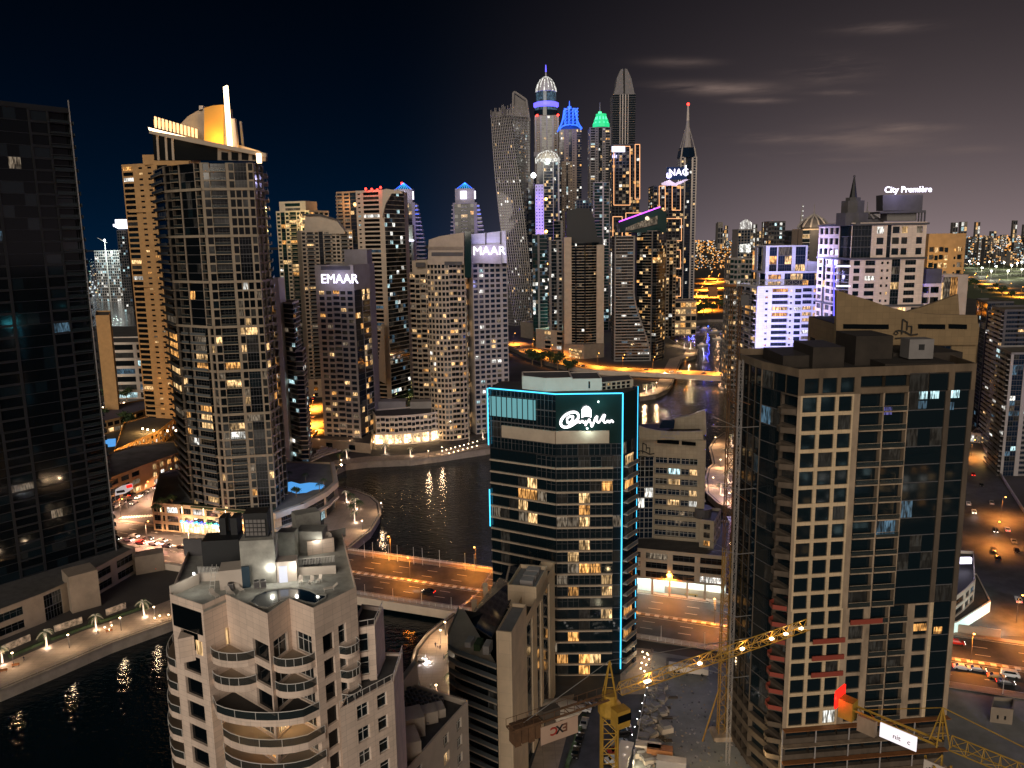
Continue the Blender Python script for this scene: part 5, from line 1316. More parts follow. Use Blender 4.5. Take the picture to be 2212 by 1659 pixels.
t.block(quad_fp(A, B, 14), 19.1, zat(1530, 1130, 265), 3, {0: 's1 W2 s1', 1: 'w2*3'})
m = MB(); k0 = (A[0]+B[0])/2; zt = zat(1530, 1130, 265)
m.prism([(k0+3.2*math.cos(a), 272+3.5*math.sin(a)) for a in [2*math.pi*k/12 for k in range(12)]], zt, zt+3.4, 'grey_dk'); t.part('roof_vault', m); t.finish()
# orange retaining wall between podium street and highway
m = MB(); hbox(m, 8, 110, 18.4, 19.0, 2.9, 5.6, 'beige'); m.build('retaining_wall', None, 'orange lit low wall between the arcade street and the highway', 'wall')
# ---- violet white tower
t = Tower('white tower washed in violet light with stepped penthouses and yellow lit windows', wall='clad_white', trim='white', glass='glass_blue', lit=.26, litset='warm', seed=73, frame=1)
YV = 385; bm = zat(1700, 622, YV)
A, B = PX(1633, 700, YV), PX(1795, 700, YV); 
t.block(quad_fp(A, B, 30), 3, bm, 34, {0: 's1.2 t1.2 s.4 b3 t1 w1.6 b1.8!.6 w1.6 s.7 w1.4', 1: 'w2*4', 3: 'p3*3'})
A2, B2 = PX(1652, 600, YV+4), PX(1793, 600, YV+4); z2 = zat(1720, 590, YV+4)
t.block(quad_fp(A2, B2, 22), bm, z2, 2, {0: 's.3 W2!.7 s.3 g4!.2 g1 s1', 3: 'g2 s1 g2'})
A3, B3 = PX(1654, 560, YV+6), PX(1744, 560, YV+6); z3 = zat(1700, 533, YV+6)
t.block(quad_fp(A3, B3, 18), z2, z3, 3, {0: 's.6 g1.2 s.2 g2.2 s.6 g1.6 s.3', 3: 's1 g2 s1'}, parapet=.6)
m = MB(); m.outline([(1744, 590), (1744, 563), (1770, 566), (1770, 590)], YV+7, 10, 'clad_white'); t.part('roof_room', m)
r = t.finish()
for u, v, e in ((1660, 780, 1.0), (1735, 740, 1.0), (1780, 700, .9), (1690, 600, .7), (1740, 560, .5), (1650, 860, .8)): lamp(tuple(P(u, v, YV-32)), 38000*e, (.48, .46, 1.0), size=4, parent=r)
# ---- dark sign tower with the spire
t = Tower('brown and grey tower with black spire and glowing City Premiere sign on its roof', wall='clad', trim='grey_lt', glass='glass', lit=.12, litset='mix', seed=74, frame=1)
YC = 325; zt = zat(1900, 486, YC)
A, Am, B = PX(1808, 600, YC+8), PX(1834, 600, YC), PX(1994, 600, YC)
za, zb2 = zat(1900, 662, YC), zat(1900, 560, YC)
Cr = (B[0]+4, YC+26)
t.block([A, Am, B, Cr, (A[0], YC+30)], 3, za, 28, {0: 'p3', 1: 'w1.5 w1.5 s.4 b2 s.5 w1.4 s.3 w1.4', 2: 'w2*3', 4: 'w2 g1 w2 w2'}, parapet=0)
t.block([A, Am, B, Cr, (A[0], YC+30)], za+.7, zb2, 6, {0: 'r3', 1: 's.5 w1.4 s.4 w2.2 s.4 t.9 t.9 s.2 g1.4!.3 s.5 w2.4 s1', 2: 'w2*3', 4: 'w2 g1 w2 w2'}, parapet=0)
t.block([A, Am, B, Cr, (A[0], YC+30)], zb2+.7, zt, 3, {0: 'g1', 1: 'g3 s.6 w1.4 s.3 g.6 w1.4 w1.2 s1 w1.2 s.4', 2: 'w2*3', 4: 'w2*4'}, parapet=1)
m = MB()
for z in (za, zb2, zt): m.prism([(A[0]-.6, A[1]-.6), (Am[0], Am[1]-.9), (B[0]+.6, B[1]-.9), (Cr[0]+.6, Cr[1]), (A[0]-.6, YC+30)], z-.05, z+.68, 'grey_dk')
t.split('dark_cornice', m)
c0 = P(1840, 480, YC+6); m = MB(); Z = lambda v: zat(1840, v, YC+6)
m.lathe((c0.x, c0.y), [(6.4, zt), (6.4, Z(460)), (4.6, Z(460)), (4.6, Z(434)), (3.0, Z(434)), (3.0, Z(427)), (1.6, Z(427)), (.25, Z(382))], 8, ['grey_dk', 'black', 'grey_dk', 'grey_dk', 'grey_dk', 'black', 'black']); m.ball((c0.x, c0.y, Z(381)), .5, 'grey_dk')
t.part('spire', m)
m = MB(); m.outline([(1907, 455), (1907, 421), (1994, 420), (1992, 455)], YC+5, 6, 'grey_dk'); m.outline([(1916, 477), (1916, 456), (1980, 456), (1980, 477)], YC+6, 6, 'grey'); t.split('sign_block', m)
m = MB(); m.outline([(1900, 457), (2000, 454), (2000, 459), (1900, 461)], YC+3.5, 9, 'grey_dk'); t.part('roof_slab', m)
m = MB()
for u in (1984, 1990, 1997): a = P(u, 478, YC+4); m.tube((a.x, a.y, zt), (a.x, a.y, zat(u, 456, YC+4)), .35, 5, 'grey_dk')
t.split('column', m)
r = t.finish(); o = P(1912, 416, YC+4.4)
text('City Première', 3.3, .16, 'sign_white', 'sign_letters', r, (o.x-.4, YC+4.2, o.z), (1, 0), bold=.04)
lamp(tuple(P(1952, 412, YC-2)), 2600, (.5, .45, 1), size=1.5, parent=r)
m = MB()
for v in (575, 618, 665): a, b_ = P(1807, v, YC-2.5), P(1836, v, YC-3.2); m.tube(a, b_, .32, 5, 'neon_white')
m.tube(P(1801, 560, YC+6), P(1801, 720, YC+6), .25, 5, 'neon_violet')
for k, q in enumerate(m.islands()): q.build('light_line', r)
for v in (590, 640, 700): lamp(tuple(P(1806, v, YC-10)), 2600, (.4, .35, 1), size=1.5, parent=r)
m = MB(); m.ball(P(1975, 598, YC-1.6), .6, 'neon_blue')
# wing to its right
t = Tower('low brown wing with recessed balconies attached right of the City Premiere tower', wall='clad', trim='grey', glass='glass', lit=.15, litset='warm', seed=75)
A, B = PX(1996, 620, YC+6), PX(2034, 620, YC+6); t.block(quad_fp(A, B, 20), 3, zat(2010, 618, YC+6), 24, {0: 'b2 s.5 b2 b2', 1: 'b2*3'})
t.block(quad_fp(PX(2000, 600, YC+10), PX(2034, 600, YC+10), 14), zat(2010, 618, YC+6), zat(2010, 586, YC+10), 2, {0: 's1'}, wall='grey_dk'); r = t.finish()
lamp(tuple(P(1998, 600, YC+2)), 1500, (.1, .1, 1), size=.6, parent=r)
# domes and spire behind
def small_dome(label, u, vb, vt, Y, rad, seed):
    c = P(u, vb, Y); root = thing('domed_roof_tower', (c.x, c.y, 3), label, 'tower'); Z = lambda v: zat(u, v, Y)
    m = MB(); m.lathe((c.x, c.y), [(rad, 3), (rad, Z(vb)), (rad*.8, Z(vb)), (rad*.8, Z(vb-6))], 12, 'grey_dk'); m.build('wall', root)
    m = MB(); prof = [(rad, Z(vb-6)), (rad*.92, Z(vb-(vb-vt)*.35)), (rad*.6, Z(vb-(vb-vt)*.68)), (.4, Z(vt))]
    for k in range(12):
        a = 2*math.pi*k/12
        for (r0, z0_), (r1, z1_) in zip(prof[:-1], prof[1:]): m.tube((c.x+r0*math.cos(a), c.y+r0*math.sin(a), z0_), (c.x+r1*math.cos(a), c.y+r1*math.sin(a), z1_), rad*.06, 4, 'grey_lt')
    m.build('dome_ribs', root)
    m = MB(); m.lathe((c.x, c.y), [(r_*.93, z) for r_, z in prof], 12, 'grey_dk'); m.build('dome', root)
    m = MB(); m.tube((c.x, c.y, Z(vt)), (c.x, c.y, Z(vt-22)), .4, 5, 'grey', .2); m.build('finial', root); return root
small_dome('low ribbed dome with short finial peeping behind the black spire', 1872, 478, 458, 470, 9, 1)
r = small_dome('onion domed tower with open curved ribs and warm lit core behind the violet tower', 1757, 497, 463, 640, 12, 2)
t = Tower('banded beige tower with many lit rows carrying the onion dome', wall='beige', trim='grey_lt', glass='glass', lit=.32, litset='warm', seed=76)
A, B = PX(1733, 520, 630), PX(1786, 520, 630); t.block(quad_fp(A, B, 24), 3, zat(1760, 497, 630), 40, {0: 'B2 s.3 B2 s.3 B2'}); r = t.finish(); lamp(tuple(P(1757, 488, 620)), 9000, (1, .7, .4), size=1, parent=r)
# mid distance towers right of the street
t = Tower('slim tower with white lit crown posts and glowing glass box near its top', wall='grey', trim='grey', glass='glass_blue', lit=.2, litset='mix', seed=77)
A, B = PX(1594, 520, 820), PX(1627, 520, 820); zt = zat(1610, 497, 820); t.block(quad_fp(A, B, 22), 3, zt, 44, {0: 'x1*5', 1: 'x1*4'})
m = MB()
for k in range(9): a = P(1599+k*3, 497, 822); m.tube(a, (a.x, a.y, zat(1610, 482-8*math.sin(math.pi*(k+.5)/9), 822)), .35, 4, 'lit_white')
t.part('crown_posts', m); m = MB(); m.outline([(1598, 545), (1598, 528), (1622, 526), (1622, 545)], 817, 1, 'lit_white'); t.part('lit_box', m); t.finish()
simple('olive grey tower with stepped top and rows of dim windows right of the orange street', 1578, 1626, 560, 640, 'b1 w1 w1 b1 w1 w1', 'grey', 'glass_green', .3, 'warm', 78, side='w1*3')
simple('round topped dark residential tower with scattered lights left of the onion dome', 1661, 1697, 480, 760, 'w1 b1 w1 w1 b1 w1', 'grey_dk', 'glass', .3, 'mix', 79)
simple('black box tower with a red roof light between the round topped and domed towers', 1704, 1730, 500, 700, 'g1*3', 'black', 'glass_black', .04, 'mix', 80)
t = simple('golden lit palace like block with an arched bright gate right of the orange street', 1622, 1656, 545, 900, 'w1 w1 w1', 'tan', 'glass', .9, 'orange', 81, cat='building', name='palace_block', nf=6, fin=False)
r = t.finish(); lamp(tuple(P(1640, 560, 880)), 30000, (1, .55, .18), size=3, parent=r)
t = Tower('square tan block with golden lit bays standing far right behind the sign tower', wall='tan', trim='tan', glass='glass', lit=.45, litset='warm', seed=82)
A, B = PX(2003, 560, 500), PX(2083, 560, 500); zt = zat(2040, 508, 500); zq = zat(2040, 532, 500)
t.block(quad_fp(A, B, 30), 3, zq, 24, {0: 's.3 b1 w1 b1 w1 s.8 t1 b1 s.5'}, parapet=0); t.block(quad_fp(A, B, 30), zq, zt, 1, {0: 's1'}); r = t.finish()
lamp(tuple(P(2030, 590, 480)), 12000, (1, .65, .2), size=2, parent=r)
t = simple('low flat pavilion with a yellow green lit glass hall right of the brown wing', 2040, 2092, 598, 380, 'g2!1 s1.4', 'beige', 'glass', .5, 'warm', 83, cat='building', name='pavilion', nf=6)
# ---- tan sail roof building
t = Tower('tan hotel block with dark boat logo and sweeping sail roofline behind the unfinished tower', wall='clad_tan_dim', trim='beige', glass='glass_blue', lit=.05, litset='dim', seed=84, frame=1)
YT = 205; A, B = PX(1806, 760, YT), PX(2111, 760, YT-2); zt = zat(1950, 742, YT); zr = zat(1950, 700, YT)
t.block(quad_fp(A, B, 24), 3, zt, 26, {0: 's1 w1.4 w1.4 s1 w1.4 w1.4 s1.5', 1: 'g3 g3', 3: 'w2*3'}, parapet=0)
t.block(quad_fp(A, B, 24), zt, zr, 1, {0: 's1'}, parapet=0, rooftop='roof_blk')
m = MB(); m.outline([(1806, 745), (1807, 627), (1830, 634), (1870, 646), (1924, 664), (1960, 673), (2000, 678), (2050, 680), (2112, 681), (2112, 745)], YT-3.2, 1.2, 'clad_tan_dim'); t.part('sail_parapet', m)
m = MB(); m.outline([(1950, 700), (1962, 672), (1990, 664), (2030, 650), (2070, 636), (2074, 700)], YT+16, 1.2, 'clad_tan_dim'); t.part('rear_sail', m)
m = MB()
for a0, a1 in ((1822, 1920), (1984, 2042), (2050, 2089)): m.outline([(a0, 700), (a1, 701), (a1, 711), (a0, 710)], YT-3.5, .4, 'glass_black')
t.split('ribbon_window', m)
r = t.finish(); q = P(1934, 732, YT-3.8); boat_logo(r, (q.x, YT-3.7), Vector((1, 0)), 1.0, q.z-.5)
# ---- right edge towers
def edge_tower(label, u0, u1, vt, Y, spec, side, wall, seed, nf, lit, ls, glass='glass_blue', dep=26):
    t = Tower(label, wall=wall, trim='grey_lt', glass=glass, lit=lit, litset=ls, seed=seed, frame=1)
    A, B = PX(u0, 900, Y), PX(u1, 900, Y); t.block([A, B, (B[0], Y+dep), (A[0]+8, Y+dep)], 3, zat((u0+u1)/2, vt, Y), nf, {0: spec, 3: side}); return t.finish()
edge_tower('dark violet tower with narrow glass slots behind the right end of the unfinished tower', 2112, 2168, 655, 480, 'g2 g2 s.4 g2', 'g3 g3', 'grey_dk', 85, 36, .05, 'cool')
edge_tower('grey balconied tower with violet tint next to the right frame edge', 2150, 2260, 672, 440, 's.4 b2 b2 b2 b2', 'p3*3', 'grey_dk', 86, 32, .10, 'mix')
edge_tower('lower white edged tower cut by the right frame edge above the side street', 2172, 2300, 765, 395, 's.5@grey_lt g2 s.8@grey_lt b2 s.5@grey_lt b2 b2 s1', 'p3*3', 'grey', 87, 24, .14, 'cool')
lamp((285, 370, 60), 9000, (.25, .2, 1), size=3); lamp((260, 420, 30), 5000, (.2, .3, 1), size=3)
# ---- unfinished tower, big right foreground
t = Tower('unfinished concrete grid tower with empty dark windows filling the right foreground', name='unfinished_tower', wall='concrete', trim='concrete', glass='glass', lit=.02, litset='dim', seed=88, frame=0, maxw=100)
YR = 160.; A, B = PX(1726, 805, YR), PX(2108, 815, YR+4); zt = zat(1900, 812, YR)
Lw = PX(1645, 800, 171); Lw2 = (Lw[0]-1.5, 184.)
fpT = [Lw2, Lw, A, B, (B[0]+3, 190), (Lw2[0]+2, 192)]
NFT = 25; fh = zt/NFT
zc = zt-fh*13
# upper storeys: clad grid at left, balconies, dark glass bay at right
spec_up = 's.22@concrete x1.25@clad_tan x1.25@clad_tan x1.15@clad_tan s.42@concrete r1.6@concrete s.12@concrete r1.6@concrete s.08@concrete g2.6@concrete_dk s.36@concrete_dk g1.3@concrete_dk s.36@concrete_dk'
spec_lo = 's.3@concrete x1.25@clad_tan x1.25@clad_tan x1.15@clad_tan s.35@concrete x1.3@concrete s.35@concrete r1.3@concrete s.1@concrete r1.3@concrete s.4@concrete x1.25@concrete s.25@clad_tan g1.3@concrete_dk s.36@concrete'
t.block(fpT, zt-fh*1, zt, 1, {2: 's.3@concrete_shade_top x1.25@concrete_shade_top x1.25@concrete_shade_top x1.2@concrete_shade_top s.3 b1.7@concrete_shade_top b1.7@concrete_shade_top g1.4@concrete_shade_top g1.4@concrete_shade_top s.4@concrete_shade_top g1.2@concrete_dk s.3', 1: 'g1*3', 0: 'g1*4'}, parapet=1.6, wall='concrete_shade_top', rooftop='roof_blk')
t.block(fpT, zc, zt-fh, 12, {2: spec_up, 1: 'g1.5@concrete_dk b1.2@concrete_dk', 0: 'g1*4'}, parapet=0, wall='concrete_dk', lit=.012)
t.block(fpT, fh*5, zc, 7, {2: spec_lo, 1: 'g1.5@concrete_dk b1.2@concrete_dk', 0: 'g1*4'}, parapet=0, wall='concrete_dk', lit=.012)
t.block(fpT, 0, fh*5, 5, {2: 'b2 b2 b2 b2 b2 b2', 1: 'b2 b2', 0: 'b2*4'}, parapet=0, wall='concrete_dk', lit=0)
# jutting folded balconies with red mesh on the left flank
Lv, Av = Vector(Lw), Vector(A); d1 = (Av-Lv).normalized(); n1 = Vector((d1.y, -d1.x))
for f in range(3, 24):
    m = MB(); z = f*fh; p = [Lv+d1*(7.2)-n1*.1, Lv+d1*7.6+n1*1.5, Lv+d1*9.6+n1*2.2, Av-d1*.2+n1*.1]
    k = f/26; mm = 'red_steel' if 5 < f < 13 else 'concrete_dk'
    m.prism([(q.x, q.y) for q in p], z-.1, z+.06, 'concrete_dk')
    for a, b_ in zip(p[:-1], p[1:]):
        m.hexa([(a.x, a.y, z+.1), (b_.x, b_.y, z+.1), (b_.x, b_.y+.05, z+.1), (a.x, a.y+.05, z+.1), (a.x, a.y, z+1.1), (b_.x, b_.y, z+1.1), (b_.x, b_.y+.05, z+1.1), (a.x, a.y+.05, z+1.1)], mm)
    t.part('folded_balcony', m)

m = MB()
Bv = Vector(B); dF = (Bv-Av).normalized(); nF = Vector((dF.y, -dF.x))
for f in (9, 10, 11):
    c_ = Av+dF*10.6+nF*.25; 
for kx, f in ((9.4, 10), (9.4, 9), (9.4, 8), (17.6, 11)):
    c_ = Av+dF*kx+nF*.35; m.obox(c_, dF, 3.6, .1, f*fh+.1, f*fh+1.2, 'red_steel')
t.split('red_barrier', m)
# roof volumes
m = MB()
def rb(u0, u1, y0, y1, v, mm='roof_blk', vv=None):
    a, b_ = PX(u0, v, y0), PX(u1, v, y0); m.box(a[0], b_[0], y0, y1, zt, zat((u0+u1)/2, v, y0), mm)
rb(1692, 1790, 172, 186, 768); rb(1757, 1825, 170, 182, 750); rb(1850, 1930, 173, 184, 726); rb(1930, 2080, 176, 188, 762); rb(1912, 2063, 166, 176, 785)
t.split('roof_room', m)
m = MB(); a, b_ = PX(1965, 740, 170), PX(2018, 740, 170); zz = zat(1990, 765, 170); m.box(a[0], b_[0], 170, 174, zz-1, zat(1990, 733, 170), 'grey'); m.box(a[0]+2.0, a[0]+3.2, 169.9, 170, zz+.9, zz+2.1, 'black'); t.part('site_cabin', m)
m = MB()
for k in range(5): q = Av.lerp(Bv, k/5)+nF*.3; m.obox(q, dF, .12, .12, 6, fh*5, 'grey_lt')
m.tube((Lw2[0], Lw2[1], zt), (Lw2[0]-.3, Lw2[1], zt+5), .12, 4, 'metal')
t.split('scaffold_pole', m)
m = MB()
for f in range(1, 6): q = (Av+Bv)/2+nF*.9; m.obox(q, dF, (Bv-Av).length/2, .7, f*fh-.1, f*fh+.05, 'rust' if f % 2 else 'concrete')
t.split('scaffold_deck', m)
r = t.finish()
for (kx, z, c3, e) in ((27, zt-5.5, 'lit_cool', 1), (29.5, zt-5.5, 'lit_cool', 1), (34, zt-5.5, 'lit_cool', 1), (27, zt-7.5, 'lit_dimblue', 1), (33, zt-8.0, 'lit_dimblue', 1), (29, 40, 'lit_amber', 1), (31, 40, 'lit_amber', 1), (34.5, 39, 'lit_amber', 1), (19.5, zt-8.5, 'lit_violet', 1)):
    q = Av+dF*kx-nF*.2; m = MB(); m.obox(q, dF, .9, .05, z, z+1.6, c3); m.build('lit_window', r)
# ---- hoist mast beside it
def lattice(mb, a, b, w, step, m, tri=False, wv=None):
    a = Vector(a); b = Vector(b); L = (b-a).length; d = (b-a).normalized(); x = d.cross(Vector((0, 0, 1)))
    if x.length < .1: x = Vector((1, 0, 0))
    x.normalize(); y = x.cross(d).normalized(); h = w/2; wv = wv or w
    offs = [(-h, -h), (h, -h), (h, h), (-h, h)] if not tri else [(-h, 0), (h, 0), (0, wv)]
    C_ = [[a+d*s+x*o[0]+y*o[1] for o in offs] for s in [L*k/max(1, round(L/step)) for k in range(max(1, round(L/step))+1)]]
    n = len(offs); r_ = w*.045
    for k in range(n): mb.tube(C_[0][k], C_[-1][k], r_*1.5, 4, m)
    for i in range(len(C_)-1):
        for k in range(n):
            j = (k+1) % n; mb.tube(C_[i][k], C_[i][j], r_*.8, 3, m, cap=False)
            if i % 2: mb.tube(C_[i][k], C_[i+1][j], r_*.8, 3, m, cap=False)
            else: mb.tube(C_[i][j], C_[i+1][k], r_*.8, 3, m, cap=False)
hx, hy = PX(1580, 1400, 171); root = thing('hoist_mast', (hx, hy, 3), 'thin grey construction hoist mast standing against the left flank of the unfinished tower', 'hoist mast')
m = MB(); lattice(m, (hx, hy, 3), (hx, hy, zt+2), .8, 1.5, 'grey_lt'); m.build('mast', root)
for z in (25, 40, 55, 70, 84): m = MB(); m.tube((hx, hy, z), (hx+5, hy+1, z), .09, 4, 'grey'); m.tube((hx-4.5, hy+6, z+1.3), (hx, hy, z), .07, 4, 'grey'); m.tube((hx-4.5, hy+6, z-1), (hx+1, hy+.5, z), .07, 4, 'grey'); m.build('tie_bar', root)
# ---- cranes
def crane_base(name, label, x, y, z0, z1, w=2.0, m='yellow', step=2.2):
    root = thing(name, (x, y, z0), label, 'tower crane'); mb = MB(); lattice(mb, (x, y, z0), (x, y, z1), w, step, m); mb.build('mast', root); return root
# crane over the car park
cx_, cy_ = 12.0, 96.2; zJ = 66.5
tip = G(1742, 1352, zJ+.4); tail = G(1100, 1570, zJ+.4); jd = (tip-tail).normalized(); 
r = crane_base('tower_crane', 'yellow tower crane over the car park, lit jib reaching right across the building site', cx_, cy_, 3, zJ-2.5)
mb = MB(); lattice(mb, Vector((cx_, cy_, zJ))+jd*1.5, Vector((tip.x, tip.y, zJ)), 1.3, 1.7, 'yellow', tri=True, wv=1.5); mb.build('jib', r)
mb = MB(); c0_ = Vector((cx_, cy_, zJ)); e0 = Vector((tail.x, tail.y, zJ)); sd_ = jd.cross(Vector((0, 0, 1)))
for s_ in (-.7, .7): mb.tube(c0_+sd_*s_, e0+sd_*s_, .17, 4, 'ballast')
for k in range(9): q = e0.lerp(c0_, k/9); mb.tube(q-sd_*.7, q+sd_*.7, .08, 4, 'ballast'); mb.tube(q-sd_*.7, e0.lerp(c0_, (k+1)/9)+sd_*.7, .06, 4, 'ballast')
for s_ in (-.8, .8):
    for k in range(10): q = e0.lerp(c0_, k/10)+sd_*s_; mb.tube(q, q+Vector((0, 0, 1)), .035, 4, 'ballast')
    mb.tube(e0+sd_*s_+Vector((0, 0, 1)), c0_+sd_*s_+Vector((0, 0, 1)), .04, 4, 'ballast')
mb.build('counter_jib', r)
q = e0+jd*2.2; mb = MB(); [mb.obox((q.x+jd.x*k, q.y+jd.y*k), (jd.x, jd.y), .42, .8, zJ-2.2+.2*(k % 2), zJ+.3, 'ballast') for k in (-1.4, -.45, .5, 1.45)]; mb.obox((q.x+jd.x*3.5, q.y+jd.y*3.5), (jd.x, jd.y), 1.2, .6, zJ-.1, zJ+1.2, 'concrete_dk'); mb.build('counterweight', r)
mb = MB(); mb.lathe((cx_, cy_), [(1.2, zJ-2.6), (1.5, zJ-2.2), (1.5, zJ-1.0), (1.0, zJ-.6), (1.0, zJ+.4)], 12, 'yellow'); mb.build('slewing_ring', r)
mb = MB(); mb.obox((cx_+sd_.x*1.9+.3, cy_+sd_.y*1.9), (jd.x, jd.y), 1.0, .75, zJ-3.1, zJ-.7, 'yellow'); mb.obox((cx_+sd_.x*1.9+.3+jd.x*.1, cy_+sd_.y*1.9), (jd.x, jd.y), 1.02, .78, zJ-2.2, zJ-1.2, 'glass_black'); cab = mb.build('cab', r)
mb = MB(); apex = Vector((cx_, cy_, zJ+5))
for sx_, sy_ in ((-1, -1), (1, -1), (1, 1), (-1, 1)): mb.tube((cx_+sx_*.8, cy_+sy_*.8, zJ), apex, .1, 4, 'yellow')
for z in (1.2, 2.6): mb.tube((cx_-.6, cy_, zJ+z), (cx_+.6, cy_, zJ+z), .06, 4, 'yellow')
mb.build('apex_frame', r)
mb = MB(); mb.tube(apex, Vector((tip.x, tip.y, zJ+1.6)).lerp(c0_+Vector((0, 0, 1.5)), .32), .06, 4, 'metal'); mb.tube(apex, e0+jd*2+Vector((0, 0, .3)), .06, 4, 'metal'); mb.build('tie_cable', r)
for f in (.17, .42, .64, .80, .88, .97):
    q = c0_.lerp(Vector((tip.x, tip.y, zJ)), f)+Vector((0, 0, .15)); mb = MB(); mb.obox((q.x, q.y), (jd.x, jd.y), .45 if f < .3 else .28, .2, q.z, q.z+.22, 'lamp_warm'); mb.build('jib_light', r)
    lamp((q.x, q.y, q.z+.9), 330 if f < .3 else 120, (1, .62, .2), size=.3, parent=r)
# sign board under the counter jib, seen from behind
mb = MB(); bc = e0+jd*6.6; mb.obox((bc.x-sd_.x*-.9, bc.y-sd_.y*-.9), (jd.x, jd.y), 2.7, .05, zJ-2.9, zJ-.5, 'clad_plain'); mb.build('sign_board', r)
for s3, off, mm in (('C', .9, 'sign_red'), ('X', .05, 'black'), ('E', -.75, 'sign_brown')):
    q = bc+sd_*1.0-jd*off; text(s3, 1.5, .03, mm, 'sign_letter', r, (q.x+sd_.x*.02, q.y+sd_.y*.02, zJ-2.0), (jd.x, jd.y), bold=.03, flip=True, align='CENTER')
# tall slender crane by the unfinished tower
x2, y2 = 50.5, 182.
zK = zat(1590, 617, 182)
r = crane_base('tower_crane', 'very tall slender crane mast rising from the site floor left of the unfinished tower', x2, y2, 3, 52, 1.9, 'yellow_dim', 2.6)
mb = MB(); lattice(mb, (x2, y2, 52), (x2, y2, zK), 1.9, 2.6, 'ballast'); mb.build('upper_mast', r)  # browner upper half: dim light up the mast painted into the colour
dj = Vector((1, -.16, 0)).normalized()
mb = MB(); lattice(mb, (x2, y2, zK), Vector((x2, y2, zK))+dj*15, 1.1, 1.5, 'grey_lt', tri=True, wv=1.2); mb.build('jib', r)
mb = MB(); mb.tube((x2, y2, zK), Vector((x2, y2, zK))-dj*5, .3, 4, 'rust'); mb.obox((x2-5, y2+1), (dj.x, dj.y), 1, .7, zK-2.5, zK-.2, 'rust'); mb.build('counter_jib', r)
mb = MB(); mb.obox((x2+1.8, y2-.6), (dj.x, dj.y), .9, .7, zK-4.4, zK-2, 'grey_dk'); mb.build('cab', r)
mb = MB()
for sx_ in (-1, 1): mb.tube((x2+sx_*5.2, y2-2, 3), (x2+sx_*.9, y2, 16), .22, 4, 'yellow_dim')
mb.build('base_strut', r)
mb = MB(); mb.obox((x2, y2), (1, 0), 2.4, 2.4, 3.02, 4.2, 'concrete'); mb.build('footing', r)
for z in (36, 66, 88): mb = MB(); mb.tube((x2-.9, y2, z), (hx+1, hy+6, z), .12, 4, 'rust'); mb.tube((x2+.9, y2, z), (hx+3, hy+3, z+.5), .12, 4, 'rust'); mb.build('tie_bar', r)
# crane at the lower right
zC = 66.0
a3 = G(1822, 1520, zC); b3 = G(2030, 1606, zC); j3 = (b3-a3).normalized(); s3 = j3.cross(Vector((0, 0, 1)))
c3_ = b3; r = crane_base('tower_crane', 'yellow crane at lower right carrying a red lamp panel and a white lit sign board', c3_.x, c3_.y, 3, zC-2.2)
mb = MB()
for s_ in (-.6, .6): mb.tube(a3+s3*s_, c3_+s3*s_, .15, 4, 'yellow')
for k in range(8): q = a3.lerp(c3_, k/8); mb.tube(q-s3*.6, a3.lerp(c3_, (k+1)/8)+s3*.6, .06, 4, 'yellow')
mb.build('counter_jib', r)
mb = MB(); e3 = c3_+j3*40; lattice(mb, c3_+j3*1.2, e3, 1.2, 1.7, 'yellow', tri=True, wv=1.6); mb.build('jib', r)
mb = MB(); ap = c3_+Vector((0, 0, 4.6))
for sx_, sy_ in ((-1, -1), (1, -1), (1, 1), (-1, 1)): mb.tube((c3_.x+sx_*.8, c3_.y+sy_*.8, zC), ap, .1, 4, 'yellow')
for z in (1.3, 2.7): mb.tube((c3_.x-.55, c3_.y, zC+z), (c3_.x+.55, c3_.y, zC+z), .06, 4, 'yellow')
mb.build('apex_frame', r)
mb = MB(); mb.tube(ap, c3_+j3*24+Vector((0, 0, 1.7)), .07, 4, 'yellow'); mb.tube(ap, a3+j3*2, .05, 4, 'yellow'); mb.build('tie_cable', r)
mb = MB(); q = a3+j3*.6; mb.obox((q.x, q.y), (j3.x, j3.y), .9, .8, zC-1.6, zC+.9, 'yellow'); mb.build('counterweight', r)
mb = MB(); q = a3+j3*3.4; mb.obox((q.x+s3.x*.7, q.y+s3.y*.7), (j3.x, j3.y), 1.1, .35, zC-2.2, zC-.1, 'concrete'); mb.build('ballast_block', r)
mb = MB(); q = a3-j3*.5; pv = Vector((s3.x, s3.y)); mb.obox((q.x, q.y), (pv.x, pv.y), 1.3, .12, zC-.4, zC+2.0, 'red_panel'); mb.build('red_panel', r)
dq3 = Vector((-pv.x, -pv.y)) if pv.x < 0 else pv
q = a3-j3*.7
text('33 SM', 1.05, .04, 'lamp_amber', 'red_panel_letters', r, (q.x-dq3.x*1.15, q.y-dq3.y*1.15-.15, zC+.35), (dq3.x, dq3.y), bold=.03)
lamp((q.x-.8, q.y-1.2, zC+1), 260, (1, .05, .03), size=.4, parent=r)
mb = MB(); q = a3+j3*7.2+s3*.85; mb.obox((q.x, q.y), (j3.x, j3.y), 2.15, .08, zC-1.75, zC+.1, 'sign_lit'); mb.build('sign_board', r)
q2 = q+s3*.12-j3*.6; text('nit   c', .9, .02, 'sign_brown', 'sign_letters', r, (q2.x, q2.y, zC-1.2), (j3.x, j3.y))
mb = MB(); q = c3_+s3*1.2; mb.obox((q.x, q.y), (j3.x, j3.y), 1.15, .06, zC-4.2, zC-2.0, 'white'); mb.build('emblem_board', r)
mb = MB(); q = c3_+s3*1.3
for x0, x1, z0, z1 in ((-.8, .6, -3.2, -2.9), (-.5, .1, -2.9, -2.7), (.3, .8, -3.05, -2.8), (-.7, -.4, -3.5, -3.2), (.2, .5, -3.5, -3.2)): qq = q+j3*((x0+x1)/2); mb.obox((qq.x, qq.y), (j3.x, j3.y), (x1-x0)/2, .04, zC+z0, zC+z1, 'logo_dark')
mb.build('emblem', r)
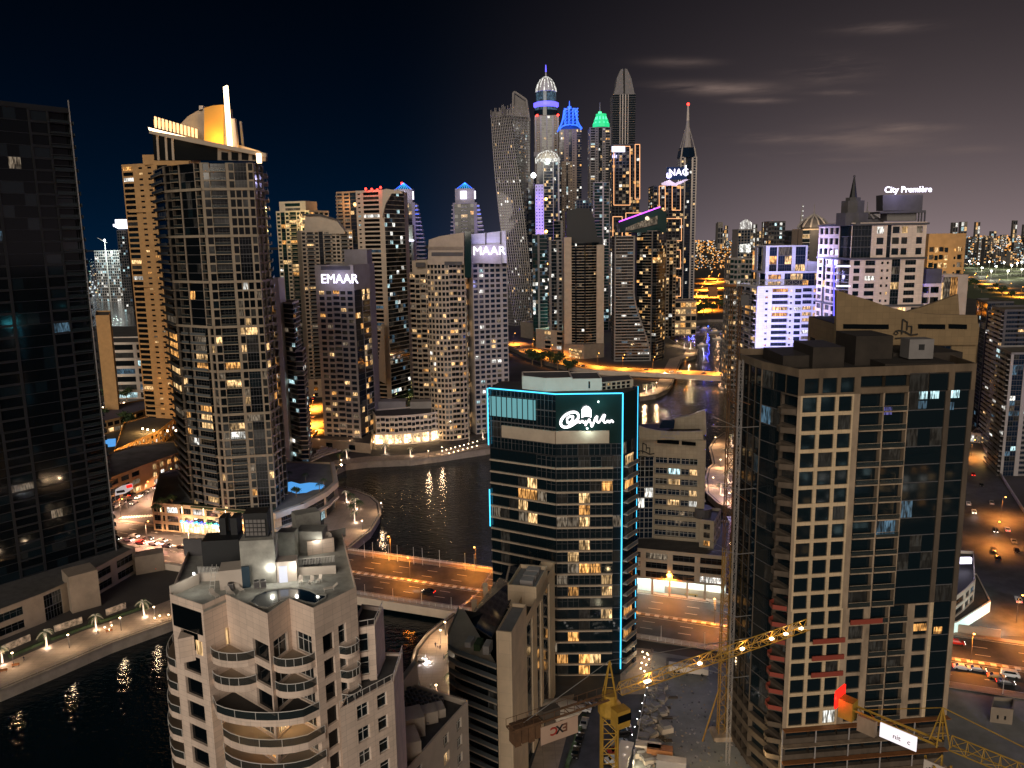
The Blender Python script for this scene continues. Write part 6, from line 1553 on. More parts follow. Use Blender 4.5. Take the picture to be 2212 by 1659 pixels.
# ================================================================== FOREGROUND
# ---- pool tower
ZR = 80.
def rz(x, y, z=ZR): q = G(345.7+x*.349, 1080.3+y*.349, z); return (q.x, q.y)
t = Tower('pink beige stone clad tower with rooftop pool deck and curved balconies in the left foreground', wall='clad', trim='clad', glass='glass', lit=.03, litset='dimwarm' if 0 else 'warm', frame=2, seed=90)
a, b_, c_, d_, e_, f_, g_ = [rz(*q) for q in ((60, 588), (262, 655), (405, 590), (665, 710), (800, 615), (950, 675), (1215, 545))]
h_, i_ = rz(1165, 215), rz(150, 330)
bk1, bk2 = (h_[0]-1.5, h_[1]+2), (i_[0], i_[1]+2)
fpB = [a, b_, c_, d_, e_, f_, g_, bk1, bk2]
zt1 = 76.4; fl = 3.38; z0 = zt1-fl*8
sp = {0: 's.6 y1.8 s.5', 1: 's1', 2: 's1.3 y1', 3: 's.3 x3 s.4', 4: 's.4 x3 s.3', 5: 's.6 y1.3 s.3 x1 s1.2', 6: 's1 w1.4 w1.4 s1', 8: 's1 x1 s.6 x1 s.6'}
t.block(fpB, zt1-fl*3, zt1, 3, sp, parapet=0)
sp2 = dict(sp); sp2[2] = 's1 x1!.6'; sp2[3] = 's.2 x3!.7 s.2'; sp2[4] = 's.2 x3!.6 s.3'
t.block(fpB, z0, zt1-fl*3, 5, sp2, parapet=0)
t.block(fpB, zt1, ZR-.6, 1, {}, parapet=.75, rooftop='roof_lt', inset=.14)
t.block(fpB, 3, z0, 1, {}, parapet=0)
# darken flush band windows on the top storey, left corner
av, bv = Vector(a), Vector(b_); dA = (bv-av).normalized(); nA_ = Vector((dA.y, -dA.x))
m = MB(); q = (av+bv)/2+nA_*.03; m.obox(q, dA, (bv-av).length/2-.35, .05, 75.9, 79.0, 'glass_black'); t.part('corner_window', m)
m = MB(); q = av.lerp(bv, .42)+nA_*.9; m.prism([tuple(av.lerp(bv, .25)+nA_*.05), tuple(av.lerp(bv, .5)+nA_*1.7), tuple(av.lerp(bv, .66)+nA_*.05)], 72.0, 75.4, 'clad'); t.part('wedge_screen', m)
def bulge(p, q, out, n=10, squash=1.):
    p, q = Vector(p[:2]), Vector(q[:2]); d = (q-p).normalized(); nn_ = Vector((d.y, -d.x)); L = (q-p).length; pts = []
    for k in range(n+1): f = k/n; pts.append(p+(q-p)*f+nn_*out*(1-(2*f-1)**2)**squash)
    return pts
def balcony(p, q, back, out, z, th=.9, rail='glass', squash=.7, dark=False):
    pts = bulge(p, q, out, 10, squash); poly = [tuple(k) for k in pts]+[tuple(k) for k in back]
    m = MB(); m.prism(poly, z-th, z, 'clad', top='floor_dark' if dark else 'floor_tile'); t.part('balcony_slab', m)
    m = MB()
    for u_, v_ in zip(pts[:-1], pts[1:]):
        m.hexa([(u_.x, u_.y, z+.02), (v_.x, v_.y, z+.02), (v_.x, v_.y+.03, z+.02), (u_.x, u_.y+.03, z+.02), (u_.x, u_.y, z+1.0), (v_.x, v_.y, z+1.0), (v_.x, v_.y+.03, z+1.0), (u_.x, u_.y+.03, z+1.0)], 'rail_glass')
        m.tube((u_.x, u_.y, z+1.06), (v_.x, v_.y, z+1.06), .05, 5, 'metal_wh')
    for k in (0, 3, 5, 7, 10): u_ = pts[k]; m.tube((u_.x, u_.y, z), (u_.x, u_.y, z+1.06), .04, 4, 'metal_wh')
    t.part('balcony_railing', m)
B_, C2, D_, E_, F_ = map(Vector, (b_, c_, d_, e_, f_)); G2 = Vector(g_)
for k in range(8):
    z = zt1-fl*(k+1)+.12
    if k < 2:
        balcony(B_.lerp(C2, .18), C2.lerp(D_, .62), [C2.lerp(D_, .62)+Vector((0, .5)), C2+Vector((0, .3)), B_.lerp(C2, .18)+Vector((0, .3))], 1.3, z)
        balcony(D_.lerp(E_, .12), E_.lerp(F_, .95), [E_.lerp(F_, .95)+Vector((0, .3)), E_+Vector((0, .3)), D_.lerp(E_, .12)+Vector((0, .3))], 1.2, z)
    elif k == 2:
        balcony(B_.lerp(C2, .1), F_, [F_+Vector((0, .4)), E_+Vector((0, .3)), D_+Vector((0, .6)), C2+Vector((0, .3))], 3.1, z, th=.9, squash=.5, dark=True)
    else:
        balcony(B_.lerp(C2, .45)-Vector((0, .6)), F_+Vector((.5, .1)), [F_+Vector((.5, .8)), E_+Vector((0, .3)), D_+Vector((0, .6)), C2+Vector((0, .3))], 3.9, z, th=1.0, squash=.55)
        lc = (C2+F_)/2; 
        for qx, e in ((C2.lerp(D_, .5), 60), (E_, 60)): lamp((qx.x, qx.y-1.6, z+2.5), 230 if k < 6 else 120, (1, .66, .30), size=.25, name='balcony_light')
    # left flank bulges
    L0, L1 = Vector(bk2).lerp(av, .55), av
    if k >= 1: balcony(Vector(bk2).lerp(av, .35), av-Vector((.1, 0)), [av+Vector((.5, .4)), Vector(bk2).lerp(av, .35)+Vector((.5, 0))], 1.6+.25*min(k, 4), z, th=.9, squash=.6)
    # right flank balconies
    R0, R1 = F_.lerp(G2, .52), F_.lerp(G2, .93); dR = (G2-F_).normalized(); nR = Vector((dR.y, -dR.x))
    balcony(R0, R1, [R1+Vector((-.1, .3)), R0+Vector((-.1, .3))], 1.35, z-.9, th=.6, squash=.35)
# stepped wings at the right
w1 = [rz(1215, 800, 73.5), rz(1345, 742, 73.5), rz(1330, 690, 73.5), rz(1215, 680, 73.5)]
w1 = [(g_[0]-1.2, g_[1]+.3), (g_[0]+1.9, g_[1]+1.4), (g_[0]+2.2, g_[1]+7), (g_[0]-1, g_[1]+8)]
t.block(w1, 3, 73.4, 21, {0: 's.5 x1.6 s.6', 1: 's1'}, parapet=.6, rooftop='roof')
w2 = [(f_[0]+2.6, f_[1]-1.3+1.2), (g_[0]+4.3, g_[1]+.4), (g_[0]+4.5, g_[1]+8), (g_[0]-1, g_[1]+8.5)]
t.block(w2, 3, 66.0, 19, {0: 's1.2 w1.4 s.4 w1.2 s.5', 1: 's1'}, parapet=.4, rooftop='roof')
m = MB()
def rail_poly(pts, z, h=1.05):
    for p, q in zip(pts[:-1], pts[1:]):
        p, q = Vector((*p[:2], z)), Vector((*q[:2], z)); m.tube(p+Vector((0, 0, h)), q+Vector((0, 0, h)), .05, 5, 'metal_wh')
        for s in range(int((q-p).length/1.2)+1): k = p.lerp(q, min(1, s*1.2/(q-p).length)); m.tube(k, k+Vector((0, 0, h)), .03, 4, 'metal_wh')
rail_poly([w2[0], w2[1], w2[2]], 66.4); t.part('terrace_railing', m); m = MB(); rail_poly([w1[0], w1[1], w1[2]], 73.9); t.part('terrace_railing', m)
# bright enclosed balcony
m = MB(); q = F_.lerp(G2, .72)+nR*1.0; m.obox(q, dR, 1.6, .05, 62.3, 64.4, 'lit_cool2'); t.part('lit_enclosed_balcony', m)
m = MB(); dB = (bv-av).normalized(); q = av.lerp(bv, .8)+nA_*.02; m.obox(q, dB, .55, .06, 73.0, 74.9, 'lit_warm'); m.obox(B_.lerp(C2, .93)-Vector((0, .1)), (1, .4), .12, .1, 73.4, 75.6, 'lit_warm'); t.split('lit_window', m)
# rooftop: pool, walls, plant
zr = ZR-.55
def rr(x, y): return rz(x, y, zr)
m = MB(); pool = [rr(*q) for q in ((556, 640), (590, 600), (650, 572), (730, 557), (820, 551), (880, 555), (930, 568), (975, 592), (1030, 596), (1025, 612), (960, 650), (905, 640), (800, 610), (735, 640), (672, 676), (610, 668))][::-1]
ar = sum(pool[k][0]*pool[(k+1) % len(pool)][1]-pool[(k+1) % len(pool)][0]*pool[k][1] for k in range(len(pool)))
if ar < 0: pool = pool[::-1]
m.prism(pool, zr+.06, zr+.16, 'pool_dark'); t.part('pool', m)
m = MB()
for k in range(len(pool)): p, q = pool[k], pool[(k+1) % len(pool)]; m.tube((*p, zr+.16), (*q, zr+.16), .14, 5, 'roof_lt')
t.part('pool_rim', m)
def rbox(x0, y0, x1, y1, ht, dep, mm='white', name='roof_wall', lift=0.):
    p, q = Vector(rr(x0, y0)), Vector(rr(x1, y1)); d = (q-p).normalized(); n = Vector((-d.y, d.x)); mb = MB(); c = (p+q)/2+n*dep/2
    mb.obox(c, d, (q-p).length/2, dep/2, zr+lift, zr+lift+ht, mm); t.part(name, mb); return c, d
rbox(510, 525, 722, 512, 6.2, 3.0, 'roof_lt', 'lift_house'); rbox(545, 500, 690, 492, 3.4, 2.6, 'black', 'plant_box', 6.2)
m = MB(); p = Vector(rr(548, 500)); 
for i in range(5):
    for j in range(4): m.box(p.x+.15+i*.55, p.x+.6+i*.55, p.y-.02, p.y+.06, zr+6.5+j*.6, zr+6.95+j*.6, 'grey')
t.part('louvre', m)
rbox(240, 505, 372, 498, 1.3, .2, 'white', 'screen_wall'); rbox(372, 560, 512, 545, 2.7, 3.2, 'white', 'roof_house'); rbox(512, 545, 560, 541, 3.0, .3, 'door_blue', 'blue_door')
rbox(270, 445, 500, 430, 4.5, 3.5, 'black', 'plant_screen')
for x in (385, 455): rbox(x, 425, x+36, 424, 3.4, 1.6, 'grey_lt', 'cooling_unit'); rbox(x, 400, x+40, 399, 4.6, 2.4, 'black', 'duct', 2.4)
rbox(725, 510, 850, 500, 2.9, 2.2, 'white', 'roof_house'); rbox(740, 512, 790, 508, 2.3, .25, 'lit_cool2', 'glazed_door')
rbox(845, 470, 1090, 455, 1.2, .2, 'white', 'screen_wall'); rbox(845, 330, 1010, 330, 3.4, 3.0, 'roof_lt', 'roof_house'); rbox(850, 265, 1000, 235, 4.4, 2.5, 'roof_lt', 'roof_house'); rbox(735, 370, 840, 370, 4.2, 2.0, 'roof_lt', 'roof_house')
rbox(915, 345, 1080, 320, 2.2, .4, 'clad', 'screen_wall'); rbox(1010, 260, 1150, 225, 1.4, .3, 'roof_lt', 'screen_wall'); rbox(70, 600, 245, 520, 1.5, .25, 'white', 'screen_wall'); rbox(150, 345, 265, 345, 2.6, .4, 'grey_dk', 'screen_wall')
m = MB()
for i in range(26): p = Vector(rr(845+i*9.4, 455-i*.9)); m.tube((p.x, p.y, zr+1.2), (p.x, p.y, zr+2.1), .035, 4, 'metal_wh')
p, q = Vector(rr(845, 455)), Vector(rr(1085, 432)); m.tube((p.x, p.y, zr+2.1), (q.x, q.y, zr+2.1), .05, 4, 'metal_wh'); t.part('roof_railing', m)
m = MB()
for i in range(16): p = Vector(rr(242+i*8.6, 505)); m.tube((p.x, p.y, zr+1.2), (p.x, p.y, zr+2.2), .04, 4, 'metal_wh')
t.part('roof_railing', m)
m = MB()
p, q = Vector(rr(318, 582)), Vector(rr(345, 500))
for s in (-.3, .3): m.tube((p.x+s, p.y, zr), (q.x+s, q.y, zr+2.4), .04, 4, 'metal_wh')
for k in range(7): u_ = Vector((p.x, p.y, zr)).lerp(Vector((q.x, q.y, zr+2.4)), k/7); m.tube(u_-Vector((.3, 0, 0)), u_+Vector((.3, 0, 0)), .035, 4, 'metal_wh')
t.part('steel_stair', m)
m = MB(); p = Vector(rr(722, 500)); m.tube((p.x, p.y, zr), (p.x, p.y, zr+11), .16, 6, 'grey'); t.part('flue_pipe', m)
m = MB(); 
for x, y in ((716, 478), (846, 470), (222, 520), (980, 310)): p = rr(x, y); m.ball((p[0], p[1]-.4, zr+1.7), .16, 'lamp_white')
t.split('wall_light', m)
rt_pool = t.finish()
for x, y, e in ((700, 505, 190), (850, 500, 190), (222, 560, 110), (985, 330, 80), (600, 560, 40), (980, 500, 60), (780, 400, 60)): p = rr(x, y); lamp((p[0], p[1]-.8, zr+2.2), e*.7, (1, .97, .84), size=.2, parent=rt_pool)
# loungers and chairs on the pool deck
def lounger(label, x, y, ang, group='sun loungers on the pool deck'):
    p = rr(x, y); root = thing('sun_lounger', (0, 0, 0), label, 'sun lounger', group)
    m = MB(); m.hexa([(-.9, -.3, .32), (.35, -.3, .32), (.35, .3, .32), (-.9, .3, .32), (-.9, -.3, .38), (.35, -.3, .38), (.35, .3, .38), (-.9, .3, .38)], 'white'); m.build('seat', root)
    m = MB(); m.hexa([(.35, -.3, .32), (1.0, -.3, .78), (1.0, .3, .78), (.35, .3, .32), (.35, -.3, .38), (.98, -.3, .84), (.98, .3, .84), (.35, .3, .38)], 'white'); m.build('backrest', root)
    for sx_, sy_ in ((-.8, -.27), (-.8, .27), (.4, -.27), (.4, .27)): m = MB(); m.tube((sx_, sy_, 0), (sx_, sy_, .33), .035, 4, 'metal_wh'); m.build('leg', root)
    root.location = (p[0], p[1], zr+.07); root.rotation_euler[2] = ang
lounger('sun lounger on the pool deck nearest the steel stair', 338, 600, 2.4); lounger('middle sun lounger of the two set beside the blue door', 432, 585, 2.3); lounger('sun lounger closest to the blue door', 492, 563, 2.3)
lounger('sun lounger lying flat at the far right of the pool deck', 1055, 560, .4)
def deck_chair(label, x, y, ang):
    p = rr(x, y); root = thing('deck_chair', (0, 0, 0), label, 'chair', 'white chairs on the pool deck')
    m = MB(); m.box(-.28, .28, -.28, .28, .38, .44, 'white'); m.build('seat', root); m = MB(); m.hexa([(-.28, .24, .44), (.28, .24, .44), (.28, .30, .44), (-.28, .30, .44), (-.28, .38, 1.0), (.28, .38, 1.0), (.28, .43, 1.0), (-.28, .43, 1.0)], 'white'); m.build('backrest', root)
    for sx_, sy_ in ((-.25, -.25), (.25, -.25), (.25, .25), (-.25, .25)): m = MB(); m.tube((sx_, sy_, 0), (sx_, sy_, .4), .03, 4, 'metal_wh'); m.build('leg', root)
    root.location = (p[0], p[1], zr+.07); root.rotation_euler[2] = ang
deck_chair('white pool deck chair nearest the glazed door', 872, 520, .2); deck_chair('white pool deck chair in the middle of the row', 935, 520, -.3); deck_chair('white pool deck chair at the right end of the row', 985, 512, -.5)
# ---- narrow block with the long wall
t = Tower('long narrow beige block with fin wall and dark blue sloping glass canopy, centre foreground', name='narrow_block', cat='building', wall='cream_cl', trim='beige', glass='glass', lit=.03, litset='dim', frame=0, seed=91)
z9 = 41.; NR, NL, FR = Vector(XY(1105, 1395, z9)), Vector(XY(1072, 1392, z9)), Vector(XY(1198, 1214, z9)); dw = (FR-NR).normalized(); nw = Vector((-dw.y, dw.x)); wW = (NR-NL).length
P1, P2 = NR, FR; P3 = FR+nw*3.6; P4 = NR+nw*wW
kN = NR.lerp(FR, .34)
t.block([tuple(P4), tuple(NR), tuple(NR.lerp(FR, .30)), tuple(NR.lerp(FR, .30)+nw*wW)], 3, z9+2.2, 12, {0: 's1', 1: 's1'}, parapet=.8, rooftop='grey')
t.block([tuple(NR.lerp(FR, .30)), tuple(FR), tuple(P3), tuple(NR.lerp(FR, .30)+nw*3.6)], 3, z9-2.5, 12, {0: 'g1.3!.0 s1.1 g1!.0 s.6 g1.7!.02 s1.6', 1: 's1'}, parapet=2.4)
t.block([tuple(NR.lerp(FR, .52)), tuple(NR.lerp(FR, .80)), tuple(NR.lerp(FR, .80)+nw*7), tuple(NR.lerp(FR, .52)+nw*7)], z9-3, z9+1.6, 1, {0: 's1', 3: 's1'}, parapet=1, rooftop='grey')
m = MB()
for k in range(3): q = NR.lerp(FR, .60+.07*k)+nw*3; m.obox(q, dw, 1.2, 1.6, z9+1.7, z9+2.9, 'grey_lt')
t.split('roof_plant', m)
# curved balcony block on its left
LQ = Vector(XY(981, 1404, 36)); zl = 36.
fl9 = [P4+Vector((-.2, .2)), ]
base = [Vector(LQ)+Vector((1.2, -.2)), P4+Vector((-.1, .3)), P4+dw*22+Vector((-.1, 0)), Vector(LQ)+Vector((1.0, 20)), Vector(LQ)+Vector((-.6, 6)), Vector(LQ)+Vector((-.2, 1.6))]
t.block([tuple(q) for q in base], 3, zl-.2, 12, {0: 'B3', 4: 'B1', 3: 'B3', 5: 'B1'}, parapet=0, wall='black', rooftop='roof')
for k in range(12):
    z = zl-k*2.75; pts = [base[3]+Vector((-1.2, 0)), base[4]+Vector((-1.3, 0)), base[5]+Vector((-1.2, -.6)), base[0]+Vector((-.7, -1.3)), base[1]+Vector((0, -1.2))]
    m = MB(); m.prism([tuple(q) for q in pts[::1]]+[tuple(base[1]+Vector((0, .5))), tuple(base[3]+Vector((0, .1)))], z-.35, z, 'beige'); t.part('balcony_slab', m)
    m = MB()
    for u_, v_ in zip(pts[:-1], pts[1:]): m.hexa([(u_.x, u_.y, z), (v_.x, v_.y, z), (v_.x+.04, v_.y+.04, z), (u_.x+.04, u_.y+.04, z), (u_.x, u_.y, z+1), (v_.x, v_.y, z+1), (v_.x+.04, v_.y+.04, z+1), (u_.x+.04, u_.y+.04, z+1)], 'rail_solid')
    t.part('balcony_railing', m)
m = MB()
for k in range(3): q = base[0].lerp(base[1], .2+.25*k)+Vector((.5, 4)); m.obox(q, dw, 1.6, .7, zl-.2, zl+1.2+.4*k, 'grey_lt' if k != 1 else 'hedge')
t.split('terrace_planter', m)
# canopy
c1, c2, c3, c4 = G(1062, 1376, 39), G(1142, 1218, 41), G(1098, 1222, 33), G(1006, 1340, 33)
m = MB(); m.quad(c4, c1, c2, c3, 'glass_blue'); m.quad(c4-Vector((0, 0, .4)), c3-Vector((0, 0, .4)), c2-Vector((0, 0, .4)), c1-Vector((0, 0, .4)), 'grey_dk')
for u_, v_ in ((c4, c1), (c1, c2), (c2, c3), (c3, c4)): m.quad(u_, v_, v_-Vector((0, 0, .4)), u_-Vector((0, 0, .4)), 'grey_dk')
t.part('glass_canopy', m)
t.finish()
root = thing('pylon_group', (0, 0, 0), 'x', 'x'); bpy.data.objects.remove(root)
for k, (u0, v0, u1, v1, lb) in enumerate(((1022, 1388, 1004, 1338, 'leaning beige pylon nearest the promenade beside the glass canopy'), (1046, 1355, 1024, 1302, 'middle leaning beige pylon of the three beside the glass canopy'), (1068, 1320, 1048, 1266, 'leaning beige pylon farthest from the promenade, close to the bridge end'))):
    p_, q_ = G(u0, v0, 26), P(u1, v1, G(u0, v0, 26).y+3); m = MB(); w_ = .9
    m.hexa([(p_.x-w_, p_.y-.6, 3), (p_.x+w_, p_.y-.6, 3), (p_.x+w_, p_.y+.6, 3), (p_.x-w_, p_.y+.6, 3), (q_.x-w_*.8, q_.y-.5, q_.z), (q_.x+w_*.8, q_.y-.5, q_.z), (q_.x+w_*.8, q_.y+.5, q_.z+.8), (q_.x-w_*.8, q_.y+.5, q_.z+.8)], 'cream_cl'); m.build('pylon', None, lb, 'pylon', 'leaning pylons by the canopy')
# ---- block with the cooling units
def ac(x, y, z=43.): q = G(821+x*.297, 1166.8+y*.297, z); return (q.x, q.y)
t = Tower('pale stepped block with a roof crowded by grey cooling units, bottom left of centre', name='residential_block', cat='building', wall='cream', trim='cream', glass='glass', lit=.25, litset='mix', frame=2, seed=92)
q1, q2, q3, q4, q5, q6 = ac(80, 1665), ac(410, 1450), ac(640, 1205), ac(500, 1145), ac(255, 1085), ac(70, 1270)
fpA = [(q1[0]-1, q1[1]-6), (q2[0]-1, q2[1]-4), q2, q3, q4, q5, (q6[0]-3, q6[1])]
fpA = [(q1[0], q1[1]-8), (q2[0], q2[1]-1), q3, q5, (q6[0]-2, q6[1])]
t.block(fpA, 3, 43, 12, {0: 's1 w1 w1 s1', 1: 's.8 w.9 s.8 w.9 s.8'}, parapet=1.1)
m = MB(); p = Vector(ac(180, 1330)); mb_ = m
for x, y, w_, dd_, hh_ in ((210, 1400, 2.4, 2.0, 3.6), (130, 1560, 3.4, 2.4, 3.2), (345, 1310, 1.6, 1.4, 2.2), (400, 1270, 1.6, 1.4, 1.6)):
    q = ac(x, y); m.obox(q, (1, .35), w_, dd_, 43, 43+hh_, 'cream')
t.split('roof_house', m)
m = MB(); a_, b2_ = Vector(ac(120, 1190)), Vector(ac(250, 1010)); d = (b2_-a_).normalized(); m.obox((a_+b2_)/2+Vector((-.3, 1)), d, (b2_-a_).length/2+1, .5, 38, 45.5, 'cream'); t.part('screen_wall', m)
m = MB()
for k in range(7): q = Vector(ac(90+k*30, 1420-k*28)); m.tube((q.x, q.y, 43.4), (q.x+3, q.y-3, 43.4), .22, 5, 'grey_lt')
t.split('duct_pipe', m)
t.finish()
mm0 = MB(); mm0.box(-.45, .45, -.45, .45, 0, 1.25, 'grey'); mm0.box(-.38, .38, -.46, -.45, .2, 1.1, 'grey_dk'); mm0.lathe((0, 0), [(.36, 1.25), (.36, 1.34), (.1, 1.34)], 10, 'black')
k = 0
rows = ['back row', 'second row', 'third row', 'front row']
for j in range(4):
    for i in range(7):
        x, y = 215+i*38+j*-14, 1118+i*12+j*30
        q = ac(x, y, 43.1); nth = ['first', 'second', 'third', 'fourth', 'fifth', 'sixth', 'seventh'][i]
        if k == 0: o = mm0.build('cooling_unit', None, cat='cooling unit', group='grey cooling units in rows on the pale block roof'); base_ac = o
        else: o = base_ac.copy(); COL.objects.link(o)
        o.location = (q[0], q[1], 43.06); o.rotation_euler[2] = .35; o['label'] = 'grey cooling unit, %s from the left in the %s on the pale roof' % (nth, rows[j]); k += 1
for i, (x, y) in enumerate(((300, 470), (330, 468), (440, 560), (600, 545), (640, 542), (900, 415), (940, 410), (980, 405), (760, 330), (800, 325))):
    o = base_ac.copy(); COL.objects.link(o); p_ = rr(x, y); o.location = (p_[0], p_[1], zr+.06); o.scale = (.8,)*3; o.rotation_euler[2] = .1*i; o['label'] = 'small cooling unit on the pool tower roof, %s from the left' % ['first', 'second', 'third', 'fourth', 'fifth', 'sixth', 'seventh', 'eighth', 'ninth', 'tenth'][i]; o['group'] = 'cooling units on the pool tower roof'
for i, (x, y) in enumerate(((1040, 300), (880, 250), (420, 360))):
    p_ = rr(x, y); r = thing('satellite_dish', (*p_, zr), 'white satellite dish on the pool tower roof, %s from the right' % ['first', 'second', 'third'][i], 'satellite dish', 'satellite dishes on the pool tower roof'); m = MB(); m.tube((*p_, zr), (*p_, zr+1.9), .05, 5, 'metal'); m.build('mast', r)
    m = MB(); c0 = Vector((*p_, zr+2.0)); dv = Vector((.5, -.6, .6)).normalized(); m.tube(c0, c0+dv*.25, .1, 14, 'white', .62, cap=False); m.tube(c0+dv*.25, c0+dv*.75, .02, 4, 'metal'); m.build('dish', r)
# low round canopy and the drop off under the crane
m = MB(); cq = G(1205, 1530, 9); m.lathe((cq.x, cq.y), [(6.2, 8.6), (6.2, 9.2), (3.2, 9.9), (.2, 10.1)], 20, 'cream', sy=.7); m.lathe((cq.x, cq.y), [(.6, 3), (.6, 8.6)], 8, 'cream'); m.build('round_canopy', None, 'pale round entrance canopy beside the driveway behind the crane sign', 'canopy')
# entrance court right of the cyan tower
strip('entrance_court', gp([(1340, 1450), (1372, 1400), (1412, 1404), (1395, 1500), (1340, 1500)]), 3.11, 'paving')
# white lit booth
root = thing('site_gate_booth', (*XY(1345, 1640, 5), 3), 'white flat roofed booth glowing at the bottom edge beside the parked cars', 'booth')
q = XY(1345, 1640, 5); m = MB(); m.obox(q, (.32, .95), 5.5, 1.2, 3, 5.6, 'white'); m.build('wall', root); m = MB(); m.obox(q, (.32, .95), 5.9, 1.6, 5.6, 5.9, 'white'); m.build('roof', root); m = MB(); m.obox((q[0]+1.3, q[1]), (.32, .95), 5.2, .08, 5.0, 5.3, 'neon_white'); m.build('light_strip', root)
lamp((q[0]+2.6, q[1]-1, 5), 700, (1, .9, .6), size=.5, parent=root)
# ================================================================== STREET THINGS
ORD = ['first', 'second', 'third', 'fourth', 'fifth', 'sixth', 'seventh', 'eighth', 'ninth', 'tenth', 'eleventh', 'twelfth', 'thirteenth', 'fourteenth', 'fifteenth', 'sixteenth', 'seventeenth', 'eighteenth', 'nineteenth', 'twentieth']
# ---- street lamps
def lamp_proto(h, arm, bulb, polem='grey_dk'):
    r = thing('street_lamp', (0, 0, 0), 'x', 'street lamp')
    m = MB(); m.tube((0, 0, 0), (0, 0, h), .11, 6, polem, .07); m.tube((0, 0, h), (arm, 0, h+.3), .06, 5, polem); m.build('pole', r)
    m = MB(); m.lathe((arm, 0), [(.22, h+.05), (.3, h+.12), (.3, h+.25), (.1, h+.36)], 8, bulb); m.build('lamp_head', r); return r
LPO = lamp_proto(9, 1.2, 'lamp_orange'); LPW = lamp_proto(4.2, .0, 'lamp_warm'); used = {'o': False, 'w': False}
def put_lamp(kind, x, y, z, label, group, power, rz=0, col=None, sc=1):
    p = LPO if kind == 'o' else LPW
    if used[kind]: o = copy_tree(p)
    else: o = p; used[kind] = True
    o.location = (x, y, z); o.rotation_euler[2] = rz; o['label'] = label; o['group'] = group
    h = (8.7 if kind == 'o' else 4.3)*sc; o.scale = (sc,)*3
    lamp((x+(1.2 if kind == 'o' else 0)*math.cos(rz), y+(1.2 if kind == 'o' else 0)*math.sin(rz)-(.5 if kind == 'w' else 0), z+h+(.35 if kind == 'w' else -.3)), power*(5 if kind == 'o' else 3.4), col or ((1, .30, .03) if kind == 'o' else (1, .66, .38)), size=.35, kind='SPOT' if kind == 'o' else 'POINT', aim=(x+(1.3 if kind == 'o' else 0)*math.cos(rz), y+(1.2 if kind == 'o' else 0)*math.sin(rz)-.1, z), spot=150)
for i, s in enumerate(range(-170, 400, 36)):
    p = HW(s, 15.9); put_lamp('o', p.x, p.y, 3.4, 'orange street lamp on the basin side of the highway, %s from the left' % ORD[i], 'orange lamps on the far side of the highway', 3600, -1.9)
    if i < 14: p = HW(s+17, -.7); put_lamp('o', p.x, p.y, 3.4, 'orange street lamp on the highway median, %s from the left' % ORD[i], 'orange lamps on the highway median', 3200, -1.9)
def px_lamps(kind, pts, lab, grp, power, col=None, z=3.1, sc=1):
    for i, (u, v) in enumerate(pts): q = G(u, v, z); put_lamp(kind, q.x, q.y, z, lab % ORD[i], grp, power, 0, col, sc)
px_lamps('w', [(824, 1106), (783, 1146), (738, 1010), (713, 1022), (926, 990), (955, 982)], 'promenade lamp on the curved basin quay, %s counting from the bulge', 'lamps on the basin promenade', 750)
px_lamps('w', [(952, 1390), (943, 1512), (962, 1372)], 'promenade lamp on the pale quay left of the narrow block, %s listed', 'lamps on the narrow block promenade', 800)
px_lamps('w', [(1545, 960), (1556, 1010), (1540, 1050), (1575, 1085), (1590, 985)], 'promenade lamp on the winding quay behind the boat logo block, %s from the top', 'lamps on the winding promenade', 1700, (1, .6, .3))
px_lamps('w', [(1392, 852), (1418, 838), (1436, 815), (1490, 762), (1500, 748), (1462, 745)], 'promenade lamp on the peninsula quay by the far bridge, %s from the near end', 'lamps on the peninsula promenade', 2600, (1, .62, .3))
px_lamps('w', [(30, 1440), (150, 1400), (262, 1362), (335, 1338)], 'promenade lamp on the lower left quay, %s from the left', 'lamps on the lower left promenade', 430, (1, .72, .45))
px_lamps('o', [(1110, 742), (1150, 757), (1190, 770), (1232, 782), (1290, 790), (1345, 794), (1410, 799), (1480, 801), (1545, 806), (1590, 809)], 'orange lamp along the far curving road, %s from the left', 'orange lamps on the far road', 50000, (1, .30, .03), 6.1, 1.3)
px_lamps('o', [(1496, 668), (1504, 655), (1514, 640), (1522, 626), (1530, 612), (1536, 602), (1512, 670), (1530, 655), (1541, 640), (1548, 622), (1552, 608)], 'orange lamp in the far lit street, %s listed', 'orange lamps in the far lit street', 420000, (1, .28, .02), 3.2, 2.2)
px_lamps('o', [(662, 985), (668, 950), (672, 915), (676, 880), (682, 845)], 'orange lamp in the hotel street by the stepped glass block, %s from the front', 'orange lamps in the hotel street', 60000, (1, .30, .03), 3.2)
px_lamps('o', [(2080, 598), (2105, 606), (2130, 613), (2155, 622), (2180, 632), (2205, 641)], 'orange lamp on the far right highway, %s from the left', 'orange lamps on the far right highway', 130000, (1, .33, .03), 3.2, 2)
px_lamps('o', [(2098, 985), (2162, 1118), (2148, 1175), (2075, 1310), (2195, 1345)], 'orange lamp at the right side street, %s from the top', 'orange lamps on the right side street', 6000, (1, .32, .05), 3.2)
px_lamps('o', [(262, 1120), (318, 1080), (368, 1050), (318, 1172), (410, 1190)], 'warm lamp at the busy junction below the gold crowned tower, %s listed', 'lamps at the busy junction', 9000, (1, .52, .28), 3.2)
px_lamps('o', [(805, 868), (835, 850), (870, 838), (815, 828)], 'orange lamp beside the small green park, %s from the left', 'orange lamps beside the park', 36000, (1, .38, .06), 3.2)
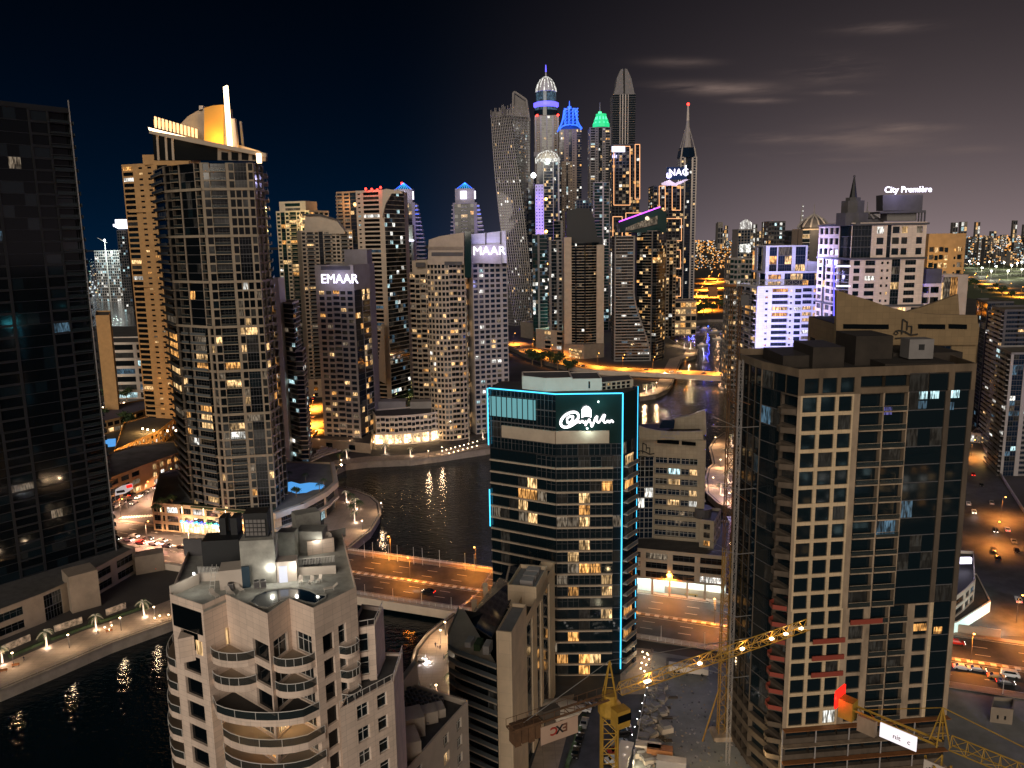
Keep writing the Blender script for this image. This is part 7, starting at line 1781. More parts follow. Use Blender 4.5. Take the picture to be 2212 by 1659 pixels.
# ---- small white festoon lamps around the hotel garden, path lights, car park lights
def small_lights(pts, lab, grp, mat_, r=.3, power=0, col=(1, .7, .4), z=3.6, name='garden_lamp', cat='garden lamp'):
    b0 = None
    for i, (u, v) in enumerate(pts):
        q = G(u, v, z)
        if b0 is None: m = MB(); m.ball((q.x, q.y, q.z), r, mat_); m.tube((q.x, q.y, q.z-r-.6), (q.x, q.y, q.z-r*.9), .06, 4, 'grey_dk'); b0 = m.build(name, None, lab, cat, grp); o = b0; off = Vector((q.x, q.y, q.z))-b0.location
        else: o = b0.copy(); COL.objects.link(o); o.location = q-off
        if power: lamp((q.x, q.y, q.z+.9), power, col, size=.3)
small_lights([(310+i*5.2, 996+4*math.sin(i*.9)) for i in range(12)]+[(300+i*9, 1012-i*2.0) for i in range(9)], 'small warm lamp in the string round the tan hotel forecourt', 'string of lamps round the hotel forecourt', 'lamp_warm', .45, 2600, (1, .52, .14), name='garden_lamp')
small_lights([(308, 926), (319, 928), (332, 930), (362, 931), (380, 930)], 'warm garden lamp on the curved hotel roof below the slim tan tower', 'lamps on the curved hotel roof', 'lamp_warm', .6, 4000, (1, .55, .16), z=14)
small_lights([(222, 880), (230, 884), (242, 876), (262, 882), (268, 870), (236, 868)], 'white garden lamp among trees beside the dark tower edge', 'white lamps among the trees', 'lamp_warm', .5, 700, (1, .75, .6))
small_lights([(955+k*9.5, 974-k*2.6) for k in range(9)]+[(970+k*10, 979-k*2.7) for k in range(7)], 'small path light on the quay between the shops and the cyan tower', 'path lights on the quay', 'lamp_warm', .3, 26, (1, .75, .5), z=3.35, name='path_light', cat='path light')
small_lights([(1398-k*5.4, 1485+k*17) for k in range(10)], 'small white light on the fence between car park and building site', 'lights on the site fence', 'lamp_white', .11, 14, (1, .9, .8), z=5, name='fence_light', cat='fence light')
small_lights([(1252-k*3.4, 1570+k*11) for k in range(8)], 'small white light in the hedge beside the curved driveway', 'lights in the driveway hedge', 'lamp_white', .10, 10, (1, .9, .8), z=3.8, name='hedge_light', cat='hedge light')
small_lights([(334, 1335), (345, 1330), (364, 1328), (226, 1355), (236, 1360), (241, 1351)], 'low flame coloured lamp on the lower left promenade near a lit palm', 'low lamps on the lower left promenade', 'lamp_warm', .22, 110, (1, .55, .22), z=3.9, name='low_lamp', cat='low lamp')
small_lights([(1388, 1408), (1398, 1412), (1392, 1420), (1402, 1424), (1386, 1432), (1396, 1436), (1384, 1444), (1392, 1450), (1400, 1414)], 'bright warm bulb in the cluster at the entrance court of the cyan tower', 'bulb cluster at the entrance court', 'lamp_warm', .22, 90, (1, .7, .4), z=5, name='bulb', cat='bulb')
# ---- flagpoles
pole = None
for i, u in enumerate((788, 806, 840, 859, 894, 913, 950, 1005, 1025)):
    v = 1205+(u-788)*.125; q = G(u, v, 3.4)
    if pole is None:
        pole = thing('flagpole', (0, 0, 0), 'x', 'flagpole'); m = MB(); m.tube((0, 0, 0), (0, 0, 6.6), .09, 6, 'metal_wh', .05); m.build('pole', pole); m = MB(); m.ball((0, 0, 6.65), .12, 'metal_wh'); m.build('finial', pole); m = MB(); m.box(-.25, .25, -.25, .25, 0, .3, 'grey'); m.build('base', pole); o = pole
    else: o = copy_tree(pole)
    o.location = q; o['label'] = 'bare white flagpole on the basin side of the low bridge, %s from the left' % ORD[i]; o['group'] = 'flagpoles along the low bridge'
for i, s in enumerate(range(-112, -34, 11)):
    o = copy_tree(pole); o.location = HW(s, -17.3, 3.4); o.scale = (1, 1, .62); o['label'] = 'short white post on the near parapet of the low bridge, %s from the left' % ORD[i]; o['group'] = 'posts along the near bridge parapet'; o['category'] = 'post'
for i, s in enumerate(range(0, 130, 13)):
    o = copy_tree(pole); o.location = HW(s, -17.0, 3.4); o.scale = (1, 1, .75); o['label'] = 'white post in the fence by the dark building site, %s from the left' % ORD[i]; o['group'] = 'fence posts by the building site'; o['category'] = 'post'
# ---- palms
def palm_proto(lit, seed):
    R_ = random.Random(seed); r = thing('palm_tree', (0, 0, 0), 'x', 'palm tree'); H_ = 4.6
    m = MB(); m.tube((0, 0, 0), (.1, 0, 1.6), .30, 7, 'palm_lit' if lit else 'bark', .22); m.tube((.1, 0, 1.6), (.05, 0, H_), .22, 7, 'palm_lit' if lit else 'bark', .2); m.build('trunk', r)
    m = MB(); ml = MB()
    for k in range(20):
        a = 2*math.pi*k/20+R_.uniform(-.15, .15); el = R_.uniform(.05, .95); L = R_.uniform(2.3, 3.1); pts = []
        for j in range(6):
            f = j/5; pts.append(Vector((math.cos(a)*L*f*math.cos(el*.6), math.sin(a)*L*f*math.cos(el*.6), H_+L*(math.sin(el)*f-1.0*f*f))))
        tgt = ml if (lit and k % 3 == 0) else m
        for j in range(5):
            p, q = pts[j], pts[j+1]; d = (q-p).normalized(); side = d.cross(Vector((0, 0, 1)))
            if side.length < .1: continue
            side.normalize()
            for s in range(4):
                b_ = p.lerp(q, s/4); w = .62*(1-abs((j+s/4)/5-.4))
                for sg_ in (-1, 1): tgt.poly([b_, b_+d*.12, b_+side*sg_*w+d*.32-Vector((0, 0, .28*w))], 'palm_frond_lit' if tgt is ml else 'leaf')
    m.build('fronds', r)
    if ml.f: ml.build('lit_fronds', r)
    return r
PL, PD_ = palm_proto(True, 1), palm_proto(False, 2); pu = {'l': 0, 'd': 0}
def palms(kind, pts, lab, grp, sc=1.0):
    for i, (u, v) in enumerate(pts):
        p = PL if kind == 'l' else PD_; o = p if not pu[kind] else copy_tree(p); pu[kind] += 1; q = G(u, v, 3.1); o.location = q; o.rotation_euler[2] = i*1.3; o.scale = (sc*(1+.08*math.sin(i*2.3)),)*3
        o['label'] = lab % ORD[i] if '%s' in lab else lab; o['group'] = grp
        if kind == 'l': lamp((q.x+.8, q.y-1.2, 3.6), 420*sc, (1, .75, .55), size=.3)
palms('l', [(5, 1431), (101, 1396), (208, 1357), (312, 1329)], 'palm with a glowing white trunk on the lower left quay, %s from the left', 'lit palms on the lower left quay')
palms('l', [(749, 988), (832, 979), (887, 984), (749, 1083), (768, 1098), (766, 1127), (1043, 946)], 'palm with a glowing trunk on the basin promenade, %s clockwise from the far corner', 'lit palms round the basin')
palms('l', [(975, 1443), (978, 1490)], 'palm with a lit trunk leaning on the narrow block, %s from the bridge', 'lit palms by the narrow block')
palms('l', [(1556, 1068), (1572, 1040), (1586, 1082), (1606, 1098), (1568, 988), (1590, 1012), (1580, 960)], 'lit palm on the winding promenade behind the cranes, %s listed', 'lit palms on the winding promenade', 1.1)
palms('l', [(1396, 848), (1410, 846), (1478, 752), (1492, 752)], 'lit palm on the peninsula by the far bridge, %s from the near end', 'lit palms on the peninsula', 1.4)
palms('d', [(758, 1090), (775, 1108), (760, 1112), (700, 1040), (690, 1018), (708, 1048), (735, 1000)], 'dark unlit palm near the curved promenade pool terrace, %s listed', 'dark palms by the pool terrace', 1.1)
# ---- broadleaf trees
def tree_proto(seed, leafm='leaf'):
    R_ = random.Random(seed); r = thing('tree', (0, 0, 0), 'x', 'tree'); m = MB(); m.tube((0, 0, 0), (.1, .1, 2.2), .28, 7, 'bark', .18); tips = []
    for k in range(6):
        a = k*1.05; e = Vector((math.cos(a)*R_.uniform(.9, 1.8), math.sin(a)*R_.uniform(.9, 1.8), R_.uniform(3.2, 5.2))); m.tube((.1, .1, 2.1), e, .12, 5, 'bark', .04); tips.append(e)
    m.build('trunk', r); m = MB()
    for k in range(520):
        c = R_.choice(tips)+Vector((R_.gauss(0, .65), R_.gauss(0, .65), R_.gauss(.3, .55))); n = Vector((R_.gauss(0, 1), R_.gauss(0, 1), R_.gauss(.6, 1))).normalized(); x = n.orthogonal().normalized()*.26; y = n.cross(x.normalized())*.2
        m.poly([c-x-y, c+x-y, c+x+y, c-x+y], leafm)
    m.build('crown', r); return r
TP = tree_proto(3, 'leaf'); tu = [0]
def trees(pts, lab, grp, sc=1.0, z=3.0):
    for i, (u, v) in enumerate(pts):
        o = TP if not tu[0] else copy_tree(TP); tu[0] += 1; q = G(u, v, z); o.location = q; o.rotation_euler[2] = i*2.1; s = sc*(1+.25*math.sin(i*1.7)); o.scale = (s, s, s*.95); o['label'] = lab % ORD[i] if '%s' in lab else lab; o['group'] = grp
trees([(822, 862), (838, 868), (852, 858), (868, 872), (884, 866), (900, 870), (915, 862), (842, 848), (878, 850)], 'leafy park tree behind the low waterfront shops, %s from the left', 'trees in the small green park', 1.5)
trees([(228, 868), (236, 862), (246, 870), (262, 862), (275, 866), (222, 915), (290, 922), (300, 905), (276, 925)], 'dark tree among the hotel roofs right of the dark tower, %s listed', 'trees among the hotel roofs', 1.6)
trees([(1505, 685), (1520, 682), (1538, 676), (1552, 668), (1565, 672), (1578, 664), (1560, 655), (1590, 670), (1475, 690), (1490, 640), (1480, 655)], 'dark round tree lining the far lit street, %s listed', 'trees along the far street', 3.2)
trees([(1186, 786), (1205, 798), (1228, 806), (1240, 800), (1170, 792), (1150, 788)], 'dark tree below the far curving road, %s listed', 'trees below the far road', 2.2)
trees([(2070, 622), (2090, 628), (2120, 632), (2140, 636), (2165, 640), (2105, 622), (2150, 626), (2185, 646)], 'tree beside the far right highway, %s listed', 'trees beside the far right highway', 3.0)
# ---- cars
def car_proto(body, van=False):
    r = thing('car', (0, 0, 0), 'x', 'car'); L, Wd = 4.5, 1.8
    prof = [(-2.2, .35), (-2.25, .75), (-1.9, .95), (-1.2, 1.0), (-.55, 1.45), (.9, 1.47), (1.6, 1.02), (2.2, .92), (2.25, .4)] if not van else [(-2.3, .35), (-2.35, .9), (-2.0, 1.15), (-1.6, 1.95), (2.2, 2.0), (2.3, 1.2), (2.3, .4)]
    m = MB(); n = len(prof); i0 = 0
    for s in (-1, 1): m.v += [(x, s*Wd/2*(1 if z < 1.05 else .84), z) for x, z in prof]
    for k in range(n): j = (k+1) % n; m.f.append((k, j, n+j, n+k)[::-1]); m.m.append(body)
    m.f.append(tuple(range(n))[::-1]); m.m.append(body); m.f.append(tuple(n+k for k in range(n))); m.m.append(body); m.build('body', r)
    m = MB(); zt_ = 1.40 if not van else 1.85; zb_ = 1.02 if not van else 1.25
    for s in (-1, 1):
        y0, y1 = s*(Wd/2*.93+.012), s*(Wd/2*.84+.02); xa, xb = (-1.0, 1.35) if not van else (-1.5, 1.9)
        m.quad((xa, y0, zb_), (xb, y0, zb_), (xb-.45, y1, zt_), (xa+.45, y1, zt_), 'glass_black')
    xf = (-1.22, -.58) if not van else (-1.98, -1.62)
    m.quad((xf[0], -.72, zb_), (xf[0], .72, zb_), (xf[1], .66, zt_+.03), (xf[1], -.66, zt_+.03), 'glass_black'); 
    if not van: m.quad((1.62, .72, 1.04), (1.62, -.72, 1.04), (.95, -.66, 1.46), (.95, .66, 1.46), 'glass_black')
    m.build('windows', r)
    for sx_ in (-1.4, 1.4):
        for sy_ in (-.82, .82): w = MB(); w.tube((sx_, sy_-.1, .33), (sx_, sy_+.1, .33), .33, 10, 'tyre'); w.build('wheel', r)
    for sy_ in (-.6, .6):
        w = MB(); w.box(-2.29, -2.2, sy_-.2, sy_+.2, .6, .78, 'head_light'); w.build('headlight', r)
        w = MB(); w.box(2.22, 2.30, sy_-.2, sy_+.2, .65, .85, 'tail_light'); w.build('tail_light', r)
    return r
CARP = {}; 
NAMES = {'white': 'car_white', 'silver': 'car_silver', 'black': 'car_black', 'red': 'car_red', 'grey': 'car_grey', 'gold': 'car_gold'}
def car(col, u, v, ang, lab, grp, lights=False, z=3.1, van=False, beams=0):
    key = (col, van, lights)
    if key not in CARP:
        CARP[key] = car_proto(NAMES[col], van); o = CARP[key]
        if not lights:
            for ch in o.children:
                if ch.name.startswith('headlight'): ch.data.materials[0] = MT['car_silver']
                if ch.name.startswith('tail_light'): ch.data.materials[0] = MT['car_red']
        if van: o.name = 'van'; o['category'] = 'van'
    else: o = copy_tree(CARP[key])
    q = G(u, v, z+.5); o.location = (q.x, q.y, z); o.rotation_euler[2] = ang; o['label'] = lab; o['group'] = grp
    if beams: d = Vector((-math.cos(ang), -math.sin(ang), 0)); lamp(tuple(Vector((q.x, q.y, z+.7))+d*2.9), beams, (1, .92, .8), size=.15, kind='SPOT', aim=tuple(Vector((q.x, q.y, z-.6))+d*12), spot=70)
hwa = math.atan2(HT.y, HT.x)
cols = ['black', 'silver', 'red', 'white', 'grey', 'black', 'silver', 'white']
for i, (u, v) in enumerate(((250, 1163), (277, 1166), (304, 1172), (332, 1174), (361, 1179), (394, 1182), (424, 1184), (290, 1158), (320, 1163), (350, 1168))):
    car(cols[i % 8], u, v, hwa+math.pi, '%s car with red tail lights queueing at the junction, %s in line' % (cols[i % 8], ORD[i]), 'cars queueing at the junction', True, 3.25); q = G(u, v, 5); lamp((q.x, q.y-2.2, 4.2), 330, (1, .35, .28), size=.4)
ja = math.atan2(*(lambda a, b: (b.y-a.y, b.x-a.x))(G(250, 1095), G(340, 1050)))
for i, (u, v) in enumerate(((248, 1096), (262, 1089), (276, 1082), (290, 1086), (300, 1074), (312, 1067), (324, 1060), (338, 1052), (352, 1046), (262, 1076), (285, 1068), (308, 1056))):
    car(cols[(i+3) % 8], u, v, ja if i < 9 else ja+math.pi, '%s car with lights on in the street below the tan hotel, %s listed' % (cols[(i+3) % 8], ORD[i]), 'cars in the hotel junction street', True, 3.25)
    if i % 3 == 0: q = G(u, v, 5); lamp((q.x, q.y-2, 4.6), 420, (1, .6, .5), size=.4)
car('black', 330, 1227, hwa, 'dark car with red brake lights alone on the near bridge lane', 'cars on the low bridge', True, 3.35, beams=500)
car('black', 926, 1278, hwa, 'dark car with bright headlights on the low bridge left of the pylons', 'cars on the low bridge', True, 3.35, beams=1500)
for i, (u, v, a, c) in enumerate(((1259, 1532, 2.9, 'white'), (1262, 1562, 1.3, 'silver'), (1252, 1596, 1.3, 'black'), (1244, 1626, 1.3, 'black'), (1270, 1520, 2.9, 'grey'))):
    car(c, u, v, a, '%s car parked left of the crane mast, %s from the top' % (c, ORD[i]), 'cars parked left of the crane mast')
for i, (u, v, a, c) in enumerate(((1339, 1553, .1, 'silver'), (1343, 1567, .1, 'white'), (1344, 1582, .1, 'black'), (1338, 1606, .15, 'silver'), (1332, 1624, .2, 'red'), (1326, 1642, .2, 'white'))):
    car(c, u, v, a, '%s car parked right of the crane mast, %s from the top' % (c, ORD[i]), 'cars parked right of the crane mast')
for i, (u, v, c) in enumerate(((1387, 1268, 'black'), (1421, 1272, 'silver'), (1458, 1278, 'black'), (1494, 1283, 'gold'), (1530, 1284, 'white'))):
    car(c, u, v, hwa, '%s car parked in front of the bright arcade, %s from the left' % (c, ORD[i]), 'cars parked by the bright arcade')
ra = math.atan2(*(lambda a, b: (b.y-a.y, b.x-a.x))(G(2104, 965), G(2190, 1200)))
for i, (u, v, c, l) in enumerate(((2102, 1025, 'red', True), (2120, 1048, 'black', False), (2092, 1088, 'white', False), (2104, 1106, 'white', True), (2142, 1086, 'silver', False), (2150, 1146, 'black', True), (2176, 1144, 'white', True), (2146, 1188, 'black', False), (2156, 1206, 'black', False), (2190, 1170, 'grey', False), (2200, 1296, 'white', True), (2196, 1190, 'black', False))):
    car(c, u, v, ra+(math.pi if i % 2 else 0), '%s car in the right side street, %s from the top' % (c, ORD[i]), 'cars in the right side street', l, 3.12, beams=350 if l else 0)
for i, (u, v, c, vn) in enumerate(((2111, 1446, 'silver', False), (2153, 1462, 'gold', False), (2182, 1458, 'white', True), (2172, 1474, 'grey', False), (2066, 1388, 'red', False), (2078, 1442, 'white', False))):
    car(c, u, v, hwa+math.pi, '%s vehicle on the highway right of the unfinished tower, %s listed' % (c, ORD[i]), 'vehicles on the right highway', not vn, 3.35, van=vn, beams=500 if i in (0, 5) else 0)
for i, (u, v) in enumerate(((1120, 748), (1143, 757), (1168, 768), (1206, 779), (1260, 790), (1395, 799), (1452, 803), (1468, 804), (1520, 807), (1560, 809))):
    car(cols[i % 8], u, v, -.3, '%s car with lights on along the far curving road, %s from the left' % (cols[i % 8], ORD[i]), 'cars on the far road', True, 6.05)
for i in range(16):
    u, v = 1500+i*3.1, 668-i*3.9; car(cols[i % 8], u+4*(-1)**i, v, 1.2+math.pi*(i % 2), '%s car with glowing lights in the far orange street, %s from the near end' % (cols[i % 8], ORD[i]), 'cars in the far orange street', True, 3.15)
for i in range(6):
    car(cols[i], 668+(i % 2)*10, 960-i*20, 1.4+math.pi*(i % 2), '%s car in the orange hotel street, %s from the near end' % (cols[i], ORD[i]), 'cars in the orange hotel street', True, 3.15)
# ---- boats
def boat_proto():
    r = thing('boat', (0, 0, 0), 'x', 'boat'); m = MB(); L = 7.
    ring = lambda x, w, zb_, zt_: [(x, -w, zt_), (x, -w*.7, zb_), (x, 0, zb_-.2), (x, w*.7, zb_), (x, w, zt_)]
    S_ = [ring(-L, 1.7, -.2, 1.2), ring(-L*.3, 2.1, -.3, 1.3), ring(L*.35, 1.8, -.2, 1.5), ring(L*.8, .7, .3, 1.8), ring(L, .05, 1.2, 2.0)]
    for s in S_: m.v += s
    for i in range(4):
        for k in range(4): m.f.append((i*5+k, i*5+k+1, i*5+6+k, i*5+5+k)); m.m.append('boat_hull')
        m.f.append((i*5+4, i*5, i*5+5, i*5+9)); m.m.append('floor_tile')
    m.f.append((0, 4, 3, 2, 1)); m.m.append('boat_hull'); m.build('hull', r)
    m = MB(); m.hexa([(-4.5, -1.4, 1.2), (2.4, -1.3, 1.3), (2.4, 1.3, 1.3), (-4.5, 1.4, 1.2), (-4.0, -1.2, 2.9), (1.0, -1.1, 2.9), (1.0, 1.1, 2.9), (-4.0, 1.2, 2.9)], 'boat_hull'); m.build('cabin', r)
    m = MB(); m.box(-3.6, .6, -1.36, 1.36, 1.9, 2.5, 'lit_warm'); m.build('cabin_window', r); m = MB(); m.box(-3.6, -.2, -1.2, 1.2, 4.1, 4.2, 'boat_hull'); m.build('canopy', r)
    for sx_, sy_ in ((-3.4, -1.1), (-3.4, 1.1), (-.4, -1.1), (-.4, 1.1)): w = MB(); w.tube((sx_, sy_, 2.9), (sx_, sy_, 4.1), .06, 4, 'metal_wh'); w.build('canopy_post', r)
    return r
bspots = [(1557, 838, 1.5, 1.0, 'lit passenger boat sailing below the far bridge in the dark channel', 3000), (1518, 746, .3, .9, 'white cabin boat on the water right of the peninsula tip', 900), (1550, 733, 2.8, .9, 'boat with an orange lit cabin beyond the white cabin boat', 1800), (1396, 881, 1.4, .5, 'small dark boat near the right edge of the cyan tower', 0),
  (1478, 716, .2, 1.2, 'moored yacht nearest the foot of the spire tower quay', 400), (1500, 708, .4, 1.2, 'moored yacht second from the left in the violet lit marina', 400), (1524, 712, .3, 1.2, 'moored yacht third from the left in the violet lit marina', 400), (1546, 718, .2, 1.3, 'moored yacht fourth from the left in the violet lit marina', 300), (1572, 722, .1, 1.3, 'moored yacht fifth from the left in the violet lit marina', 300), (1596, 728, .3, 1.3, 'moored yacht sixth from the left in the violet lit marina', 300), (1500, 720, .2, 1.1, 'moored yacht in front of the second one in the violet lit marina', 0), (1590, 745, .5, 1.2, 'moored yacht partly behind the tall crane mast', 0)]
for i, (u, v, a, s, lab, pw) in enumerate(bspots):
    if BP is None: BP = boat_proto(); o = BP
    else: o = copy_tree(BP)
    q = G(u, v, WZ); o.location = (q.x, q.y, WZ-.1); o.rotation_euler[2] = a; o.scale = (s,)*3; o['label'] = lab; o['group'] = 'boats on the marina'
    if pw: lamp((q.x, q.y-3, 6), pw, (1, .55, .3) if i != 1 else (.9, .9, 1), size=.5)
for u, v in ((1490, 712), (1498, 706), (1530, 705)): q = G(u, v, 6); lamp((q.x, q.y, 6), 22000, (.06, .08, 1), size=1); m = MB(); m.ball((q.x, q.y, 6), .9, 'lamp_blue'); m.tube((q.x, q.y, WZ), (q.x, q.y, 5.2), .15, 4, 'metal'); m.build('blue_light_post', None, 'blue floodlight post over the marina berths below the spire tower', 'light post', 'blue light posts in the marina')
# ---- the white jetty restaurant and floating pontoon
m = MB(); 
for k in range(3): q = G(1492+k*20, 716+k*3, .3); m.obox((q.x, q.y), (1, .1), 14, .8, -.4, .2, 'floor_tile')
for k, b2 in enumerate(m.islands()): b2.build('pontoon', None, 'thin floating pontoon between moored yachts, %s from the left' % ORD[k], 'pontoon', 'pontoons between the yachts')
# ---- people
def person_proto(seed, step):
    me = bpy.data.meshes.new('person'); bm_ = bmesh.new(); sk = bm_.verts.layers.skin.new()
    def V(x, y, z, r): v = bm_.verts.new((x, y, z)); v[sk].radius = (r, r); return v
    def E(a, b2): bm_.edges.new((a, b2))
    pel = V(0, 0, .95, .15); pel[sk].use_root = True; wa = V(0, 0, 1.12, .13); ch = V(0, 0, 1.35, .16); nk = V(0, 0, 1.5, .06); hd = V(0, -.02, 1.62, .095); tp = V(0, -.01, 1.72, .08); E(pel, wa); E(wa, ch); E(ch, nk); E(nk, hd); E(hd, tp)
    for s in (-1, 1):
        hp = V(s*.1, 0, .9, .1); kn = V(s*.1, -.12*s*step-.03, .5, .065); an = V(s*.1, -.3*s*step if s*step > 0 else .28, .1, .045); ft = V(s*.1, an.co.y-.16, .05, .045); E(pel, hp); E(hp, kn); E(kn, an); E(an, ft)
        sh = V(s*.2, 0, 1.42, .07); el = V(s*.27, .06*s*step, 1.13, .048); wr = V(s*.27, -.1+.14*s*step, .9, .032); pm = V(s*.27, wr.co.y-.03, .83, .035); E(ch, sh); E(sh, el); E(el, wr); E(wr, pm)
        for k in range(4): f = V(s*.27+(k-1.5)*.022, pm.co.y-.01, .745-.006*abs(k-1.5), .009); E(pm, f)
        th = V(s*.27-s*.04, pm.co.y-.03, .79, .010); E(wr, th)
    bm_.to_mesh(me); bm_.free(); o = bpy.data.objects.new('person', me); COL.objects.link(o); o.modifiers.new('s', 'SKIN'); o.modifiers.new('d', 'SUBSURF').levels = 1
    bpy.context.view_layer.update(); m2 = bpy.data.meshes.new_from_object(o.evaluated_get(bpy.context.evaluated_depsgraph_get())); bpy.data.objects.remove(o)
    m2.materials.clear()
    for n in ('skin', 'cloth_lt' if seed else 'cloth_dk', 'cloth_dk', 'black'): m2.materials.append(MT[n])
    for p in m2.polygons:
        z, x = p.center.z, abs(p.center.x)
        p.material_index = 3 if z > 1.68 or z < .1 or (z > 1.6 and p.center.y > .02) else 0 if (z > 1.48 or (x > .22 and z < .95)) else 1 if z > .98 else 2
        p.use_smooth = True
    m2.name = 'person'; return m2
PM = [person_proto(0, 1), person_proto(1, -1)]
for i, (u, v, lab) in enumerate(((941, 1398, 'person in dark clothes walking in a group of three on the narrow block promenade, left one'), (946, 1401, 'person in pale top in the middle of the trio on the narrow block promenade'), (951, 1404, 'person in dark clothes at the right of the trio on the narrow block promenade'), (959, 1424, 'person walking alone on the pale promenade above the lit buggy'), (972, 1450, 'person standing close to the lit palm by the narrow block'), (930, 1488, 'person in pale top near the lower promenade railing'), (212, 1370, 'person in dark clothes on the lower left promenade under the second lit palm'), (240, 1352, 'person in pale top near the low lamps on the lower left promenade'), (52, 1428, 'person walking near the bench at the far lower left quay'), (826, 1100, 'person standing by the lamp on the promenade bulge'), (797, 1155, 'person leaning near the bulge promenade railing'), (1545, 1408 - 85, 'person in dark clothes on the highway pavement left of the tall crane'), (1408, 1412, 'person in the bright entrance court of the cyan tower'))):
    o = bpy.data.objects.new('person', PM[i % 2]); COL.objects.link(o); q = G(u, v, 3.12); o.location = q; o.rotation_euler[2] = i*1.9; lab = ' '.join(lab.split()[:16]); tagit(o, lab, 'person')
# lit buggy on the promenade
r = thing('golf_buggy', (0, 0, 0), 'small white service buggy with dazzling headlights on the pale promenade', 'buggy'); m = MB(); m.box(-1.2, 1.2, -.6, .6, .35, .75, 'white'); m.box(-.1, 1.1, -.58, .58, .75, 1.0, 'white'); m.build('body', r)
m = MB(); m.box(-.9, 1.2, -.65, .65, 1.85, 1.92, 'white'); m.build('roof', r)
for x in (-.8, 1.1):
    for y in (-.58, .58): w = MB(); w.tube((x, y, .7), (x, y, 1.86), .03, 4, 'metal'); w.build('roof_post', r)
for x in (-.8, .8):
    for y in (-.55, .55): w = MB(); w.tube((x, y-.08, .25), (x, y+.08, .25), .25, 10, 'tyre'); w.build('wheel', r)
for y in (-.45, .45): w = MB(); w.box(-1.25, -1.18, y-.15, y+.15, .5, .7, 'lamp_white'); w.build('headlight', r)
q = G(912, 1428, 3.12); r.location = q; r.rotation_euler[2] = 2.9; lamp((q.x+1.6, q.y-.5, 4.0), 900, (.9, .92, 1), size=.2)
# benches on the lower left quay
for i, (u, v) in enumerate(((8, 1452), (34, 1440), (236, 1366))):
    r = thing('bench', (0, 0, 0), 'red brown bench on the lower left promenade, %s from the left' % ORD[i], 'bench', 'benches on the lower left promenade'); m = MB(); m.box(-1, 1, -.25, .25, .4, .48, 'rust'); m.build('seat', r); m = MB(); m.box(-1, 1, .2, .26, .5, .95, 'rust'); m.build('backrest', r)
    for x in (-.8, .8): m = MB(); m.box(x-.04, x+.04, -.22, .22, 0, .4, 'grey_dk'); m.build('leg', r)
    r.location = G(u, v, 3.12); r.rotation_euler[2] = .4
# low hedges and planters, decorated garden walls on the lower left quay
for i, pts in enumerate((((20, 1422), (98, 1388)), ((110, 1384), (205, 1350)), ((215, 1346), (305, 1316)))):
    a, b2 = G(*pts[0]), G(*pts[1]); d = (b2-a).normalized(); m = MB(); m.obox(((a.x+b2.x)/2, (a.y+b2.y)/2), (d.x, d.y), (b2-a).length/2, .5, 3.1, 3.9, 'hedge'); m.build('hedge', None, 'low dark hedge between lit palms on the lower left quay, %s from the left' % ORD[i], 'hedge', 'hedges on the lower left quay')
for i, pts in enumerate((((0, 1412), (66, 1384)), ((118, 1366), (178, 1346)), ((230, 1330), (272, 1314)))):
    a, b2 = G(*pts[0]), G(*pts[1]); d = (b2-a).normalized(); m = MB(); m.obox(((a.x+b2.x)/2, (a.y+b2.y)/2), (d.x, d.y), (b2-a).length/2, .25, 3.1, 5.2, 'stencil'); m.build('garden_wall', None, 'pale mottled garden wall behind the lower left promenade, %s from the left' % ORD[i], 'wall', 'garden walls on the lower left quay')
# ---- low hotel buildings beside the dark tower
def low(label, pts, h, wall='tan', spec=None, seed=1, lit=.2, rooftop='sand', nf=3, name='hotel_wing', glass='glass'):
    t = Tower(label, cat='hotel building', name=name, wall=wall, glass=glass, lit=lit, litset='warm', seed=seed)
    P_ = [XY(u, v, 3) for u, v in pts]
    t.block(P_, 3, 3+h, nf, {k: s for k, s in (spec or {}).items()}, rooftop=rooftop); return t.finish()
low('tan hotel wing with small windows and lit arches above the busy street', [(240, 1090), (330, 1052), (392, 1028), (380, 1000), (300, 1010), (236, 1030)], 12, spec={0: 'w1 w1 w1 s1', 1: 'v1!1 v1!1 v1!1 v1!1'}, seed=101)
low('curved tan hotel wing with a dark flat roof below the slim tan tower', [(250, 1010), (300, 985), (345, 965), (380, 935), (340, 925), (270, 945)], 9, spec={0: 'v1!.6*4', 1: 'v1!.8*5', 2: 'v1!.8*4'}, seed=102, rooftop='roof')
low('low hotel hall with a sweeping violet grey roof beyond the tan wings', [(220, 940), (262, 930), (330, 905), (325, 885), (255, 900), (215, 912)], 8, spec={0: 'W1!.4*3', 1: 'W1!.5*4'}, seed=103, rooftop='violet_roof', nf=2)
b = MB(); b.prism([XY(222, 967, 3), XY(250, 964, 3), XY(250, 948, 3), XY(226, 950, 3)], 3.02, 3.3, 'pool_water'); b.build('hotel_pool', None, 'small bright blue pool between the tan hotel wings beside the dark tower', 'swimming pool')
r = thing('billboard', (*XY(268, 1083, 6), 3), 'large white oval edged billboard with a red band facing the busy street', 'billboard'); m = MB(); m.outline([(249, 1058), (262, 1050), (285, 1044), (287, 1056), (270, 1066), (249, 1071)], XY(268, 1083, 6)[1]-2, .4, 'white_lit'); m.build('panel', r)
m = MB(); m.outline([(272, 1049), (284, 1046), (286, 1052), (274, 1055)], XY(268, 1083, 6)[1]-2.3, .2, 'red_panel'); m.outline([(251, 1061), (268, 1058), (270, 1063), (252, 1066)], XY(268, 1083, 6)[1]-2.3, .2, 'black')
for q in m.islands(): q.build('panel_print', r)
for x in (-3, 2): m = MB(); q0 = ORG[r.name]; m.tube((q0[0]+x, q0[1]-1.8, 3), (q0[0]+x, q0[1]-1.8, 9), .2, 6, 'grey'); m.build('post', r)
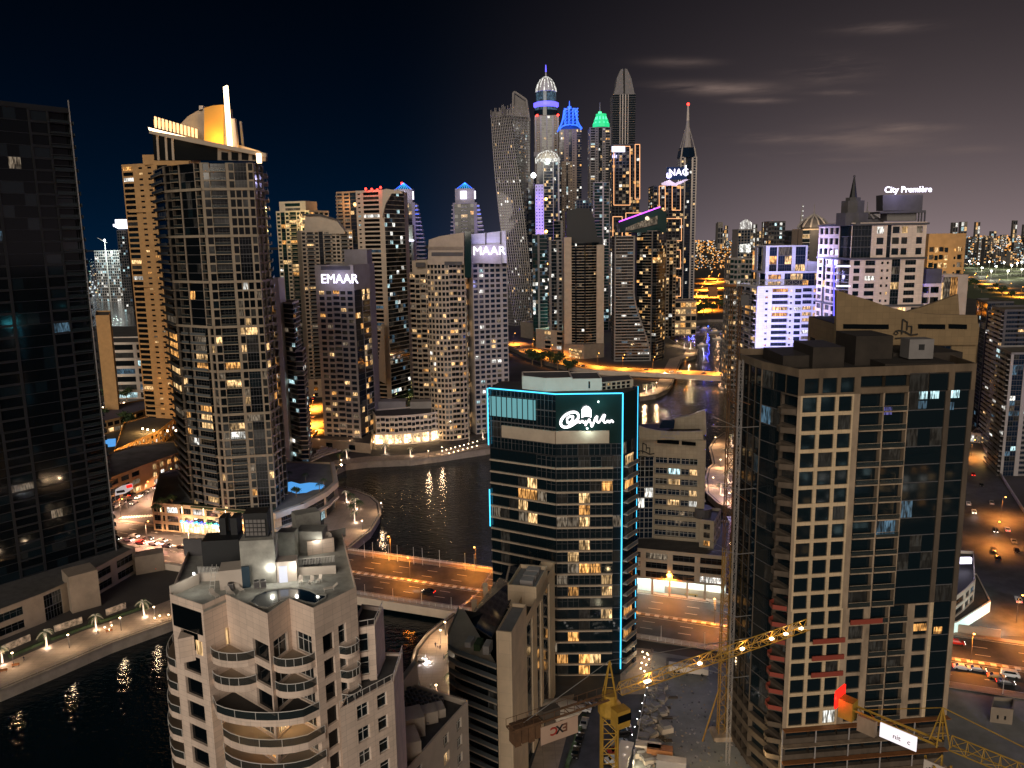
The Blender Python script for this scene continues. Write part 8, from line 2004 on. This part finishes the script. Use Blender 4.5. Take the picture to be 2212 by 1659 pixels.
# ---- street level extras
low('pale low villa hall lit orange behind the stepped glass block', [(668, 860), (700, 858), (704, 838), (672, 840)], 14, wall='cream', spec={0: 's1 w1 s1'}, seed=104, name='low_hall')
low('white low hall with a small green lit front between the towers', [(655, 790), (690, 786), (690, 760), (658, 765)], 20, wall='white', spec={0: 's1 w1!1 s1 w1!1'}, seed=105, name='low_hall')
# park lawn
strip('park_lawn', gp([(815, 860), (920, 862), (930, 835), (840, 832)]), 3.14, 'leaf_park')
for u, v, e in ((840, 850, 2200), (880, 845, 2600), (905, 858, 1600)): q = G(u, v, 7); lamp((q.x, q.y, 8), e, (.9, 1, .35), size=.5)
# terraces left of the basin
for i in range(5):
    pts = [G(668+i*6, 1000-i*7), G(700+i*5, 985-i*6), G(735+i*4, 975-i*6)]; m = MB()
    for a, b2 in zip(pts[:-1], pts[1:]): d = (b2-a).normalized(); m.obox(((a.x+b2.x)/2, (a.y+b2.y)/2), (d.x, d.y), (b2-a).length/2+.5, .5, 3.1, 3.9+.3*i, 'cream')
    m.build('terrace_wall', None, 'low curved terrace wall stepping up from the basin corner, %s from the water' % ORD[i], 'terrace wall', 'terrace walls at the basin corner')
r = thing('pergola', (*XY(728, 1008, 4), 3), 'small dark curved pergola on the quay at the basin corner', 'pergola'); m = MB()
pg = [G(712, 1026, 6.2), G(722, 1012, 6.2), G(742, 1002, 6.2)]
for a, b2 in zip(pg[:-1], pg[1:]): d = (b2-a).normalized(); m.obox(((a.x+b2.x)/2, (a.y+b2.y)/2), (d.x, d.y), (b2-a).length/2, 1.6, 6.0, 6.25, 'glass_blue')
m.build('roof', r)
for a in pg: m = MB(); m.tube((a.x, a.y, 3.1), (a.x, a.y, 6.1), .12, 6, 'grey_dk'); m.build('post', r)
# ---- building site clutter
R_ = random.Random(9); k0 = None
for i in range(70):
    u = 1405+R_.uniform(0, 55)*(.4+.6*R_.random())-(i/70)*25; v = 1480+(i/70)*165; q = G(u, v, 3.05)
    if i % 12 == 0: m = MB(); m.box(-.9, .9, -.6, .6, 0, .9, 'cream'); m.box(-.7, .5, -.62, .62, .9, 1.5, 'grey'); protos = globals().setdefault('stk', []); b_ = m.build('material_stack', None, 'x', 'material stack', 'stacks of building material on the site edge'); protos.append(b_); o = b_
    else: o = stk[-1].copy(); COL.objects.link(o)
    o.location = (q.x, q.y, 3.03); s = R_.uniform(.6, 1.9); o.scale = (s, s*R_.uniform(.7, 1.3), s*R_.uniform(.4, .9)); o.rotation_euler[2] = R_.uniform(0, 3); o['label'] = 'small stack of crates and blocks heaped along the site edge beside the car park'
for i, (u, v, w_, h_, mm, lab) in enumerate(((1400, 1628, 3.0, 2.6, 'cream', 'pale site container at the bottom beside the glowing booth'), (1425, 1636, 3.0, 2.6, 'rust', 'rusty site container behind the pale one at the bottom'), (1487, 1453, 5.5, 2.2, 'white', 'long white flatbed trailer standing in the middle of the building site'), (1450, 1658, 3.4, 2.2, 'grey_lt', 'grey site container at the very bottom edge of the building site'), (1462, 1438, 3.0, 1.6, 'grey_dk', 'dark low skip beside the white trailer'))):
    q = G(u, v, 3.05); r = thing('site_container' if i != 2 else 'trailer', (q.x, q.y, 3.03), lab, 'container' if i != 2 else 'trailer'); m = MB(); m.obox((q.x, q.y), (1, -.25), w_, 1.2, 3.5 if i == 2 else 3.05, 3.05+h_, mm); m.build('body', r)
    m = MB()
    for s in range(int(w_*2)): c_ = Vector((q.x, q.y))+Vector((1, -.25)).normalized()*(s*1.0-w_+.5)+Vector((-.25, -1)).normalized()*1.22; m.obox(c_, (1, -.25), .12, .04, 3.55, 2.9+h_, mm)
    m.build('ribs', r)
    if i == 2:
        for s in (-4, -2.8, 3.5): w = MB(); w.tube((q.x+s, q.y-s*.25-1.3, 3.45), (q.x+s, q.y-s*.25-.9, 3.45), .45, 10, 'tyre'); w.build('wheel', r)
for u, v, e in ((1455, 1600, 800), (1520, 1630, 900), (1640, 1640, 900), (1430, 1655, 500)): q = G(u, v, 12); lamp((q.x, q.y, 12), e, (1, .72, .36), size=.5)
m = MB(); a, b2 = G(1398, 1480), G(1345, 1800); d = (b2-a).normalized(); m.obox(((a.x+b2.x)/2, (a.y+b2.y)/2), (d.x, d.y), (b2-a).length/2, .08, 3.06, 5.0, 'grey_lt'); m.build('site_hoarding', None, 'pale hoarding fence dividing the car park from the building site', 'fence')
m = MB(); a, b2 = G(1262, 1550), G(1225, 1659); d = (b2-a).normalized(); m.obox(((a.x+b2.x)/2, (a.y+b2.y)/2), (d.x, d.y), (b2-a).length/2, .5, 3.1, 4.0, 'hedge'); m.build('hedge', None, 'dark hedge dotted with white lights between driveway and parked cars', 'hedge')
# ---- white showroom by the right street
t = Tower('white glowing showroom block with open decks beside the right side street', cat='shop', name='showroom', wall='white', glass='glass_black', lit=.1, litset='cool', seed=110, frame=1)
A, B, B2 = XY(2050, 1370, 3), XY(2072, 1362, 3), XY(2140, 1320, 3)
A, B, B2, B3 = XY(2040, 1375, 3), XY(2066, 1368, 3), XY(2138, 1322, 3), XY(2108, 1262, 3)
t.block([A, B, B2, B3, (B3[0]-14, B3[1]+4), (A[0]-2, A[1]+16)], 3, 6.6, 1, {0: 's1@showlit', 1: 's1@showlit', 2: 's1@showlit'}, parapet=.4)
C1, C2_ = XY(2104, 1290, 8), XY(2100, 1225, 8)
t.block([A, (XY(2098, 1345, 3)[0]-2, XY(2098, 1345, 3)[1]+1), C1, C2_, (C2_[0]-12, C2_[1]+2), (A[0]-2, A[1]+17)], 6.6, 13, 2, {0: 'W1', 1: 'W2*2', 2: 'W1*2'}, rooftop='black')
r = t.finish(); q = G(2120, 1335, 6); lamp((q.x+3, q.y-3, 6), 1600, (.75, 1, .95), size=1)
q = P(2080, 1212, XY(2080, 1290, 3)[1]); m = MB(); m.box(q.x-3, q.x+3, q.y, q.y+1, q.z-1, q.z+1, 'sign_white'); m.build('lit_sign', r)
# kerb wall of the side street
m = MB(); pts = [G(2122, 963), G(2150, 1010), (G(2180, 1058)), G(2212, 1108), G(2290, 1220)]
for a, b2 in zip(pts[:-1], pts[1:]): d = (b2-a).normalized(); m.obox(((a.x+b2.x)/2, (a.y+b2.y)/2), (d.x, d.y), (b2-a).length/2, .25, 3.0, 4.6, 'grey_lt')
m.build('street_wall', None, 'long pale wall along the right edge of the side street', 'wall')
r = low('small low beige hut in the dark lot under the right highway', [(2138, 1560), (2186, 1566), (2188, 1540), (2142, 1536)], 3.2, wall='beige_dk', spec={0: 's1 t1 s.5 t1 s1'}, seed=111, name='hut', nf=1)
# orange lit shopfronts far down the side street
t = Tower('row of golden lit shopfronts at the far end of the right side street', cat='shop', name='shop_row', wall='beige', glass='shop', lit=1, litset='warm', seed=112)
A, B = XY(2096, 955, 3), XY(2150, 962, 3); t.block(quad_fp(A, B, 14), 3, 8, 1, {0: 'x1*7'}); t.finish(); q = G(2115, 965, 6); lamp((q.x, q.y-6, 7), 6000, (1, .6, .2), size=1)
# pink lit kiosk on the winding promenade
r = thing('kiosk', (*XY(1598, 1140, 4), 3), 'small kiosk with a glowing pink sign band beside the tall crane mast', 'kiosk'); q = XY(1598, 1140, 4); m = MB(); m.obox(q, (1, -.1), 4.5, 3, 3, 7.5, 'white'); m.build('wall', r); m = MB(); m.obox((q[0], q[1]-3.1), (1, -.1), 4.2, .12, 6.2, 7.0, 'neon_pink'); m.build('sign_band', r); m = MB(); m.obox(q, (1, -.1), 4.9, 3.4, 7.5, 7.8, 'white'); m.build('roof', r)
lamp((q[0], q[1]-6, 6), 1500, (1, .4, .8), size=.6, parent=r)
for i, (u, v) in enumerate(((350, 1098), (372, 1092), (340, 1112), (600, 1076), (640, 1074), (690, 1062), (700, 1052), (604, 1064), (660, 1040), (625, 1036))):
    o = copy_tree(TP if i < 5 else PD_); o.location = G(u, v, 14.9); o.scale = (.8,)*3; o['label'] = '%s on the podium roof garden of the gold crowned tower, %s listed' % ('small leafy tree' if i < 5 else 'dark palm', ORD[i]); o['group'] = 'roof garden planting of the gold crowned tower'
for i, (u, v, w_) in enumerate(((420, 1100, 9), (500, 1108, 8), (560, 1104, 6))):
    q = XY(u, v, 14.9); m = MB(); m.obox((q[0], q[1]+3), HT, w_, 1.6, 14.85, 15.6, 'hedge'); m.build('planter', None, 'dark planted bed on the podium roof of the gold crowned tower, %s from left' % ORD[i], 'planter', 'planted beds on the gold tower podium')
for i in range(9):
    u, v = R_.uniform(1400, 1450), R_.uniform(1500, 1650); q = G(u, v, 3.05); L = R_.uniform(.8, 3.2); m = MB()
    for k in range(4): m.obox((q.x, q.y+k*.22), (1, R_.uniform(-.05, .05)), L, .08, 3.03, 3.2+.1*(k % 2), 'concrete_dk' if i % 3 else 'grey')
    m.build('timber_pile', None, 'loose pile of planks and bars lying on the open floor of the building site', 'timber pile', 'piles of planks on the building site')
m = MB()
for i in range(700):
    u, v = 1400+250*R_.random()**2.2, R_.uniform(1430, 1659); q = G(u, v, 3.05); s = R_.uniform(.06, .3); m.obox((q.x, q.y), (R_.uniform(-1, 1), 1), s, s*.7, 3.02, 3.02+s*.8, R_.choice(['sand', 'concrete', 'grey_dk', 'grey_lt']))
m.build('rubble', None, 'scattered rubble and gravel over the dark building site floor', 'rubble', kind='stuff')
# ================================================================== FAR CITY
strip('park_field', gp([(2060, 640), (2212, 660), (2400, 640), (2400, 568), (2080, 571)], 3), 3.05, 'leaf_park')
fl = None
for i, (u, v) in enumerate(((2093, 578), (2112, 585), (2136, 580), (2150, 592), (2168, 582), (2184, 590), (2196, 584), (2206, 600), (2120, 596), (2176, 604), (2206, 580), (2140, 604))):
    q = G(u, v, 25)
    if fl is None: fl = thing('floodlight_mast', (0, 0, 0), 'x', 'floodlight'); m = MB(); m.tube((0, 0, 0), (0, 0, 22), .35, 5, 'grey'); m.build('mast', fl); m = MB(); m.box(-2.4, 2.4, -.4, .4, 21, 24, 'flood'); m.build('lamp_bank', fl); o = fl
    else: o = copy_tree(fl)
    q = G(u, v, 3); o.location = q; o['label'] = 'white floodlight mast over the green fields at far right, %s listed' % ORD[i]; o['group'] = 'floodlight masts over the green fields'; lamp((q.x, q.y-6, 24), 6e4, (1, .98, .7), size=2)
R_ = random.Random(77)
for i in range(96):
    u = R_.uniform(1500, 2240) if i % 3 else R_.uniform(2050, 2240); v = R_.uniform(517, 575) if u > 1640 else R_.uniform(520, 575)
    q = G(u, v, 3); 
    if q.y < 900: continue
    w_ = R_.uniform(18, 40); h_ = R_.choice([14, 20, 26, 34, 50, 70])*(1.4 if q.y > 3000 else 1); t = Tower('pale distant city block among the lights below the horizon, right of the spire tower', cat='distant block', name='distant_block', wall=R_.choice(['grey', 'beige', 'grey_lt', 'grey_dk']), glass='glass', lit=.35, litset=R_.choice(['mix', 'warm', 'cool']), seed=i, group='distant blocks below the horizon')
    t.block(quad_fp((q.x, q.y), (q.x+w_, q.y+R_.uniform(-8, 8)), 20), 3, 3+h_, max(2, int(h_/6)), {0: 'x1*%d' % max(2, int(w_/7))}, parapet=0, rooftop='grey_dk'); t.finish()
for i in range(26):      # skyline teeth on the horizon
    u = R_.choice([R_.uniform(1520, 1800), R_.uniform(1640, 1800), R_.uniform(2010, 2212)]); Yd = R_.uniform(7000, 11000); q = P(u, 512, Yd); h_ = R_.uniform(90, 260); w_ = R_.uniform(30, 60)
    t = Tower('thin distant skyscraper silhouette with specks of light on the horizon', cat='distant tower', name='distant_tower', wall='grey', glass='glass', lit=.5, litset='mix', seed=200+i, group='distant skyscrapers on the horizon')
    t.block(quad_fp((q.x, q.y), (q.x+w_, q.y), 40), 3, h_, 5, {0: 'x1*2'}, parapet=0, rooftop='grey_dk'); t.finish()
q = P(1730, 510, 13000.); r = thing('needle_tower', (q.x, q.y, 3), 'extremely tall stepped needle tower faint on the horizon left of the onion dome', 'distant tower'); m = MB(); zz = lambda v: zat(1730, v, 13000); m.lathe((q.x, q.y), [(60, 3), (55, 250), (42, 251), (38, zz(485)), (26, zz(484)), (22, zz(465)), (10, zz(464)), (3, zz(440))], 8, 'grey_lt'); m.build('shaft', r)
for v in (486, 476, 466, 456, 446): m = MB(); m.ball((q.x, q.y-40, zz(v)), 11, 'lit_white'); m.build('light', r)
b = MB()
for i in range(6500):
    u = R_.uniform(1490, 2260); f = R_.random()**2.5; v = 513.5-(u-1500)*.017+f*70
    if u > 2060 and v > 572 and R_.random() < .5: continue
    q = G(u, v, 9)
    if q.y < 700 or q.y > 20000 or q.y < 0: continue
    s = q.length*.00042*R_.choice([.7, .8, 1, 1, 1.5])
    far = v < 522+(-(u-1500)*.017)
    mm = R_.choices(['city_orange', 'city_warm', 'city_white', 'city_green'], [9 if far or u < 1640 else 3, 3, 1.6 if far else 2.5, .3])[0]
    b.obox((q.x, q.y), (1, 0), s, s, 9, 9+2*s, mm)
b.build('city_lights', None, 'countless tiny orange and white street lights spread to the horizon', 'city lights', kind='stuff')
# sea and far shore at the left
strip('sea', gp([(150, 640), (300, 652), (300, 705), (150, 705)], 3), 3.05, 'water')
strip('open_sea', [(-9000, 2600), (-600, 1800), (-150, 1900), (-100, 12000), (-9000, 18000)], 3.06, 'water')
b = MB()
for i in range(260):
    u = R_.uniform(186, 292); v = R_.uniform(560, 640); q = G(u, v, 12); s = R_.uniform(.8, 1.8); b.obox((q.x, q.y), (1, 0), s, s, 12, 12+2*s, R_.choice(['city_white', 'city_white', 'city_green', 'city_warm']))
b.build('island_lights', None, 'cluster of small white and green lights on the far island shore', 'city lights', kind='stuff')

for i, (x, y, w_, h_) in enumerate(((112, 38, 30, 26), (150, 22, 30, 34), (128, -10, 34, 22), (176, -34, 34, 36), (140, -74, 40, 30), (196, 18, 30, 28), (205, -90, 40, 44))):  # unseen blocks added only to give the tower glass something to reflect
    t = Tower('unseen lit block added behind the viewpoint for the unfinished tower glass to reflect', cat='building', name='added_reflection_block', wall='beige', glass='glass', lit=.62, litset=['warm', 'cool', 'orange', 'cool', 'mix', 'warm', 'cool'][i], seed=300+i, maxw=1, group='blocks added behind the viewpoint for reflections')
    t.block([(x, y-18), (x+w_, y-18), (x+w_, y), (x, y)], 3, h_, int(h_/4), {2: 'x1*7', 1: 'x1*4', 3: 'x1*4'}); t.finish()
